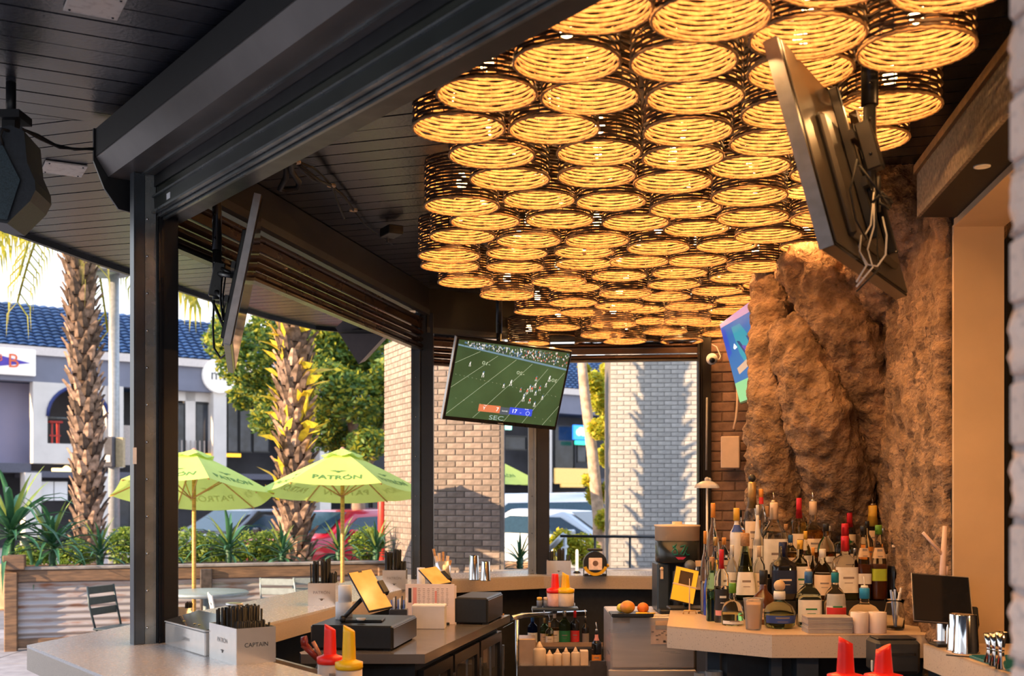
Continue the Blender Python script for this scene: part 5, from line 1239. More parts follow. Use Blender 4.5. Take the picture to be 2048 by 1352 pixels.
# ---------------------------------------------------------------- cables under the ceiling
zc_ = CEIL - .03
def cable(name, pts, r, label, mat=None, cat='cable', ties=()):
    t = thing(name, label, cat, tuple(pts[0])); part('cable', MB().tube(pts, r, 7), mat or cord_mat, t, True)
    for q in ties: part('cable_tie', MB().lathe([(r * 1.6, -.006), (r * 1.6, .006)], q, 8), M('tie_tan', (.5, .38, .24), .5), t, True)
    return t
t = cable('cable_bundle', [onz(566, 312, 3.22), onz(573, 335, 3.20), onz(572, 355, 3.17), onz(560, 378, 3.14), onz(575, 380, 3.14), onz(595, 377, 3.15), onz(598, 365, 3.17), onz(583, 342, 3.19), onz(580, 322, 3.20), onz(592, 324, 3.20)], .014, 'black cable bundle looping below the dark ceiling right of the left television', ties=(onz(592, 324, 3.20), onz(663, 371, 3.24), onz(707, 420, 3.25)))
part('cable', MB().tube([onz(590, 318, 3.22), onz(600, 335, 3.20), onz(625, 358, 3.20), onz(663, 371, 3.24), onz(690, 395, 3.25), onz(707, 420, 3.25)], .008, 6).tube([onz(592, 322, 3.2), onz(625, 335, 3.22), onz(645, 352, 3.23), onz(663, 371, 3.24), onz(675, 405, 3.2), onz(688, 437, 3.2)], .006, 6).tube([onz(707, 420, 3.25), onz(730, 450, 3.26), onz(765, 476, 3.265), onz(785, 490, 3.265)], .004, 5).tube([onz(600, 330, 3.2), onz(640, 362, 3.18), onz(663, 371, 3.24)], .006, 6), cord_mat, t, True)
t = thing('ceiling_box', 'small black box bracket fixed to the ceiling left of the lamp cluster', 'bracket', tuple(onz(782, 460, 3.26)))
part('box', MB().box(tuple(onz(783, 463, 3.22)), (.09, .14, .05), rz=.5, bev=.004), black_metal, t, True); part('stem', MB().tube([onz(774, 455, 3.26), onz(774, 455, 3.26) + V(0, 0, -.09)], .006, 6), black_metal, t, True)
cable('rail_cable', [onz(625, 268, 2.93), onz(700, 222, 2.94), onz(780, 180, 2.97), onz(850, 150, 2.99), onz(880, 125, 2.97), onz(960, 80, 2.93)], .007, 'thin cable clipped along the lower edge of the near shutter housing', M('cable_tan', (.25, .18, .12), .4))
# camera, electrical box
q = at(1424, 718, 9.0); t = thing('security_camera', 'small white dome security camera on the dark brick wall', 'camera', tuple(q))
part('housing', MB().sphere((0, 0, 0), .045, 18, 12), white_plastic, t); part('lens', MB().sphere((-.004, -.030, -.012), .024, 14, 8), black_gloss, t)
part('mount', MB().tube([(0, .02, .02), (.0, .25, .03)], .02, 8), white_plastic, t)
part('cable', MB().tube([(.04, 0, -.002), (.06, .01, .0), (.07, .02, .025), (.055, .02, .06), (.04, .03, .10), (.01, .05, .12)], .004, 6), white_plastic, t)
q = at(1468, 886, 9.06); t = thing('electrical_box', 'cream electrical box with a conduit on the brick wall left of the trunk', 'box', tuple(q))
crm = M('box_creamy', (.62, .46, .35), .5, var=.03)
part('housing', MB().box((0, .02, 0), (.145, .10, .25), rz=-.27, bev=.006), crm, t); part('conduit', MB().tube([(.0, .01, .11), (.02, .01, .20), (.03, .01, .30), (.03, .01, .44)], .011, 8), crm, t)
part('dial', MB().add([(.022 * math.cos(i * math.pi / 8), 0, .022 * math.sin(i * math.pi / 8)) for i in range(16)] + [(0, -.01, 0)], [[i, (i + 1) % 16, 16] for i in range(16)]), M('dial', (.38, .28, .22), .3), t); t.children[-1].location = (-.03, -.04, -.075)
q = at(1413, 780, 9.0)
solo('conduit', MB().tube([at(1414, 795, 9.0), at(1413, 940, 9.0)], .008, 8), M('conduit_grey', (.28, .26, .25), .5), 'thin grey conduit on the brick wall beside the rear right post', 'pipe')
# lamp in the back room that warms the door jamb
t = thing('room_lamp', 'warm globe lamp in the room behind the near brick pillar', 'lamp', (2.22, 3.35, 2.05))
part('globe', MB().sphere((0, 0, 0), .05, 14, 10), M('globe_glow', (1, .8, .5), .4, var=0, emit=(1, .62, .28), estr=8), t); part('cord', MB().tube([(0, 0, .05), (0, 0, .80)], .004, 6), cord_mat, t)
ld = bpy.data.lights.new('globe_light', 'POINT'); ld.energy = 24; ld.color = (1, .47, .16); ld.shadow_soft_size = .05; lo = bpy.data.objects.new('globe_light', ld); COL.objects.link(lo); lo.parent = t; lo.location = (-.02, .02, -.075)
# ---------------------------------------------------------------- bottle island and right counter
ISL = [(.751, 5.573), (1.18, 5.22), (1.93, 5.22), (2.05, 6.50), (1.0, 6.62), (.902, 6.527)]
isl = thing('back_bar_island', 'pale speckled terrazzo bar island carrying the bottle display', 'counter', (1.35, 5.9, 0))
part('counter_top', MB().prism(ISL, CTR - .008, CTR), M('terrazzo_top', (.62, .45, .31), .32, var=.06, scale=90), isl, True)
part('counter_edge', MB().prism(ISL, CTR - .105, CTR - .008), M('terrazzo_pale', (.66, .54, .43), .5, var=.1, scale=150, col2=(.36, .27, .21), fac=(.60, .74), detail=2), isl, True)
blue_steel = M('blue_steel', (.045, .062, .085), .45, metal=.3, var=.1)
leg = MB()
for (x, y, w) in ((.98, 5.62, .06), (1.225, 5.35, .05), (1.36, 5.34, .10), (1.85, 5.34, .08)): leg.box((x, y, .48), (w, w, .96))
part('cabinet_frame', leg, blue_steel, isl, True)
part('cabinet_panel', MB().box((1.30, 5.40, .48), (.13, .02, .96)).box((1.47, 5.9, .48), (.9, .9, .96)), M('cabinet_dark', (.015, .018, .022), .5, var=.2), isl, True)
part('shelf', MB().prism([(.80, 5.62), (1.2, 5.32), (1.2, 5.6), (.98, 5.8)], .70, .72), blue_steel, isl, True)
riser = M('riser_black', (.02, .02, .02), .35, var=.1)
rs = thing('bottle_riser', 'stepped black display riser under the back rows of bottles', 'stand', (1.5, 6.15, CTR))
for k, (y0, z1) in enumerate(((5.86, 1.165), (6.03, 1.265), (6.20, 1.365))): part('step', MB().prism([(1.10 + .03 * k, y0), (1.93, y0), (1.93, 6.36), (1.16, 6.36)], CTR + .001 if k == 0 else (1.165, 1.265)[k - 1] + .0005, z1), riser, rs, True)
rc = thing('side_counter', 'terrazzo pass-through counter at the lower right with steel shakers', 'counter', (1.9, 4.2, 0))
RC = [(1.757, 2.9), (2.45, 2.9), (2.45, 4.91), (1.757, 4.91)]
part('counter_top', MB().prism(RC, CTR - .008, CTR), MATS['terrazzo_top'], rc, True)
part('counter_edge', MB().prism(RC, CTR - .105, CTR - .008), MATS['terrazzo_pale'], rc, True)
part('counter_base', MB().box((2.08, 3.9, .48), (.62, 1.98, .96)), MATS['cabinet_dark'], rc, True)

# ---- bottles
def gl(name, c, rough=.03): return M(name, c, rough, trans=1.0, ior=1.22, var=0)
G_clear = gl('glass_bottle_clear', (.93, .95, .93)); G_green = gl('glass_bottle_green', (.35, .62, .35)); G_olive = gl('glass_bottle_olive', (.62, .62, .25)); G_blue = gl('glass_bottle_blue', (.05, .12, .75)); G_aqua = gl('glass_bottle_aqua', (.68, .88, .88)); G_dark = M('glass_dark', (.012, .012, .014), .06, var=0, spec=.8); G_amber = M('glass_amber', (.10, .03, .008), .05, var=0, spec=.7)
LQ = dict(clear=None, amber=gl('liquid_amber', (.95, .50, .08)), gold=gl('liquid_gold', (.95, .80, .30)), brown=M('liquid_brown', (.10, .022, .008), .08, var=0), dark=M('liquid_dark', (.008, .006, .01), .08, var=0), straw=gl('liquid_straw', (.85, .85, .45)), water=gl('liquid_water', (.88, .90, .88)))
def pm(name, c, r=.5, metal=0): return M(name, c, r, metal=metal, var=.05, scale=30)
CAP = dict(red=pm('cap_red', (.62, .02, .03), .35), black=pm('cap_black', (.02, .02, .02), .35), cork=M('cork', (.48, .26, .12), .8, var=.2, scale=80), wood=M('wood_ball', (.62, .42, .24), .5, var=.15, scale=20), blue=pm('cap_blue', (.04, .14, .35), .4), teal=pm('cap_teal', (.01, .20, .26), .4), white=pm('cap_white', (.78, .75, .70), .4), yellow=pm('cap_yellow', (.85, .48, .06), .4), orange=pm('cap_orange', (.80, .32, .06), .5), green=pm('cap_green', (.12, .30, .03), .4), gold=pm('cap_gold', (.60, .38, .14), .35, .6), darkblue=pm('cap_navy', (.01, .015, .06), .3), cream=pm('cap_cream', (.75, .55, .38), .5), sky=pm('cap_sky', (.02, .28, .60), .4), silver=pm('cap_silver', (.6, .6, .6), .25, .9))
LB = dict(white=pm('label_white', (.80, .76, .70), .7), cream=pm('label_cream', (.80, .64, .48), .7), black=pm('label_black', (.02, .02, .025), .6), beige=pm('label_beige', (.66, .46, .28), .7), green=pm('label_green', (.02, .20, .07), .6), red=pm('label_red', (.62, .03, .03), .6), lime=pm('label_lime', (.42, .52, .04), .6), blue=pm('label_blue', (.03, .07, .30), .6), pink=pm('label_pink', (.75, .30, .26), .6), orange=pm('label_orange', (.85, .30, .05), .6), mid=pm('label_mark', (.25, .2, .18), .7), navy=pm('label_navy', (.01, .02, .06), .4))
spm = M('pourer_metal', (.55, .42, .30), .25, metal=.9, var=.05)
SH = dict(
 tall=[(.0, .0), (.46, .0), (.50, .015), (.50, .60), (.46, .66), (.28, .72), (.17, .78), (.15, .93)],
 round=[(.0, .0), (.42, .0), (.50, .03), (.50, .52), (.46, .60), (.34, .68), (.20, .74), (.16, .80), (.16, .93)],
 square=[(.0, .0), (.47, .0), (.50, .015), (.50, .58), (.44, .64), (.22, .70), (.17, .75), (.16, .93)],
 slim=[(.0, .0), (.46, .0), (.50, .015), (.50, .50), (.44, .60), (.30, .70), (.24, .80), (.22, .93)],
 bell=[(.0, .0), (.46, .0), (.50, .05), (.50, .30), (.46, .44), (.34, .54), (.17, .61), (.15, .68), (.15, .93)],
 skull=[(.0, .0), (.40, .0), (.48, .06), (.50, .20), (.50, .34), (.42, .46), (.22, .54), (.15, .58), (.15, .78)],
 globe=[(.0, .0), (.34, .0), (.46, .10), (.50, .26), (.46, .42), (.32, .54), (.16, .60), (.14, .64), (.14, .93)],
 cone=[(.0, .0), (.48, .0), (.50, .03), (.42, .30), (.30, .55), (.20, .72), (.16, .80), (.15, .93)],
)
def bottle(px, Y, z0, ytop, wpx, shape, label, glass=None, liq='water', fill=.45, cap='black', caph=.07, lab=None, lab2=None, pour=False, sq=0, mark=None, lz=(.12, .48), capr=1.12, name='bottle', grp=None, Y2=None):
    x = fx(px, Y); H = fz(ytop, Y) - z0; Wd = wpx / F * Y; glass = glass or G_clear
    t = thing(name, label, 'bottle', (x, Y, z0), random.uniform(-.05, .05), grp)
    pr = SH[shape]; N = 20; SQ = sq
    body = [(max(r * Wd, 1e-5), z * H) for r, z in pr]
    part('glass', MB().lathe(body, n=24, sq=SQ, close=True), glass, t)
    def rad(zf):
        for (r0, z0_), (r1, z1_) in zip(pr[:-1], pr[1:]):
            if z0_ <= zf <= z1_ and z1_ > z0_: return (r0 + (r1 - r0) * (zf - z0_) / (z1_ - z0_)) * Wd
        return pr[-1][0] * Wd
    if liq and LQ.get(liq) is not None and fill > .03:
        zs = [.012, .03] + [fill * k / 6 for k in range(1, 7) if fill * k / 6 > .035]
        lp = [(1e-5, .012 * H)] + [(rad(z) * .93, z * H) for z in zs] + [(1e-5, fill * H)]
        part('liquid', MB().lathe(lp, n=20, sq=SQ, close=False), LQ[liq], t)
    capm = CAP[cap]; nr = pr[-1][0] * Wd
    if shape == 'skull':
        part('stopper', MB().sphere((0, 0, H * .88), H * .12, 16, 12), capm, t); part('neck_ring', MB().lathe([(nr * 1.25, H * .60), (nr * 1.3, H * .70), (nr * 1.2, H * .77)], n=16), CAP['white'], t)
    else:
        zc0 = .93 - caph * 1.4
        part('cap', MB().lathe([(nr * capr, zc0 * H), (nr * capr, H * .985), (nr * capr * .9, H)], n=16), capm, t)
    if pour:
        mb = MB().lathe([(nr * .9, H), (nr * .75, H + .012)], n=12).tube([(0, 0, H + .01), (.0, 0, H + .030), (-.004, 0, H + .055)], [.0042, .0035, .0025], 7)
        part('pourer', mb, spm if pour is True else CAP[pour], t)
    def band(z0_, z1_, mat, a=1.2, off=.0012, a0=0.0, nm='label_front'):
        mb = MB(); vs = []; n = 12; zs = (z0_, (z0_ + z1_) / 2, z1_)
        for z in zs:
            for k in range(n + 1):
                th = -math.pi / 2 + a0 - a + 2 * a * k / n; r = rad(z) + off; c, s_ = math.cos(th), math.sin(th)
                q = (abs(c) ** SQ + abs(s_) ** SQ) ** (-1 / SQ) if SQ else 1
                vs.append((r * c * q, r * s_ * q, z * H))
        mb.add(vs, [[i * (n + 1) + k, i * (n + 1) + k + 1, (i + 1) * (n + 1) + k + 1, (i + 1) * (n + 1) + k] for i in range(2) for k in range(n)], 0, True)
        return part(nm, mb, mat, t)
    if lab:
        L0 = band(lz[0], lz[1], LB[lab])
        m_ = LB[mark or 'mid']; zm = (lz[0] + lz[1]) / 2
        band(zm + .02, zm + .05, m_, .45, .0020, nm='label_print'); band(zm - .05, zm - .04, m_, .35, .0020, nm='label_print')
    if lab2: band(lab2[1], lab2[2], LB[lab2[0]], 1.1, .0022, nm='label_band')
    return t
T0, T1, T2, T3 = CTR, 1.1655, 1.2655, 1.3655
Bn = bottle
# front row on the counter
Bn(1424, 5.80, T0, 1114, 22, 'slim', 'slim green square bottle with brown cork at the left of the front row', G_green, 'water', .5, 'cork', .10, sq=5)
Bn(1443, 5.74, T0, 1099, 29, 'tall', 'clear bottle with red capsule and black scrawled label, front row left', G_clear, 'water', .5, 'red', .14, 'black', mark='white', lz=(.18, .46), lab2=('pink', .10, .17))
Bn(1465, 5.62, T0, 1166, 44, 'bell', 'squat clear bell bottle with green neck and lime ribbon behind the cup', G_clear, 'straw', .30, 'green', .12, lab='white', lz=(.04, .12))
Bn(1527, 5.68, T0, 1140, 50, 'bell', 'squat dark amber bottle with black capsule behind the plastic cup', G_amber, None, 0, 'black', .14, lab='beige', lz=(.10, .30))
Bn(1559, 5.50, T0, 1160, 62, 'skull', 'squat ribbed bottle with round wooden ball stopper beside the plastic cup', gl('glass_smoke', (.42, .52, .46)), 'straw', .28, 'wood', lab='blue', lz=(.12, .28))
Bn(1617, 5.55, T0, 1143, 45, 'round', 'dark blue capped bottle, white label with green hills, left of the teal capped bottle', G_aqua, 'water', .55, 'blue', .10, 'white', pour='cream', mark='green', lz=(.10, .50), sq=6)
Bn(1670, 5.50, T0, 1145, 42, 'round', 'bottle with teal cap and white label printed with red and green, behind the napkin stack', G_clear, 'water', .5, 'teal', .08, 'white', pour=True, mark='green', lz=(.10, .62), lab2=('red', .14, .38))
Bn(1729, 5.52, T0, 1176, 64, 'globe', 'wide round clear bottle with sky blue collar behind the paper rolls', G_clear, 'water', .20, 'sky', .14, pour='white', lab='white', lz=(.16, .34))
# first tier
Bn(1490, 5.93, T1, 1066, 40, 'cone', 'yellow-green tapered bottle with cork funnel stopper and white label', G_olive, 'straw', .50, 'cork', .09, 'white', lz=(.08, .42), sq=6, capr=1.5)
Bn(1566, 5.93, T1, 1084, 48, 'square', 'black square bottle with navy capsule and small bottle emblem', G_dark, None, 0, 'darkblue', .13, 'navy', mark='cream', sq=8, lz=(.12, .52))
Bn(1600, 5.95, T1, 1080, 34, 'square', 'bottle with white label and green arch, right of the black square bottle', G_clear, 'gold', .60, 'yellow', .06, 'white', mark='green', sq=6, lz=(.06, .56))
Bn(1645, 5.93, T1, 1098, 38, 'round', 'amber bottle with pale label behind the teal capped bottle', G_clear, 'amber', .52, 'white', .07, 'cream', lz=(.10, .50))
Bn(1690, 5.93, T1, 1072, 44, 'square', 'broad clear bottle with dark red neck band and white label on the first step', G_clear, 'gold', .30, 'red', .12, 'white', sq=6, lz=(.12, .52))
Bn(1727, 5.91, T1, 1051, 26, 'slim', 'tall bottle of dark brown spirit with black cap and triangular cream label', G_clear, 'brown', .48, 'black', .04, 'beige', sq=5, lz=(.58, .70), lab2=('white', .22, .36))
Bn(1757, 5.91, T1, 1050, 28, 'slim', 'tall bottle of dark brown spirit with green cap and lime label', G_clear, 'brown', .48, 'green', .04, 'beige', sq=5, lz=(.56, .70), lab2=('lime', .26, .42))
Bn(1789, 5.91, T1, 1077, 28, 'slim', 'near-black liqueur bottle with cream and black cap at the right end of the row', G_clear, 'dark', .55, 'black', .05, sq=0, lab2=('cream', .86, .90))
Bn(1431, 5.98, T1, 1074, 26, 'round', 'small clear flask with tan collar at the left of the first step', G_clear, 'water', .4, 'gold', .05, 'white', lz=(.1, .4))
Bn(1464, 5.99, T1, 1090, 22, 'round', 'small clear bottle with white shoulder left of the yellow-green one', G_clear, 'water', .5, 'white', .08, 'white', lz=(.1, .5))
Bn(1518, 5.96, T1, 1092, 24, 'tall', 'small bottle with cream cap between the yellow-green and black bottles', G_clear, 'amber', .5, 'cream', .1, 'cream', lz=(.1, .5))
Bn(1626, 5.99, T1, 1095, 20, 'round', 'narrow amber bottle with orange cap on the first step', G_clear, 'amber', .6, 'orange', .06, 'white', lz=(.1, .4))
Bn(1710, 6.0, T1, 1096, 20, 'tall', 'small clear bottle with silver cap behind the dark brown spirits', G_clear, 'gold', .5, 'silver', .06, 'white')
# second tier
Bn(1416, 6.08, T2 - .2, 1130, 18, 'round', 'cobalt blue ceramic flask behind the green square bottle', M('cobalt', (.02, .06, .42), .2, var=.05), None, 0, 'cream', .06)
Bn(1448, 6.10, T2, 1075, 24, 'round', 'clear bottle with orange stopper on the second step, left side', G_clear, 'water', .5, 'orange', .08, 'cream', lz=(.1, .45))
Bn(1473, 6.10, T2, 1016, 26, 'tall', 'white ceramic bottle with yellow cap and blue collar', M('ceramic_white', (.75, .70, .66), .25, var=.05), None, 0, 'yellow', .08, lab2=('blue', .66, .76), capr=1.6)
Bn(1548, 6.11, T2, 1005, 46, 'round', 'broad bottle with big white label, cream neck and copper pourer', G_clear, 'water', .6, 'cream', .11, 'white', pour=True, lz=(.06, .52), sq=6)
Bn(1581, 6.11, T2, 1070, 28, 'tall', 'amber bottle with blue neck label on the second step', G_clear, 'amber', .6, 'blue', .08, 'cream')
Bn(1652, 6.11, T2, 1047, 34, 'round', 'bottle of amber spirit with black cap on the second step', G_clear, 'amber', .48, 'black', .05, 'white', lz=(.10, .40))
Bn(1690, 6.11, T2, 1047, 40, 'square', 'clear bottle with red and gold capsule on the second step', G_clear, 'water', .6, 'red', .14, 'cream', sq=6, lz=(.10, .45))
Bn(1734, 6.11, T2, 1042, 26, 'tall', 'clear bottle with orange triangular label on the second step', G_clear, 'gold', .5, 'black', .04, 'orange', lz=(.30, .55))
Bn(1766, 6.12, T2, 1056, 24, 'tall', 'clear bottle with silver cap at the right of the second step', G_clear, 'water', .5, 'silver', .04, 'cream')
Bn(1611, 6.12, T2, 1062, 22, 'round', 'small bottle with yellow cap between two larger ones on the second step', G_clear, 'gold', .5, 'yellow', .08, 'white')
Bn(1517, 6.12, T2, 1040, 24, 'tall', 'tall white-labelled bottle left of the broad copper-poured bottle', G_clear, 'water', .5, 'orange', .06, 'white', lz=(.08, .56))
# top tier
Bn(1504, 6.28, T3, 964, 32, 'slim', 'tallest clear bottle with black ball top and copper neck', G_clear, 'water', .5, 'gold', .20, 'cream', pour=False)
Bn(1522, 6.27, T3, 978, 26, 'round', 'clear bottle with tan stopper and dark red neck band at the top of the display', G_clear, 'water', .5, 'orange', .05, lab2=('red', .78, .88))
Bn(1534, 6.26, T3, 1012, 22, 'round', 'small corked bottle right of the tallest bottle', G_clear, 'gold', .5, 'cork', .10, 'cream')
Bn(1480, 6.29, T3, 1020, 22, 'round', 'dark topped clear bottle left of the tallest bottle', G_clear, 'water', .5, 'black', .06, 'orange', lz=(.45, .58))
Bn(1598, 6.28, T3, 996, 32, 'tall', 'yellow liqueur bottle with bright red capsule in the top row', G_clear, 'gold', .60, 'red', .20, 'cream', lz=(.12, .40))
Bn(1626, 6.27, T3, 1003, 46, 'bell', 'wide gold-shouldered bottle with clear stopper in the top row', G_clear, 'amber', .48, 'cream', .12, 'cream', pour='silver', lz=(.10, .34))
Bn(1683, 6.29, T3, 997, 44, 'bell', 'bell-shaped clear bottle with green neck and copper pourer in the top row', G_clear, 'water', .3, 'darkblue', .08, pour=True, lab='green', mark='cream', lz=(.10, .22))
Bn(1699, 6.27, T3, 1018, 24, 'round', 'bottle with crimson neck and silver pourer in the top row', G_clear, 'water', .5, 'red', .22, 'cream', pour='silver', capr=1.5)
Bn(1745, 6.28, T3, 1011, 36, 'slim', 'tall bottle with long ochre yellow capsule and pourer, right of the top row', G_clear, 'gold', .5, 'yellow', .24, 'beige', pour=True, lz=(.18, .52))
Bn(1658, 6.30, T3, 1052, 22, 'tall', 'small clear bottle in the top row between the gold and green-necked ones', G_clear, 'water', .5, 'white', .06, 'cream')
Bn(1572, 6.30, T3, 1048, 24, 'round', 'small clear bottle left of the red capsuled one in the top row', G_clear, 'gold', .5, 'cork', .08, 'cream')
# white pyramid stopper bottle
Bn(1515, 6.20 - .09, T2, 1010, 20, 'cone', 'narrow white ceramic bottle tapering to a point', MATS['ceramic_white'], None, 0, 'white', .05)
b_ = MB().sphere((0, 0, 0), .021, 14, 10); q = at(1504, 969, 6.28); t = solo('ball_stopper', b_, CAP['black'], 'round black ball stopper on top of the tallest bottle', 'stopper')
t.location = (q.x, 6.28, fz(964, 6.28) + .0)
# glass carafe and mushroom-domed strainer lamp on the left
q = V(fx(1414, 6.16), 6.16, CTR)
t = thing('glass_stand', 'tall glass stand with scalloped mushroom top at the left of the bottles', 'stand', q); zt = fz(962, 6.16) - CTR
part('foot', MB().lathe([(.0, 0), (.05, 0), (.05, .008), (.008, .02)], n=20), G_clear, t); part('stem', MB().tube([(0, 0, .01), (0, 0, zt - .03)], .006, 8), M('frosted', (.7, .68, .66), .3, var=0), t)
mm = MB(); 
vs = []; n = 32
for i in range(7):
    a = math.pi / 2 * i / 6
    for k in range(n):
        tt = 2 * math.pi * k / n; r = .064 * math.sin(a) * (1 + (.06 * math.cos(8 * tt) if i > 3 else 0)) + 1e-5; vs.append((r * math.cos(tt), r * math.sin(tt), zt - .038 + .040 * math.cos(a)))
mm.add(vs, [[i * n + k, (i + 1) * n + k, (i + 1) * n + (k + 1) % n, i * n + (k + 1) % n] for i in range(6) for k in range(n)], 0, True).sphere((0, 0, zt + .008), .014, 10, 6).sphere((.012, 0, zt + .006), .012, 10, 6)
part('scalloped_top', mm, M('frosted_top', (.62, .58, .58), .2, trans=.4, var=0), t)
for (px, yt, w, lb, c) in ((1426, 1006, 26, 'clear glass decanter with orange cap beside the mushroom-topped stand', 'orange'), (1410, 1062, 18, 'clear cruet with orange cap left of the decanter', 'orange')):
    Bn(px, 6.02 if w > 20 else 6.12, T1 if w > 20 else T0, yt, w, 'skull' if 0 else 'round', lb, G_clear, 'water', .4, c, .06)

# ---- things standing in front of the bottles
t = thing('plastic_cup', 'plastic cup of pale orange drink in front of the squat bottles', 'cup', (fx(1507, 5.42), 5.42, CTR))
Hc = fz(1196, 5.42) - CTR
part('cup', MB().lathe([(.0, .0), (.034, .0), (.036, .004), (.046, Hc - .012), (.048, Hc - .010), (.048, Hc), (.0455, Hc), (.034, .006), (.0, .006)], n=28, close=False), M('cup_plastic', (.9, .9, .88), .15, trans=.85, ior=1.15, var=0), t)
part('drink', MB().lathe([(1e-5, .007), (.033, .007), (.0425, Hc * .80), (1e-5, Hc * .80)], n=24, close=False), M('drink_peach', (.75, .42, .20), .5, var=.05), t)
nap = M('napkin_grey', (.40, .36, .35), .8, var=.06); x0 = fx(1654, 5.33)
t = thing('napkin_stack', 'stack of grey paper coasters on the front of the island', 'napkins', (x0, 5.33, CTR), -.03)
pm_n = MB().box((0, 0, 0), (.205, .13, .0062), bev=.0008).mesh('paper', nap)
for k in range(11): new_obj('paper', pm_n, t, (random.uniform(-.002, .002), random.uniform(-.002, .002), .0036 + k * .0068), (0, 0, random.uniform(-.02, .02)))
for i, px in enumerate((1719, 1755)):
    t = thing('paper_roll', 'white receipt paper roll, %s of the two beside the coaster stack' % ('left' if i == 0 else 'right'), 'paper roll', (fx(px, 5.30), 5.30, CTR)); Hr = .095
    part('roll', MB().lathe([(.006, 0), (.040, 0), (.0405, .002), (.0405, Hr), (.006, Hr), (.006, 0)], n=28, close=False), M('roll_pinkwhite', (.74, .62, .60), .8, var=.03), t); part('core', MB().lathe([(.0062, .001), (.0062, Hr - .001), (.004, Hr - .001), (.004, .001)], n=14), CAP['cork'], t)
t = thing('straw_jar', 'clear glass jar holding tasting straws at the right end of the bottles', 'jar', (fx(1789, 5.42), 5.42, CTR)); Hj = fz(1199, 5.42) - CTR
part('jar', MB().lathe([(1e-5, 0), (.040, 0), (.046, .01), (.046, Hj * .6), (.040, Hj * .85), (.047, Hj), (.044, Hj), (.037, Hj * .85), (.043, Hj * .6), (.043, .012), (1e-5, .008)], n=24, close=False), G_clear, t)
for k, (a, c) in enumerate(((.1, 'w'), (-.12, 'b'), (.18, 'w'), (-.05, 'w'), (.05, 'b'))): part('pick', MB().tube([(0, -.005 * k, .012), (a * .17, .01 * k - .02, Hj * 1.25 + .01 * (k % 3))], .0055, 6), pm('pick_' + c, (.62, .62, .66) if c == 'w' else (.20, .30, .62)), t)
t = thing('receipt_printer', 'small black receipt printer hung on the front corner of the island', 'printer', (1.675, 5.06, .955))
part('body', MB().box((0, 0, .045), (.19, .17, .145), bev=.014), M('printer_grey', (.045, .045, .045), .4, var=.05), t); part('lid', MB().box((.0, .0, .122), (.17, .12, .008), bev=.003), black_plastic, t); part('slot', MB().box((0, -.088, .06), (.14, .006, .012)), black_gloss, t); part('switch', MB().box((-.097, -.02, .0), (.006, .02, .05), bev=.002), white_plastic, t)
part('bracket', MB().box((0, .09, -.02), (.12, .06, .03)), black_metal, t)
def pourer_cap(px, Y, ytop, ybot, wt, wb, mat, jar, label, zj=.12, slant=1, grp=None):
    x = fx(px, Y); zt_, zb = fz(ytop, Y), fz(ybot, Y); H = zt_ - zb; r0 = wb / 2 / F * Y; r1 = wt / 2 / F * Y
    t = thing('pourer_bottle', label, 'bottle', (x, Y, zb - zj), 0, grp); mb = MB(); n = 20; vs = []
    pr = [(r0 * 1.9, zj - .002), (r0 * 2.0, zj + .006), (r0 * 2.0, zj + .024), (r0 * 1.25, zj + .030), (r0, zj + .034)]
    part('collar', MB().lathe(pr, n=24), mat, t)
    for i in range(6):
        for k in range(n):
            a = 2 * math.pi * k / n; u = i / 5; r = r0 + (r1 - r0) * u; z = zj + .03 + (H - .03) * u
            if i == 5: z -= (math.cos(a) * slant * .5 + .5) * r1 * 1.1
            vs.append((r * math.cos(a), r * math.sin(a) * .8, z))
    mb.add(vs, [[i * n + k, i * n + (k + 1) % n, (i + 1) * n + (k + 1) % n, (i + 1) * n + k] for i in range(5) for k in range(n)], 0, True); mb.f.append([5 * n + k for k in range(n)]); mb.mi.append(0); mb.sm.append(False)
    part('spout', mb, mat, t); part('jar', MB().lathe([(1e-5, 0), (r0 * 1.8, 0), (r0 * 1.9, .01), (r0 * 1.9, zj - .004), (1e-5, zj - .004)], n=24, close=False), jar, t)
    return t
plr = M('plastic_red', (.82, .02, .012), .35, var=.03); ply = M('plastic_yellow', (.90, .50, .01), .35, var=.03); jarm = M('jar_milky', (.70, .58, .50), .35, trans=.2, var=.03)
pourer_cap(1691, 4.2, 1277, 1368, 27, 36, plr, jarm, 'red slanted pour spout at the bottom edge below the coaster stack', .16, 1)
pourer_cap(1767, 4.2, 1276, 1352, 28, 38, plr, jarm, 'red slanted pour spout at the bottom edge in front of the receipt printer', .16, -1)
st2 = thing('bar_shelf', 'dark under-bar shelf at the bottom edge holding the two red pour bottles', 'shelf', (fx(1729, 4.2), 4.25, 0))
part('shelf_board', MB().box((0, 0, .845), (.62, .26, .03)), black_metal, st2); part('shelf_leg', MB().box((-.28, 0, .42), (.04, .2, .82)).box((.28, 0, .42), (.04, .2, .82)), black_metal, st2)
for o in [o for o in COL.objects if o.name.startswith('pourer_bottle')][:2]: o.location.z = .862
for o in [o for o in COL.objects if o.name.startswith('pourer_bottle')][:2]:
    for c in o.children: pass
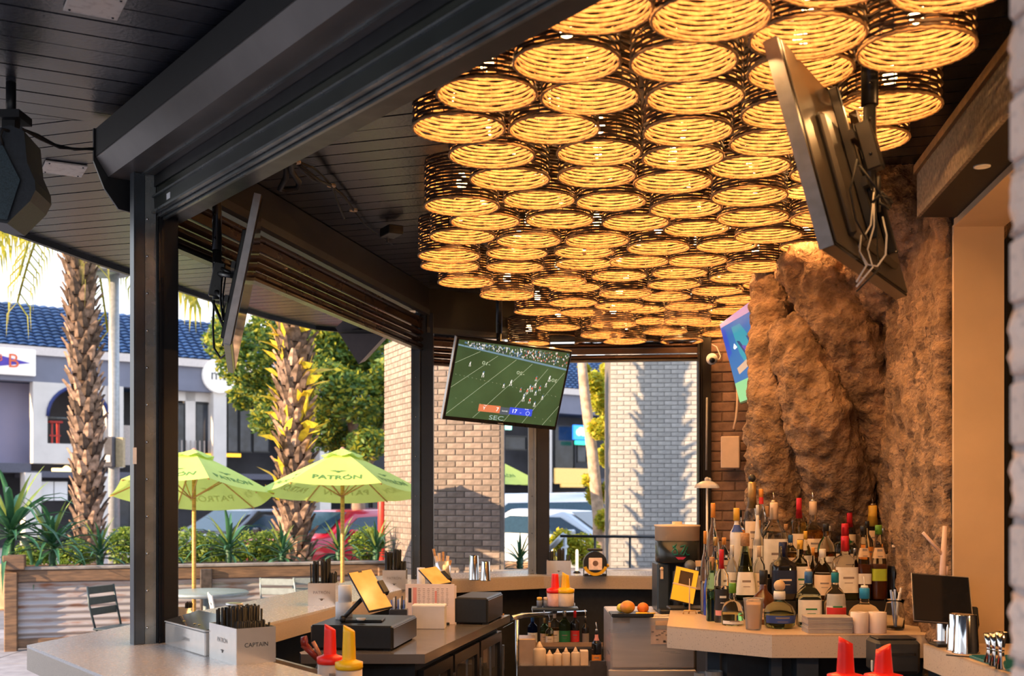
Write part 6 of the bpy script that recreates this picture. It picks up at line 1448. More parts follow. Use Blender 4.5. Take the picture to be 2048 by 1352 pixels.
# tumblers on the low shelf
for i, (px, py, w) in enumerate(((1428, 1342, 36), (1470, 1334, 32), (1497, 1338, 34), (1518, 1331, 26), (1478, 1328, 26), (1405, 1347, 30))):
    Y = 5.52; r = w / 2 / F * Y; zt_ = fz(py, Y); t = thing('glass_tumbler', ('clear tumbler farthest left but one under the island', 'clear tumbler in the middle of the group under the island', 'clear tumbler right of the middle one under the island', 'clear tumbler at the right end under the island', 'clear tumbler behind the middle one under the island', 'clear tumbler at the left end under the island')[i], 'glass', (fx(px, Y), Y + .03 * (i % 2), .722), 0, 'tumblers under the island'); H = zt_ - .722
    part('glass', MB().lathe([(1e-5, 0), (r * .8, 0), (r, H), (r * .93, H), (r * .74, .006), (1e-5, .006)], n=22, close=False), M('tumbler_glass', (.85, .88, .92), .08, trans=.8, ior=1.2, var=0), t)
# stainless cabinet left of the island
cb_ = thing('ice_machine', 'stainless steel under-counter cabinet with papers taped on, topped with oranges', 'cabinet', (fx(1306, 6.75), 6.75, 0)); zt_ = fz(1230, 6.75)
wc = 168 / F * 6.75; steel_w = M('stainless_warm', (.66, .56, .50), .30, metal=.35, var=.06, scale=3, stretch=(1, 1, 12), rvar=.08)
part('body', MB().box((0, .28, zt_ / 2), (wc, .52, zt_), bev=.006), steel_w, cb_)
dr = part('door', MB().box((0, .004, zt_ - .16), (wc - .006, .03, .300), bev=.006), steel_w, cb_); part('door', MB().box((-.005, .0, zt_ - .60), (wc + .02, .035, .56), bev=.006), steel_w, cb_)
part('paper_note', MB().box((-wc * .38, -.014, zt_ - .030), (.10, .002, .032)), M('tape_tan', (.72, .52, .38), .7), cb_, label='tan paper strip'); pn = part('paper_note', MB().box((.05, -.014, zt_ - .115), (.13, .002, .11)), M('note_pink', (.70, .50, .40), .7), cb_, label='pinkish instruction sheet with small symbols')
part('paper_note', MB().box((.055, -.016, zt_ - .045), (.085, .002, .026)), M('note_orange', (.78, .52, .34), .7), cb_); part('paper_note', MB().box((.055, -.016, zt_ - .072), (.085, .002, .022)), M('note_grey', (.34, .32, .34), .7), cb_)
ic = MB(); rnd = random.Random(3)
for k in range(12): ic.box((.05 + rnd.uniform(-.055, .055), -.0158, zt_ - .115 + rnd.uniform(-.045, .03)), (.014, .001, .008))
part('symbol', ic, LB['mid'], pn)
tr_ = thing('black_tray', 'black tray holding the oranges on the steel cabinet', 'tray', (fx(1262, 6.70), 6.72, zt_))
part('tray', MB().box((0, .0, .008), (.24, .24, .014), bev=.004).box((0, -.118, .016), (.24, .006, .012)), black_plastic, tr_)
org = M('orange_peel', (.90, .22, .03), .45, var=.12, scale=8, bump=.2, bscale=120); mango = M('mango_skin', (.85, .20, .06), .4, var=.2, scale=6, col2=(.70, .42, .04))
zq = zt_ + .0155
def fruit(px, r, mat, label, nm='orange', sz=.95):
    t = thing(nm, label, nm, (fx(px, 6.68), 6.68, zq)); part('flesh', MB().sphere((0, 0, r * sz), r, 18, 12, sz=sz), mat, t); part('stem', MB().lathe([(.004, r * 2 * sz - .004), (.003, r * 2 * sz + .002)], n=8), CAP['green'], t)
fruit(1255, .044, mango, 'larger red-orange fruit on the black tray', 'mango', .86); fruit(1286, .034, org, 'smaller round orange on the right of the black tray'); 
t = thing('lemon', 'yellow-green lemon half hidden behind the larger fruit', 'lemon', (fx(1243, 6.75), 6.76, zq)); part('flesh', MB().sphere((0, 0, .026), .028, 14, 10, sz=.92), M('lemon_skin', (.80, .60, .05), .45), t)
t = thing('squeezer', 'flat yellow citrus squeezer on the black tray', 'squeezer', (fx(1284, 6.62), 6.64, zq)); part('cup', MB().box((0, 0, .006), (.07, .03, .012), bev=.005), ply, t); part('handle', MB().box((.05, 0, .006), (.06, .014, .008), bev=.003), ply, t)
# coffee machine
Yc = 6.95; cmx = fx(1356, Yc); t = thing('drink_machine', 'black drink machine with cream top and a green and pink scribbled logo', 'machine', (cmx, Yc, zt_)); k_ = Yc / F
zz0 = fz(1215, Yc) - zt_; H1 = fz(1050, Yc) - zt_; Hm = fz(1081, Yc) - zt_; Hb = fz(1125, Yc) - zt_
part('tower', MB().box((-.095, .08, Hb / 2 + .0), (.075, .26, Hb), bev=.01).box((.02, .17, Hb / 2), (.2, .10, Hb), bev=.01), M('machine_blue', (.03, .045, .065), .35, var=.05), t)
part('drum', MB().lathe([(.125, Hb), (.130, Hb + .01), (.130, Hm)], (0, .04, 0), 30, sx=1.0, sq=3), M('machine_black', (.018, .022, .024), .25, var=.05), t)
part('cream_top', MB().lathe([(.131, Hm), (.132, H1 - .012), (.136, H1 - .01), (.136, H1), (.03, H1 + .004), (.03, H1 + .02), (1e-5, H1 + .02)], (0, .04, 0), 30, sq=3), M('machine_cream', (.66, .50, .36), .4, var=.03), t)
part('drip_base', MB().box((0, .0, .012), (.26, .30, .024), bev=.006), black_plastic, t); part('spout', MB().lathe([(.03, Hb - .07), (.04, Hb - .02), (.045, Hb)], (.06, -.06, 0), 16), black_plastic, t)
part('knob', MB().sphere((.055, -.115, Hb - .012), .034, 14, 10), M('knob_grey', (.14, .15, .17), .35), t); part('cylinder', MB().lathe([(.028, .03), (.028, Hb - .05)], (-.01, -.04, 0), 16), M('cyl_grey', (.16, .16, .17), .3, metal=.5), t)
sg = MB(); gx = lambda u, v: (u, -.095, (Hm + Hb) / 2 + .004 + v)
sg.tube([gx(-.045, .025), gx(-.02, .045), gx(-.03, .02), gx(-.05, .0), gx(-.04, -.02), gx(-.015, -.015), gx(-.02, .01), gx(-.045, .035)], .0035, 5).tube([gx(.0, .03), gx(.03, .04), gx(.015, .005), gx(.0, -.015), gx(.02, -.02), gx(.045, .03), gx(.03, .0), gx(.04, -.02), gx(.055, -.018)], .0035, 5)
part('logo', sg, M('logo_green', (.0, .22, .16), .5, var=0), t); pk = MB(); pk.add([gx(-.03, -.032), gx(.035, -.032), gx(.018, -.048), gx(-.012, -.048)], [[0, 1, 2, 3]]); part('logo', pk, M('logo_pink', (.45, .03, .10), .5, var=0), t, label='small pink half-moon mark')
part('tap', MB().sphere((-.105, -.055, Hb - .035), .012, 8, 6).box((-.105, -.058, Hb - .07), (.016, .01, .05)), CAP['cream'], t); part('note', MB().box((.11, -.105, Hb + .0), (.045, .004, .035)), CAP['cream'], t)
# tablets on stands
amber_refl = M('tablet_reflection', (.75, .33, .08), .15, var=.15, scale=9, col2=(.62, .25, .05), emit='base', estr=.45)  # lamp reflection painted into the screen as amber colour and glow
def tablet(c4, Y4, label, scr, base, name='tablet', th=.012, arm=True, aj=None, basew=.2):
    P = [at(a, b, y) for (a, b), y in zip(c4, Y4)]; x = P[1] - P[0]; y = P[0] - P[3]; cc = sum(P, Vector()) / 4; M_ = frame(cc, x, y); t = thing(name, label, 'tablet', mat=M_)
    Wd = (P[1] - P[0]).length; Hh = y.dot(M_.col[1].xyz)
    part('casing', MB().box((0, 0, -th / 2), (Wd, Hh, th), bev=.003), black_plastic, t); part('screen', MB().box((0, 0, .0008), (Wd * .95, Hh * .95, .0016)), scr, t)
    inv = ROOTM[t.name].inverted(); jb = Vector(base)
    jt = M_ @ Vector((0, 0, -th)); j0 = jb + Vector((0, 0, .03)) if aj is None else Vector(aj)
    part('stand_arm', MB().tube([inv @ jt, inv @ (jt * .3 + j0 * .7), inv @ j0], .011, 8).sphere(inv @ j0, .018, 10, 8), black_plastic, t)
    part('stand_base', MB().box(jb + Vector((0, 0, .006)), (basew, basew * .8, .012), bev=.004), black_plastic, t, True)
    return t, Wd, Hh
t, a_, b_ = tablet([(1353, 1132), (1400, 1143), (1386, 1206), (1338, 1200)], [6.36, 6.36, 6.30, 6.30], 'yellow-screened tablet on a black stand at the left end of the island', M('tablet_yellow', (.75, .33, .02), .2, var=.05, scale=5, emit='base', estr=.45), (fx(1372, 6.42), 6.42, CTR))
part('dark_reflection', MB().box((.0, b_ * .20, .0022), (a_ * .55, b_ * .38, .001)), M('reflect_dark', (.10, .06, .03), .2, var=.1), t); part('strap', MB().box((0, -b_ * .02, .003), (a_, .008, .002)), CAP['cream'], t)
q = V(fx(1379, 6.15), 6.15, CTR); t = thing('receipt_spike', 'thin upright receipt spike in front of the yellow tablet', 'spike', q)
part('spike', MB().tube([(0, 0, .015), (0, 0, fz(1157, 6.15) - CTR)], [.0045, .002], 8), CAP['cream'], t); part('foot', MB().tube([(-.035, -.01, 0), (-.03, -.01, .018), (.03, -.01, .018), (.035, -.01, 0)], .004, 6).tube([(0, .03, 0), (0, 0, .018)], .004, 6), CAP['gold'], t)
# tablet, pipe, shakers and jiggers at right
t, a_, b_ = tablet([(1846, 1146), (1962, 1154), (1914, 1253), (1811, 1238)], [4.90, 4.85, 4.72, 4.75], 'large dark tablet reflecting the lamps behind the shakers at right', scr_black, (1.84, 4.84, CTR), basew=.14)
part('side_rim', MB().tube([(-a_ / 2, b_ / 2, 0), (a_ / 2, b_ / 2, 0), (a_ / 2, -b_ / 2, 0), (-a_ / 2, -b_ / 2, 0)], .0022, 5, closed=True), M('rim_gold', (.62, .50, .38), .3, metal=.7), t)
part('card_reader', MB().box((a_ * .47, -b_ * .25, -.045), (.07, .10, .06), bev=.006), black_plastic, t)
q = V(fx(1888, 4.93), 4.87, CTR); t = thing('forked_pipe', 'pinkish forked pipe standing behind the dark tablet', 'pipe', (q.x, 4.95, CTR)); kk = lambda a, b: tuple(at(a, b, 4.95) - Vector((q.x, 4.95, CTR)))
pkm = M('pipe_pink', (.66, .48, .42), .45, var=.05)
part('upright', MB().tube([kk(1884, 1240), kk(1885, 1140), kk(1890, 1052)], [.013, .013, .010], 10), pkm, t); part('branch', MB().tube([kk(1884, 1108), kk(1846, 1065)], [.008, .007], 8), pkm, t); part('coupling', MB().tube([kk(1893, 1150), kk(1894, 1132)], .006, 8), pkm, t); part('foot', MB().lathe([(.035, .0), (.035, .008), (.014, .015)], n=16), pkm, t)
def tin(px, Y, ytop, ybase, w, label, grp=None, z0=None):
    z0 = CTR if z0 is None else z0; r = w / 2 / F * Y; H = fz(ytop, Y) - z0; t = thing('shaker_tin', label, 'shaker', (fx(px, Y), Y, z0), 0, grp)
    part('tin', MB().lathe([(1e-5, .0), (r * .98, 0), (r * 1.0, .004), (r * .95, .012), (r * .80, H * .985), (r * .77, H), (r * .70, H - .003), (1e-5, H - .004)], n=30, close=False), chrome, t); part('rim', MB().lathe([(r * 1.0, 0), (r * 1.03, .003), (r * 1.0, .007)], n=30, close=False), chrome, t)
tin(1889, 4.95, 1196, 0, 36, 'upturned steel shaker tin farthest left of four beside the dark tablet'); tin(1910, 4.83, 1197, 0, 42, 'tall upturned steel shaker tin second from left beside the dark tablet')
tin(1914, 4.68, 1227, 0, 40, 'shorter upturned steel tin third from left at the right counter'); tin(1932, 4.60, 1229, 0, 52, 'front upturned steel tin nearest the jiggers')
mat_t = thing('bar_mat', 'teal rubber bar mat under the jiggers', 'mat', (1.88, 4.22, CTR)); part('mat', MB().box((0, 0, .005), (.20, .52, .010), bev=.002), M('mat_teal', (.01, .14, .17), .5, var=.1), mat_t)
rbm = MB().box((0, 0, 0), (.19, .004, .004)).mesh('ridge', M('mat_teal'))
for k in range(24): new_obj('ridge', rbm, mat_t, (0, -.25 + k * .0215, .0115))
for i, (px, Y, yt, lb) in enumerate(((1979, 4.26, 1267, 'steel jigger, left one of three on the teal mat'), (1990, 4.18, 1266, 'steel jigger in the middle of three on the teal mat'), (2003, 4.10, 1264, 'steel jigger, right one of three, touching the near brick column in view'))):
    z0 = CTR + .014; H = fz(yt, Y) - z0; t = thing('jigger', lb, 'jigger', (fx(px, Y), Y, z0)); r = .022
    part('cups', MB().lathe([(r * .9, 0), (r * .95, .002), (r * .38, H * .46), (r * .38, H * .5), (r, H), (r * .93, H), (r * .3, H * .53), (1e-5, H * .52)], n=24, close=False), chrome, t); part('waist_ring', MB().lathe([(r * .42, H * .44), (r * .50, H * .48), (r * .42, H * .52)], n=20, close=False), chrome, t)
t = thing('spoon', 'dark bar spoon lying by the front tin', 'spoon', (1.80, 4.5, CTR)); part('handle', MB().tube([(-.09, .03, .004), (.02, -.05, .004)], .003, 6), black_metal, t); part('bowl', MB().sphere((.03, -.057, .005), .012, 10, 6, sz=.4), black_metal, t)

# ---------------------------------------------------------------- left counter: caddies, register zone
ss_mirror = M('steel_caddy', (.78, .74, .70), .14, metal=.6, var=.03); straw_m = M('straw_black', (.008, .009, .011), .6, var=.2)
etch = M('etching', (.16, .14, .13), .5, metal=.2, var=0)
def caddy(x, y, rz, L, Wd, H, label, z0=CTR, n=(85, 85, 60), word='PATRÓN', word2='CAPTAIN', lens=(.185, .20, .15)):
    """open steel box; local x along its long side (seen face is -y), right end face is +x"""
    t = thing('straw_caddy', label, 'caddy', (x, y, z0), rz); th = .003
    part('box', MB().box((0, -Wd / 2, H / 2), (L, th, H)).box((0, Wd / 2, H / 2), (L, th, H)).box((-L / 2, 0, H / 2), (th, Wd, H)).box((L / 2, 0, H / 2), (th, Wd, H)).box((0, 0, .003), (L, Wd, .004)), ss_mirror, t)
    s_ = MB().tube([(0, 0, 0), (0, 0, 1.0)], .0042, 6, sm=True).mesh('straw', straw_m); rnd = random.Random(int(abs(x) * 1000))
    grp = [(-L * .28, n[0], lens[0]), (L * .10, n[1], lens[1]), (L * .38, n[2], lens[2])]
    for gx_, cnt, hh in grp:
        for k in range(cnt):
            w_ = L * .15; px_ = gx_ + rnd.uniform(-w_, w_) * .8; py_ = rnd.uniform(-Wd * .38, Wd * .38); px_ = max(-L / 2 + .01, min(L / 2 - .01, px_))
            o = new_obj('straw', s_, t, (px_, py_, .006), (rnd.uniform(-.03, .03), (px_ - gx_) * .9, 0)); o.scale = (1, 1, hh * rnd.uniform(.95, 1.03))
    part('divider', MB().box((-L * .09, 0, H * .5), (.002, Wd * .96, H * .96)).box((L * .25, 0, H * .5), (.002, Wd * .96, H * .96)), black_plastic, t)
    Mf = Matrix.Translation((0, -Wd / 2 - th / 2 - .0006, H * .58)) @ Matrix.Rotation(math.pi / 2, 4, 'X')
    put_text('etched_word', word, H * .19, etch, t, Mf, world=False)
    me = MB().lathe([(1e-5, 0), (.007, 0), (1e-5, .001)], n=8, close=False).add([(-.02, .004, 0), (-.006, 0, 0), (-.006, .006, 0), (.02, .004, 0), (.006, .006, 0), (.006, 0, 0)], [[0, 1, 2], [3, 4, 5]]).mesh('etched_mark', etch); me.transform(Matrix.Translation((0, -Wd / 2 - th / 2 - .0008, H * .28)) @ Matrix.Rotation(math.pi / 2, 4, 'X')); new_obj('etched_mark', me, t)
    Ms = Matrix.Translation((L / 2 + th / 2 + .0006, 0, H * .52)) @ Matrix.Rotation(math.pi / 2, 4, 'Z') @ Matrix.Rotation(math.pi / 2, 4, 'X')
    put_text('etched_word', word2, H * .17, MATS['glass_dark'], t, Ms, world=False)
    return t
# nearest caddy: long face runs along the near counter
fl = V(-1.025, 4.283); bl_ = V(-1.184, 4.502); fr_ = V(-.90, 4.374)
dirL = (fl - bl_).normalized(); Lc = .27; Wc = .155; ctr = (bl_ + fr_) / 2
t = caddy(ctr.x, ctr.y, math.atan2(dirL.y, dirL.x), Lc, Wc, .135, 'large mirror-steel straw caddy nearest the camera, full of black straws', word2='CAPTAIN')
part('lid_ring', MB().lathe([(.03, .200), (.034, .204), (.034, .21), (.03, .212)], (-Lc * .28, 0, 0), 20, sx=1.2), ss_mirror, t)
c2 = (V(-1.485, 4.88) + V(-1.195, 4.50)) / 2; nn = V(-dirL.y, dirL.x)
t = thing('condiment_tray', 'long lidded steel garnish tray between the near post and the big straw caddy', 'tray', (c2.x + nn.x * .078, c2.y + nn.y * .078, CTR), math.atan2(dirL.y, dirL.x)); L2, W2, H2 = .455, .15, .095
part('tray', MB().box((0, 0, H2 / 2), (L2, W2, H2), bev=.004), ss_mirror, t); part('lid', MB().hexa([(-L2 / 2, -W2 / 2, H2 + .001), (L2 / 2, -W2 / 2, H2 + .001), (L2 / 2, W2 / 2, H2 + .001), (-L2 / 2, W2 / 2, H2 + .001), (-L2 / 2, -W2 / 2 + .004, H2 + .008), (L2 / 2, -W2 / 2 + .004, H2 + .008), (L2 / 2 - .02, W2 / 2 - .01, H2 + .045), (-L2 / 2 + .02, W2 / 2 - .01, H2 + .045)]), M('lid_smoke', (.05, .055, .06), .06, var=0, spec=.7), t)
part('lid_rim', MB().tube([(-L2 / 2, -W2 / 2, H2 + .004), (L2 / 2, -W2 / 2, H2 + .004), (L2 / 2, W2 / 2, H2 + .004), (-L2 / 2, W2 / 2, H2 + .004)], .003, 5, closed=True), white_plastic, t)
st_m = MB()
for k in (-.08, .04, .09): st_m.add([(k + .014 * math.cos(a * math.pi / 3) * (1 if a % 2 else .35), -W2 / 2 + .03 + .014 * math.sin(a * math.pi / 3) * (1 if a % 2 else .35), H2 + .0165) for a in range(6)], [[0, 1, 2, 3, 4, 5]])
part('sticker', st_m, M('sticker_yellow', (.8, .65, .05), .5, var=0), t)
put_text('etched_word', 'CAPTAIN', .020, etch, t, Matrix.Translation((.02, -W2 / 2 - .0008, H2 * .5)) @ Matrix.Rotation(math.pi / 2, 4, 'X'), world=False)
q = V(fx(366, 5.10), 5.10, CTR); t = thing('straw_cup', 'small steel cup with black stirrers and a long pick right of the near post', 'cup', q)
part('cup', MB().lathe([(1e-5, 0), (.040, 0), (.042, .01), (.042, .135), (.039, .135), (.039, .01), (1e-5, .006)], n=24, close=False), ss_mirror, t)
for k in range(10): part('stirrer', MB().tube([(.01 + .002 * k, -.01 + .002 * k, .01), (.012 + .003 * k, .004 * (k % 4), .155 + .003 * (k % 3))], .003, 6), straw_m, t)
part('pick', MB().tube([(-.01, 0, .01), (-.034, .0, .255)], .0022, 6).tube([(-.042, 0, .258), (-.026, 0, .258)], .0022, 6), CAP['gold'], t)
ang2 = math.atan2(d2.y, d2.x)
for (px, Y, yt, L_, lb, mk) in ((643, 6.60, 1167, .155, 'steel straw caddy on the bar left of the amber tablet', 0), (788, 7.75, 1138, .155, 'steel straw caddy on the bar behind the paper menus', 1)):
    t = caddy(fx(px, Y), Y + .07, .02, L_, .15, .13, lb, n=(34, 34, 20), lens=(.24, .255, .18), word2='')
t = caddy(fx(1117, 9.20), 9.20, 0, .19, .12, .115, 'dark straw caddy right of the rear post', n=(12, 14, 6), word='', word2=''); 
# work light / fan on the rear counter
q = V(fx(1190, 9.05), 9.05, CTR); t = thing('work_light', 'round black and yellow portable work light with amber face on the rear counter', 'lamp', q); rr = .092; zc3 = fz(1126, 9.05) - CTR
def disc(r, y0, y1, zc, n=32): return MB().add([(r * math.cos(i * 2 * math.pi / n), y, zc + r * math.sin(i * 2 * math.pi / n)) for y in (y0, y1) for i in range(n)], [list(range(n))[::-1] if y0 > y1 else list(range(n)), list(range(2 * n - 1, n - 1, -1))] + [[i, i + n, (i + 1) % n + n, (i + 1) % n] for i in range(n)])
part('housing', disc(rr, -.04, .06, zc3), black_plastic, t); part('face', MB().box((0, -.046, zc3 - .005), (.105, .010, .095), bev=.02), M('face_amber', (.70, .42, .26), .35, var=.15, scale=30, emit='base', estr=.25), t)
yl = MB(); n = 20
yl.add([(rr * 1.06 * math.cos(a), y, zc3 + rr * 1.06 * math.sin(a)) for y in (-.045, .065) for a in [math.pi * 1.10 + math.pi * .80 * i / n for i in range(n + 1)]] + [(rr * .80 * math.cos(a), y, zc3 + rr * .80 * math.sin(a)) for y in (-.045, .065) for a in [math.pi * 1.10 + math.pi * .80 * i / n for i in range(n + 1)]],
       [[i, i + 1, 2 * (n + 1) + i + 1, 2 * (n + 1) + i] for i in range(n)] + [[i, (n + 1) + i, (n + 1) + i + 1, i + 1] for i in range(n)])
part('bumper', yl, ply, t); part('handle', MB().box((0, 0, zc3 + rr + .012), (.12, .05, .02), bev=.006), black_plastic, t); part('knob', MB().sphere((.10, 0, zc3 - .02), .014, 10, 6), ply, t)
part('stand', MB().tube([(-.085, 0, zc3), (-.09, 0, .004), (.09, 0, .004), (.085, 0, zc3)], .006, 6).box((-.07, -.02, .010), (.03, .06, .02)).box((.07, -.02, .010), (.03, .06, .02)), black_metal, t)
part('dial', MB().add([(.022 * math.cos(i * math.pi / 8), -.053, zc3 + .022 * math.sin(i * math.pi / 8)) for i in range(16)], [list(range(16))]), M('dial_dark', (.25, .14, .10), .4), t)
t = thing('candle_lamp', 'small glowing tube lamp behind the dark straw caddy', 'lamp', (fx(1155, 9.3), 9.38, CTR)); part('tube', MB().lathe([(.012, 0), (.012, .18), (.008, .195)], n=12), M('tube_glow', (1, .85, .5), .4, var=0, emit=(1, .8, .45), estr=1.2), t); part('foot', MB().lathe([(.03, 0), (.03, .01), (.014, .02)], n=14), black_plastic, t)
tin(948, 8.62, 1111, 0, 22, 'taller upturned steel shaker tin on the rear counter'); tin(971, 8.55, 1123, 0, 21, 'shorter upturned steel shaker tin on the rear counter')
q = V(fx(886, 8.25), 8.25, CTR); t = thing('utensil_jar', 'steel jar full of bar tools and scoops behind the second tablet', 'jar', q)
part('jar', MB().lathe([(1e-5, 0), (.055, 0), (.056, .165), (.052, .165), (.051, .01), (1e-5, .008)], n=24, close=False), ss_mirror, t)
for k, (a, b) in enumerate(((-.07, .25), (-.03, .22), (.0, .23), (.035, .20), (.055, .17), (-.05, .20))): part('tool', MB().tube([(a * .3, 0, .02), (a, -.01 * k + .02, b)], [.006, .010 + .002 * (k % 2)], 8), CAP['cream'] if k % 2 else CAP['cork'], t)

# ---- stainless register counter, z .95
ZR_ = .95
RG = [(-.413, 5.45), (-.013, 7.26), (-.64, 7.36), (-1.02, 5.52), (-1.00, 5.45)]
brush = M('steel_counter', (.30, .27, .26), .20, metal=.6, var=.12, scale=4, rvar=.06)
rg = thing('register_counter', 'dark stainless work counter carrying the two cash drawers', 'counter', (-.5, 6.3, 0))
part('counter_top', MB().prism(RG, ZR_ - .045, ZR_), brush, rg, True)
din = V(-.013 + .413, 7.26 - 5.45).normalized(); a0 = V(-.445, 5.50); 
fr_m = MB(); nrm = V(din.y, -din.x)
part('cabinet_body', MB().prism([tuple(a0 - nrm * .02), tuple(a0 + din * 1.72 - nrm * .02), tuple(a0 + din * 1.72 - nrm * .50), tuple(a0 - nrm * .52)], .08, ZR_ - .046), M('cabinet_dark'), rg, True)
for k in range(3):
    s0 = .04 + k * .57; dd = MB(); A_ = a0 + din * s0; B_ = a0 + din * (s0 + .53)
    dd.sweep([(-.018, .14), (.012, .14), (.012, .20), (-.018, .20)], A_, B_).sweep([(-.018, .80), (.012, .80), (.012, .86), (-.018, .86)], A_, B_).sweep([(-.018, .2), (.012, .2), (.012, .8), (-.018, .8)], A_, A_ + din * .05).sweep([(-.018, .2), (.012, .2), (.012, .8), (-.018, .8)], B_ - din * .05, B_)
    d_ = part('fridge_door', dd, M('door_black', (.02, .02, .022), .3, metal=.3), rg, True)
    part('glass_pane', MB().sweep([(-.008, .2), (-.004, .2), (-.004, .8), (-.008, .8)], A_ + din * .05, B_ - din * .05), M('fridge_glass', (.16, .15, .15), .05, metal=.6, var=.3, scale=3), d_, True)
    part('handle', MB().sweep([(.03, .25), (.042, .25), (.042, .78), (.03, .78)], A_ + din * .42 + din * .04, A_ + din * .42 + din * .055), stainless, d_, True)
def cash_drawer(x, y, rz, label, L=.41, D=.52, H=.115):
    t = thing('cash_drawer', label, 'cash drawer', (x, y, ZR_), rz); part('body', MB().box((0, 0, H / 2 + .006), (L, D, H), bev=.008), M('drawer_black', (.013, .015, .018), .38, var=.08, scale=60), t)
    part('front_panel', MB().box((L / 2 + .002, 0, H / 2 + .004), (.006, D * .96, H * .86), bev=.002), M('drawer_front', (.06, .052, .045), .32, metal=.3, var=.05), t); part('slot', MB().box((L / 2 + .0065, -.02, H * .5), (.002, D * .72, .004)), black_gloss, t)
    part('lock', MB().lathe([(.008, 0), (.008, .004)], n=12), CAP['gold'], t); t.children[-1].matrix_local = Matrix.Translation((L / 2 + .006, .02, H * .56)) @ Matrix.Rotation(math.pi / 2, 4, 'Y')
    ft = MB().box((0, 0, 0), (.03, .03, .008)).mesh('foot', rubber)
    for sx in (-1, 1):
        for sy in (-1, 1): new_obj('foot', ft, t, (sx * L * .42, sy * D * .44, .004))
    return t
cash_drawer(-.745, 5.84, -.14, 'black cash drawer in front carrying the amber tablet stand')
cash_drawer(-.20, 6.92, -.20, 'smaller black cash drawer farther back on the steel counter', L=.20, D=.42, H=.15)
zD = ZR_ + .121
t, a_, b_ = tablet([(692, 1146), (739, 1138), (787, 1212), (744, 1223)], [5.78, 5.86, 5.74, 5.66], 'tilted tablet with amber reflection on the front cash drawer', amber_refl, (fx(728, 5.80), 5.80, zD), aj=at(685, 1238, 5.72), basew=.20)
part('card_slot', MB().box((a_ / 2 + .006, 0, -.004), (.035, b_ * .32, .030), bev=.004), black_plastic, t); part('notch', MB().box((-a_ * .02, b_ * .46, .0018), (.02, .010, .002)), black_plastic, t)
t, a_, b_ = tablet([(838, 1137), (874, 1131), (905, 1168), (862, 1171)], [7.05, 7.12, 7.0, 6.9], 'second tilted tablet showing amber reflection behind the paper menus', M('tablet_reflection'), (fx(880, 7.05), 7.05, ZR_ + .16), basew=.14)
part('card_slot', MB().box((a_ / 2 + .006, -b_ * .1, -.004), (.03, b_ * .5, .026), bev=.004), black_plastic, t)
for (px, Y, z0, w, h, lb) in ((688, 5.90, zD, 34, .085, 'lower white paper roll of the stack left of the amber tablet'), (690, 5.90, zD + .0855, 27, .085, 'upper smaller white paper roll of the stack left of the amber tablet'), (842, 7.22, ZR_ + .0, 16, .30, 'tall white paper roll between the menus and second tablet')):
    r = w / 2 / F * Y; t = thing('paper_roll', lb, 'paper roll', (fx(px, Y), Y, z0)); part('roll', MB().lathe([(r * .15, 0), (r, 0), (r, h), (r * .15, h), (r * .15, 0)], n=26, close=False), M('roll_white', (.74, .73, .74), .8, var=.02), t)
t = thing('mouse_dish', 'small cream dish on the tablet stand base', 'dish', (fx(722, 5.7), 5.70, zD + .0125)); part('dish', MB().lathe([(1e-5, 0), (.018, 0), (.026, .012), (.022, .012), (1e-5, .004)], n=16, close=False), CAP['white'], t)
# menus
q = V(fx(860, 6.72), 6.72, ZR_); t = thing('paper_menu', 'pink-white paper menus standing in a holder behind the white box', 'menu', q, -.02); wm = 98 / F * 6.72; hm_ = fz(1168, 6.72) - ZR_
pg = part('page', MB().box((0, 0, hm_ / 2), (wm, .004, hm_), bev=.001).box((.01, .02, hm_ / 2 - .005), (wm, .004, hm_ - .01)), M('page_pink', (.78, .66, .63), .8, var=.03), t)
ln = MB(); rnd = random.Random(8)
for c_ in range(7):
    for k in range(9): ln.box((wm * (-.22 + c_ * .095), -.0026, hm_ * (.88 - k * .05)), (wm * (.03 + .03 * rnd.random()), .0006, .003))
part('print', ln, LB['mid'], pg); pr2 = MB().box((-wm * .41, -.0026, hm_ * .72), (.018, .0006, .085)); part('print', pr2, LB['black'], pg); part('print', MB().box((-wm * .31, -.0026, hm_ * .70), (.022, .0006, .10)).box((wm * .12, -.0026, hm_ * .68), (.012, .0006, .07)), LB['pink'], pg)
part('foot', MB().box((0, .01, .006), (wm * .8, .06, .012), bev=.002), black_plastic, t)
q = V(fx(856, 6.45), 6.50, ZR_); t = thing('tissue_box', 'pale grey-white box in front of the paper menus', 'box', q, -.03); part('box', MB().box((0, .04, .065), (.185, .12, .13), bev=.003), M('box_white', (.62, .60, .62), .6, var=.03), t); part('lid_edge', MB().box((0, .04, .128), (.188, .123, .012), bev=.002), white_paper, t)
q = V(fx(795, 6.35), 6.42, ZR_); t = thing('pen_cup', 'clear cup of blue and clear pens behind the amber tablet', 'cup', q)
part('cup', MB().box((0, 0, .06), (.10, .08, .12), bev=.004), M('pen_holder', (.04, .045, .06), .2, var=.1), t)
for k in range(8): part('pen', MB().tube([(-.035 + .01 * k, 0, .06), (-.04 + .0115 * k, .02 * (k % 2), .17 + .01 * (k % 3))], .0045, 6), pm('pen_%d' % (k % 3), ((.05, .12, .45), (.55, .6, .7), (.02, .02, .03))[k % 3]), t)
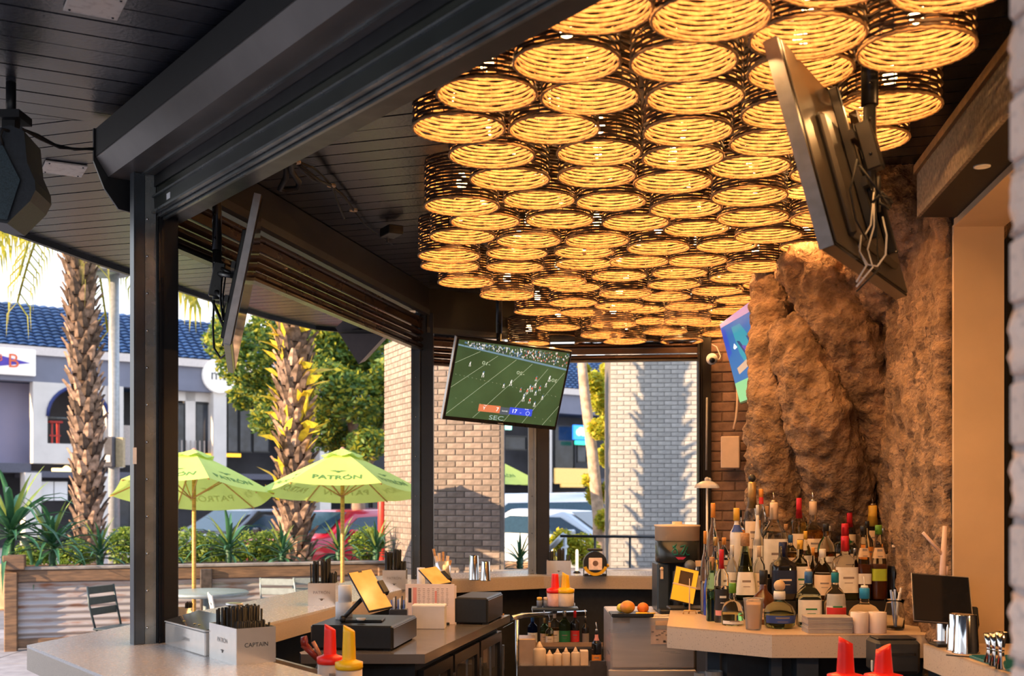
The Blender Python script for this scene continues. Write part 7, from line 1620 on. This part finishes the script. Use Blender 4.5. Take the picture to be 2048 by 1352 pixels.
# lower ledge of the inner bar along the left counter
# near rail with the red and yellow pour bottles
e1 = offs(-.17); e2_ = offs(-.235); e3 = offs(-.62)
t = thing('speed_rail', 'steel under-bar rail running along the near counter below the pour bottles', 'rail', (-.6, 4.1, .98))
ra1, rb1 = at(556, 1303, 1.0).xy, None
def onl(px, o):      # point of the line parallel to facade 1 at inward offset o seen in column px
    r = (px - 1024) / F; b0 = P1 + n1 * o; tt = (r * b0.y - b0.x) / (d1.x - r * d1.y); return b0 + d1 * tt
A_, B_ = onl(545, .33), onl(900, .33)
part('rail', MB().sweep([(-.012, .985), (.004, .985), (.004, 1.035), (-.012, 1.035)], B_, A_), M('rail_steel', (.36, .36, .37), .28, metal=.8, var=.08), t, True)
A2_, B2_ = onl(545, .335), onl(930, .335); part('back_plate', MB().sweep([(-.16, .60), (.15, .60), (.15, .62), (-.16, .62)], B2_ + n1 * .16, A2_ + n1 * .16), brush, t, True)
part('splash', MB().sweep([(-.006, .60), (.0, .60), (.0, 1.0), (-.006, 1.0)], B2_, A2_), M('cabinet_dark'), t, True)
part('well_liner', MB().prism([tuple(onl(545, .175)), tuple(onl(930, .175)), tuple(onl(930, .325)), tuple(onl(545, .325))][::-1], .955, .965), M('well_blue', (.05, .07, .09), .35, metal=.3), t, True)
q = onl(597, .25); t = thing('folded_napkin', 'folded cream napkin lying on the well beside the near counter', 'napkin', (q.x, q.y, .966), .5); part('cloth', MB().box((0, 0, .008), (.10, .07, .014), bev=.004).box((.05, -.03, .016), (.06, .05, .010), rz=.4, bev=.004), M('napkin_cream', (.75, .60, .48), .85, var=.1), t)
pourer_cap(660, 4.36, 1248, 1326, 22, 26, plr, jarm, 'red pour bottle with slanted spout by the phone handset', .16, 1)
pourer_cap(698, 4.28, 1250, 1337, 23, 28, ply, jarm, 'yellow pour bottle with slanted spout in front of the cash drawer', .18, 1)
q = at(632, 1310, 4.55); t = thing('spray_gun', 'dark red soda gun handset leaning left of the red pour bottle', 'soda gun', tuple(q)); kk = lambda a, b, y=4.55: at(a, b, y) - q
rdm = M('gun_red', (.20, .02, .018), .3, var=.1)
part('head', MB().tube([kk(603, 1284), kk(614, 1283)], [.020, .024], 12).tube([kk(607, 1288), kk(640, 1322)], [.016, .012], 10), rdm, t); part('buttons', MB().tube([kk(626, 1283), kk(640, 1310)], .008, 8), M('gun_buttons', (.55, .22, .12), .4), t); part('hose', MB().tube([kk(640, 1322), kk(632, 1345), kk(615, 1360)], .007, 8), black_plastic, t); part('holster', MB().tube([kk(640, 1322), V(kk(640, 1322).x, kk(640, 1322).y, .63 - q.z)], .008, 6), black_metal, t)

# ---- rear corner rack with bottles and squeeze bottles
Yr = 7.55
rk2 = thing('bottle_rack', 'stainless speed rack with liquor bottles under the rear corner of the bar', 'rack', (fx(1120, Yr), Yr, 0))
zr = fz(1290, Yr); zr2 = fz(1333, 7.1)
part('upper_rail', MB().tube([at(1022, 1236, 7.45), at(1045, 1231, 7.55), at(1172, 1226, 7.75)], .018, 8), stainless, rk2, True)
part('upper_shelf', MB().box((fx(1120, 7.62), 7.62, zr - .012), (.56, .20, .016)), brush, rk2, True)
part('shelf_lip', MB().box((fx(1120, 7.5), 7.515, zr + .008), (.56, .006, .028)), M('lip_wood', (.35, .22, .13), .4, var=.1), rk2, True)
part('lower_shelf', MB().box((fx(1130, 7.2), 7.20, zr2 - .012), (.56, .24, .016)), brush, rk2, True)
part('front_panel', MB().box((fx(1130, 7.1), 7.06, zr2 - .09), (.58, .02, .20)).box((fx(1195, 7.1), 7.06, zr2 - .02), (.10, .022, .12)), M('panel_bronze', (.10, .075, .06), .3, metal=.5, var=.1), rk2, True)
part('rack_leg', MB().tube([V(fx(1034, 7.4), 7.4, 0), V(fx(1034, 7.4), 7.4, fz(1240, 7.4))], .012, 8), stainless, rk2, True); part('rack_leg', MB().tube([V(fx(1200, 7.3), 7.72, 0), V(fx(1200, 7.3), 7.72, zr - .02)], .012, 8), stainless, rk2, True)
part('rack_leg', MB().box((fx(1060, 7.2), 7.2, zr2 / 2 - .02), (.03, .03, zr2 - .02)), stainless, rk2, True)
part('side_bin', MB().box((fx(1054, 7.35), 7.36, fz(1305, 7.36)), (.11, .20, .20), bev=.006), M('bin_tan', (.42, .30, .22), .35, metal=.3, var=.05), rk2, True)
for (px, yt, w, g, lq, cp_, lb_, nm) in ((1065, 1232, 20, G_blue, None, 'blue', 'white', 'blue bottle with white and orange label at the left of the rack'), (1089, 1236, 18, G_green, 'straw', 'gold', 'beige', 'green bottle with pale gold neck second from left in the rack'), (1109, 1222, 20, G_clear, 'amber', 'white', 'cream', 'bottle with white capsule and cream label in the rack'), (1129, 1222, 24, G_green, None, 'silver', 'green', 'broad green bottle with green label in the rack'), (1150, 1222, 18, G_dark, None, 'red', 'red', 'dark bottle with red capsule and red label in the rack'), (1171, 1236, 14, G_dark, None, 'black', 'mid', 'narrow dark bottle at the right of the rack'), (1099, 1245, 16, G_clear, 'gold', 'cork', 'cream', 'small corked bottle in the middle of the rack')):
    bottle(px, 7.62 if px != 1099 else 7.56, zr - .003, yt, w, 'tall', nm, g, lq, .5, cp_, .10, lb_, pour='silver', lz=(.08, .42))
bottle(1193, 7.20, zr2 + .0, 1262, 20, 'tall', 'champagne-style dark bottle with pink neck and orange label at the right of the rack', G_dark, None, 0, 'black', .04, 'orange', pour='silver', lab2=('pink', .72, .90), lz=(.05, .30))
sqm = M('squeeze_plastic', (.80, .62, .46), .4, trans=.15, var=.03)
for (px, yt, w, Y, lb) in ((1079, 1283, 26, 7.13, 'big white squeeze bottle at the left of the lower rack'), (1099, 1300, 17, 7.16, 'small cream squeeze bottle, first right of the big one'), (1115, 1297, 17, 7.16, 'small cream squeeze bottle, second right of the big one'), (1132, 1295, 17, 7.16, 'small cream squeeze bottle, third right of the big one'), (1151, 1294, 18, 7.16, 'small cream squeeze bottle at the right end of its row')):
    z0 = zr2 - .003; H = fz(yt, Y) - z0; r = w / 2 / F * Y; t = thing('squeeze_bottle', lb, 'bottle', (fx(px, Y), Y, z0)); part('bottle', MB().lathe([(1e-5, 0), (r * .92, 0), (r, .005), (r, H * .66), (r * .85, H * .72), (r * .5, H * .76)], n=22), sqm, t); part('nozzle', MB().lathe([(r * .55, H * .74), (r * .5, H * .80), (r * .12, H)], n=16), CAP['cream'], t)
t = thing('napkin_bin', 'cream paper box at the right end of the lower rack', 'box', (fx(1168, 7.2), 7.2, zr2 - .003)); part('box', MB().box((0, 0, .045), (.05, .08, .09), bev=.002), CAP['cream'], t)
# caddy with red and yellow pourers above the rack
Yp = 7.5; zp = fz(1213, Yp)
t = thing('garnish_shelf', 'small dark shelf under the rear red and yellow pour bottles', 'shelf', (fx(1110, Yp), Yp, zp - .02)); part('shelf_board', MB().box((0, 0, .008), (.30, .14, .016), bev=.003), M('shelf_blueblack', (.04, .06, .09), .4), t); part('shelf_bracket', MB().box((0, .9, -.02), (.03, 1.75, .02)), black_metal, t)
pourer_cap(1110, Yp, 1144, 1185, 13, 17, plr, M('jar_pink', (.72, .42, .38), .35, trans=.15), 'rear red pour bottle beside the yellow one, against the dark bar front', .09, 0)
pourer_cap(1131, Yp - .02, 1144, 1185, 13, 18, ply, jarm, 'rear yellow pour bottle beside the red one, against the dark bar front', .09, 1)
for (px, c, lb) in ((1079, 'yellow', 'small yellow-capped jar left of the rear pour bottles'), (1092, 'cream', 'small pink-capped jar left of the rear red pour bottle')):
    t = thing('small_jar', lb, 'jar', (fx(px, Yp), Yp, zp - .003)); part('jar', MB().lathe([(1e-5, 0), (.018, 0), (.019, .04), (.015, .045)], n=14), M('jar_grey', (.2, .22, .28), .3), t); part('lid', MB().lathe([(.017, .044), (.017, .06), (.014, .064)], n=14), CAP[c], t)
# clutter on the ledge between counters
t = thing('bar_tongs', 'wooden and steel tongs lying at the far end of the steel counter', 'tongs', (-.12, 7.18, ZR_)); part('arm', MB().tube([(-.12, .02, .008), (.06, -.02, .010)], .007, 6).tube([(-.11, .05, .008), (.07, .0, .010)], .007, 6), CAP['cork'], t)
t = thing('folded_cloth', 'dark red folded cloth behind the second cash drawer', 'cloth', (-.33, 7.25, ZR_)); part('cloth', MB().box((0, 0, .02), (.16, .10, .04), bev=.014).box((.03, .01, .05), (.10, .08, .03), rz=.4, bev=.012), M('cloth_red', (.40, .015, .02), .8, var=.15), t)
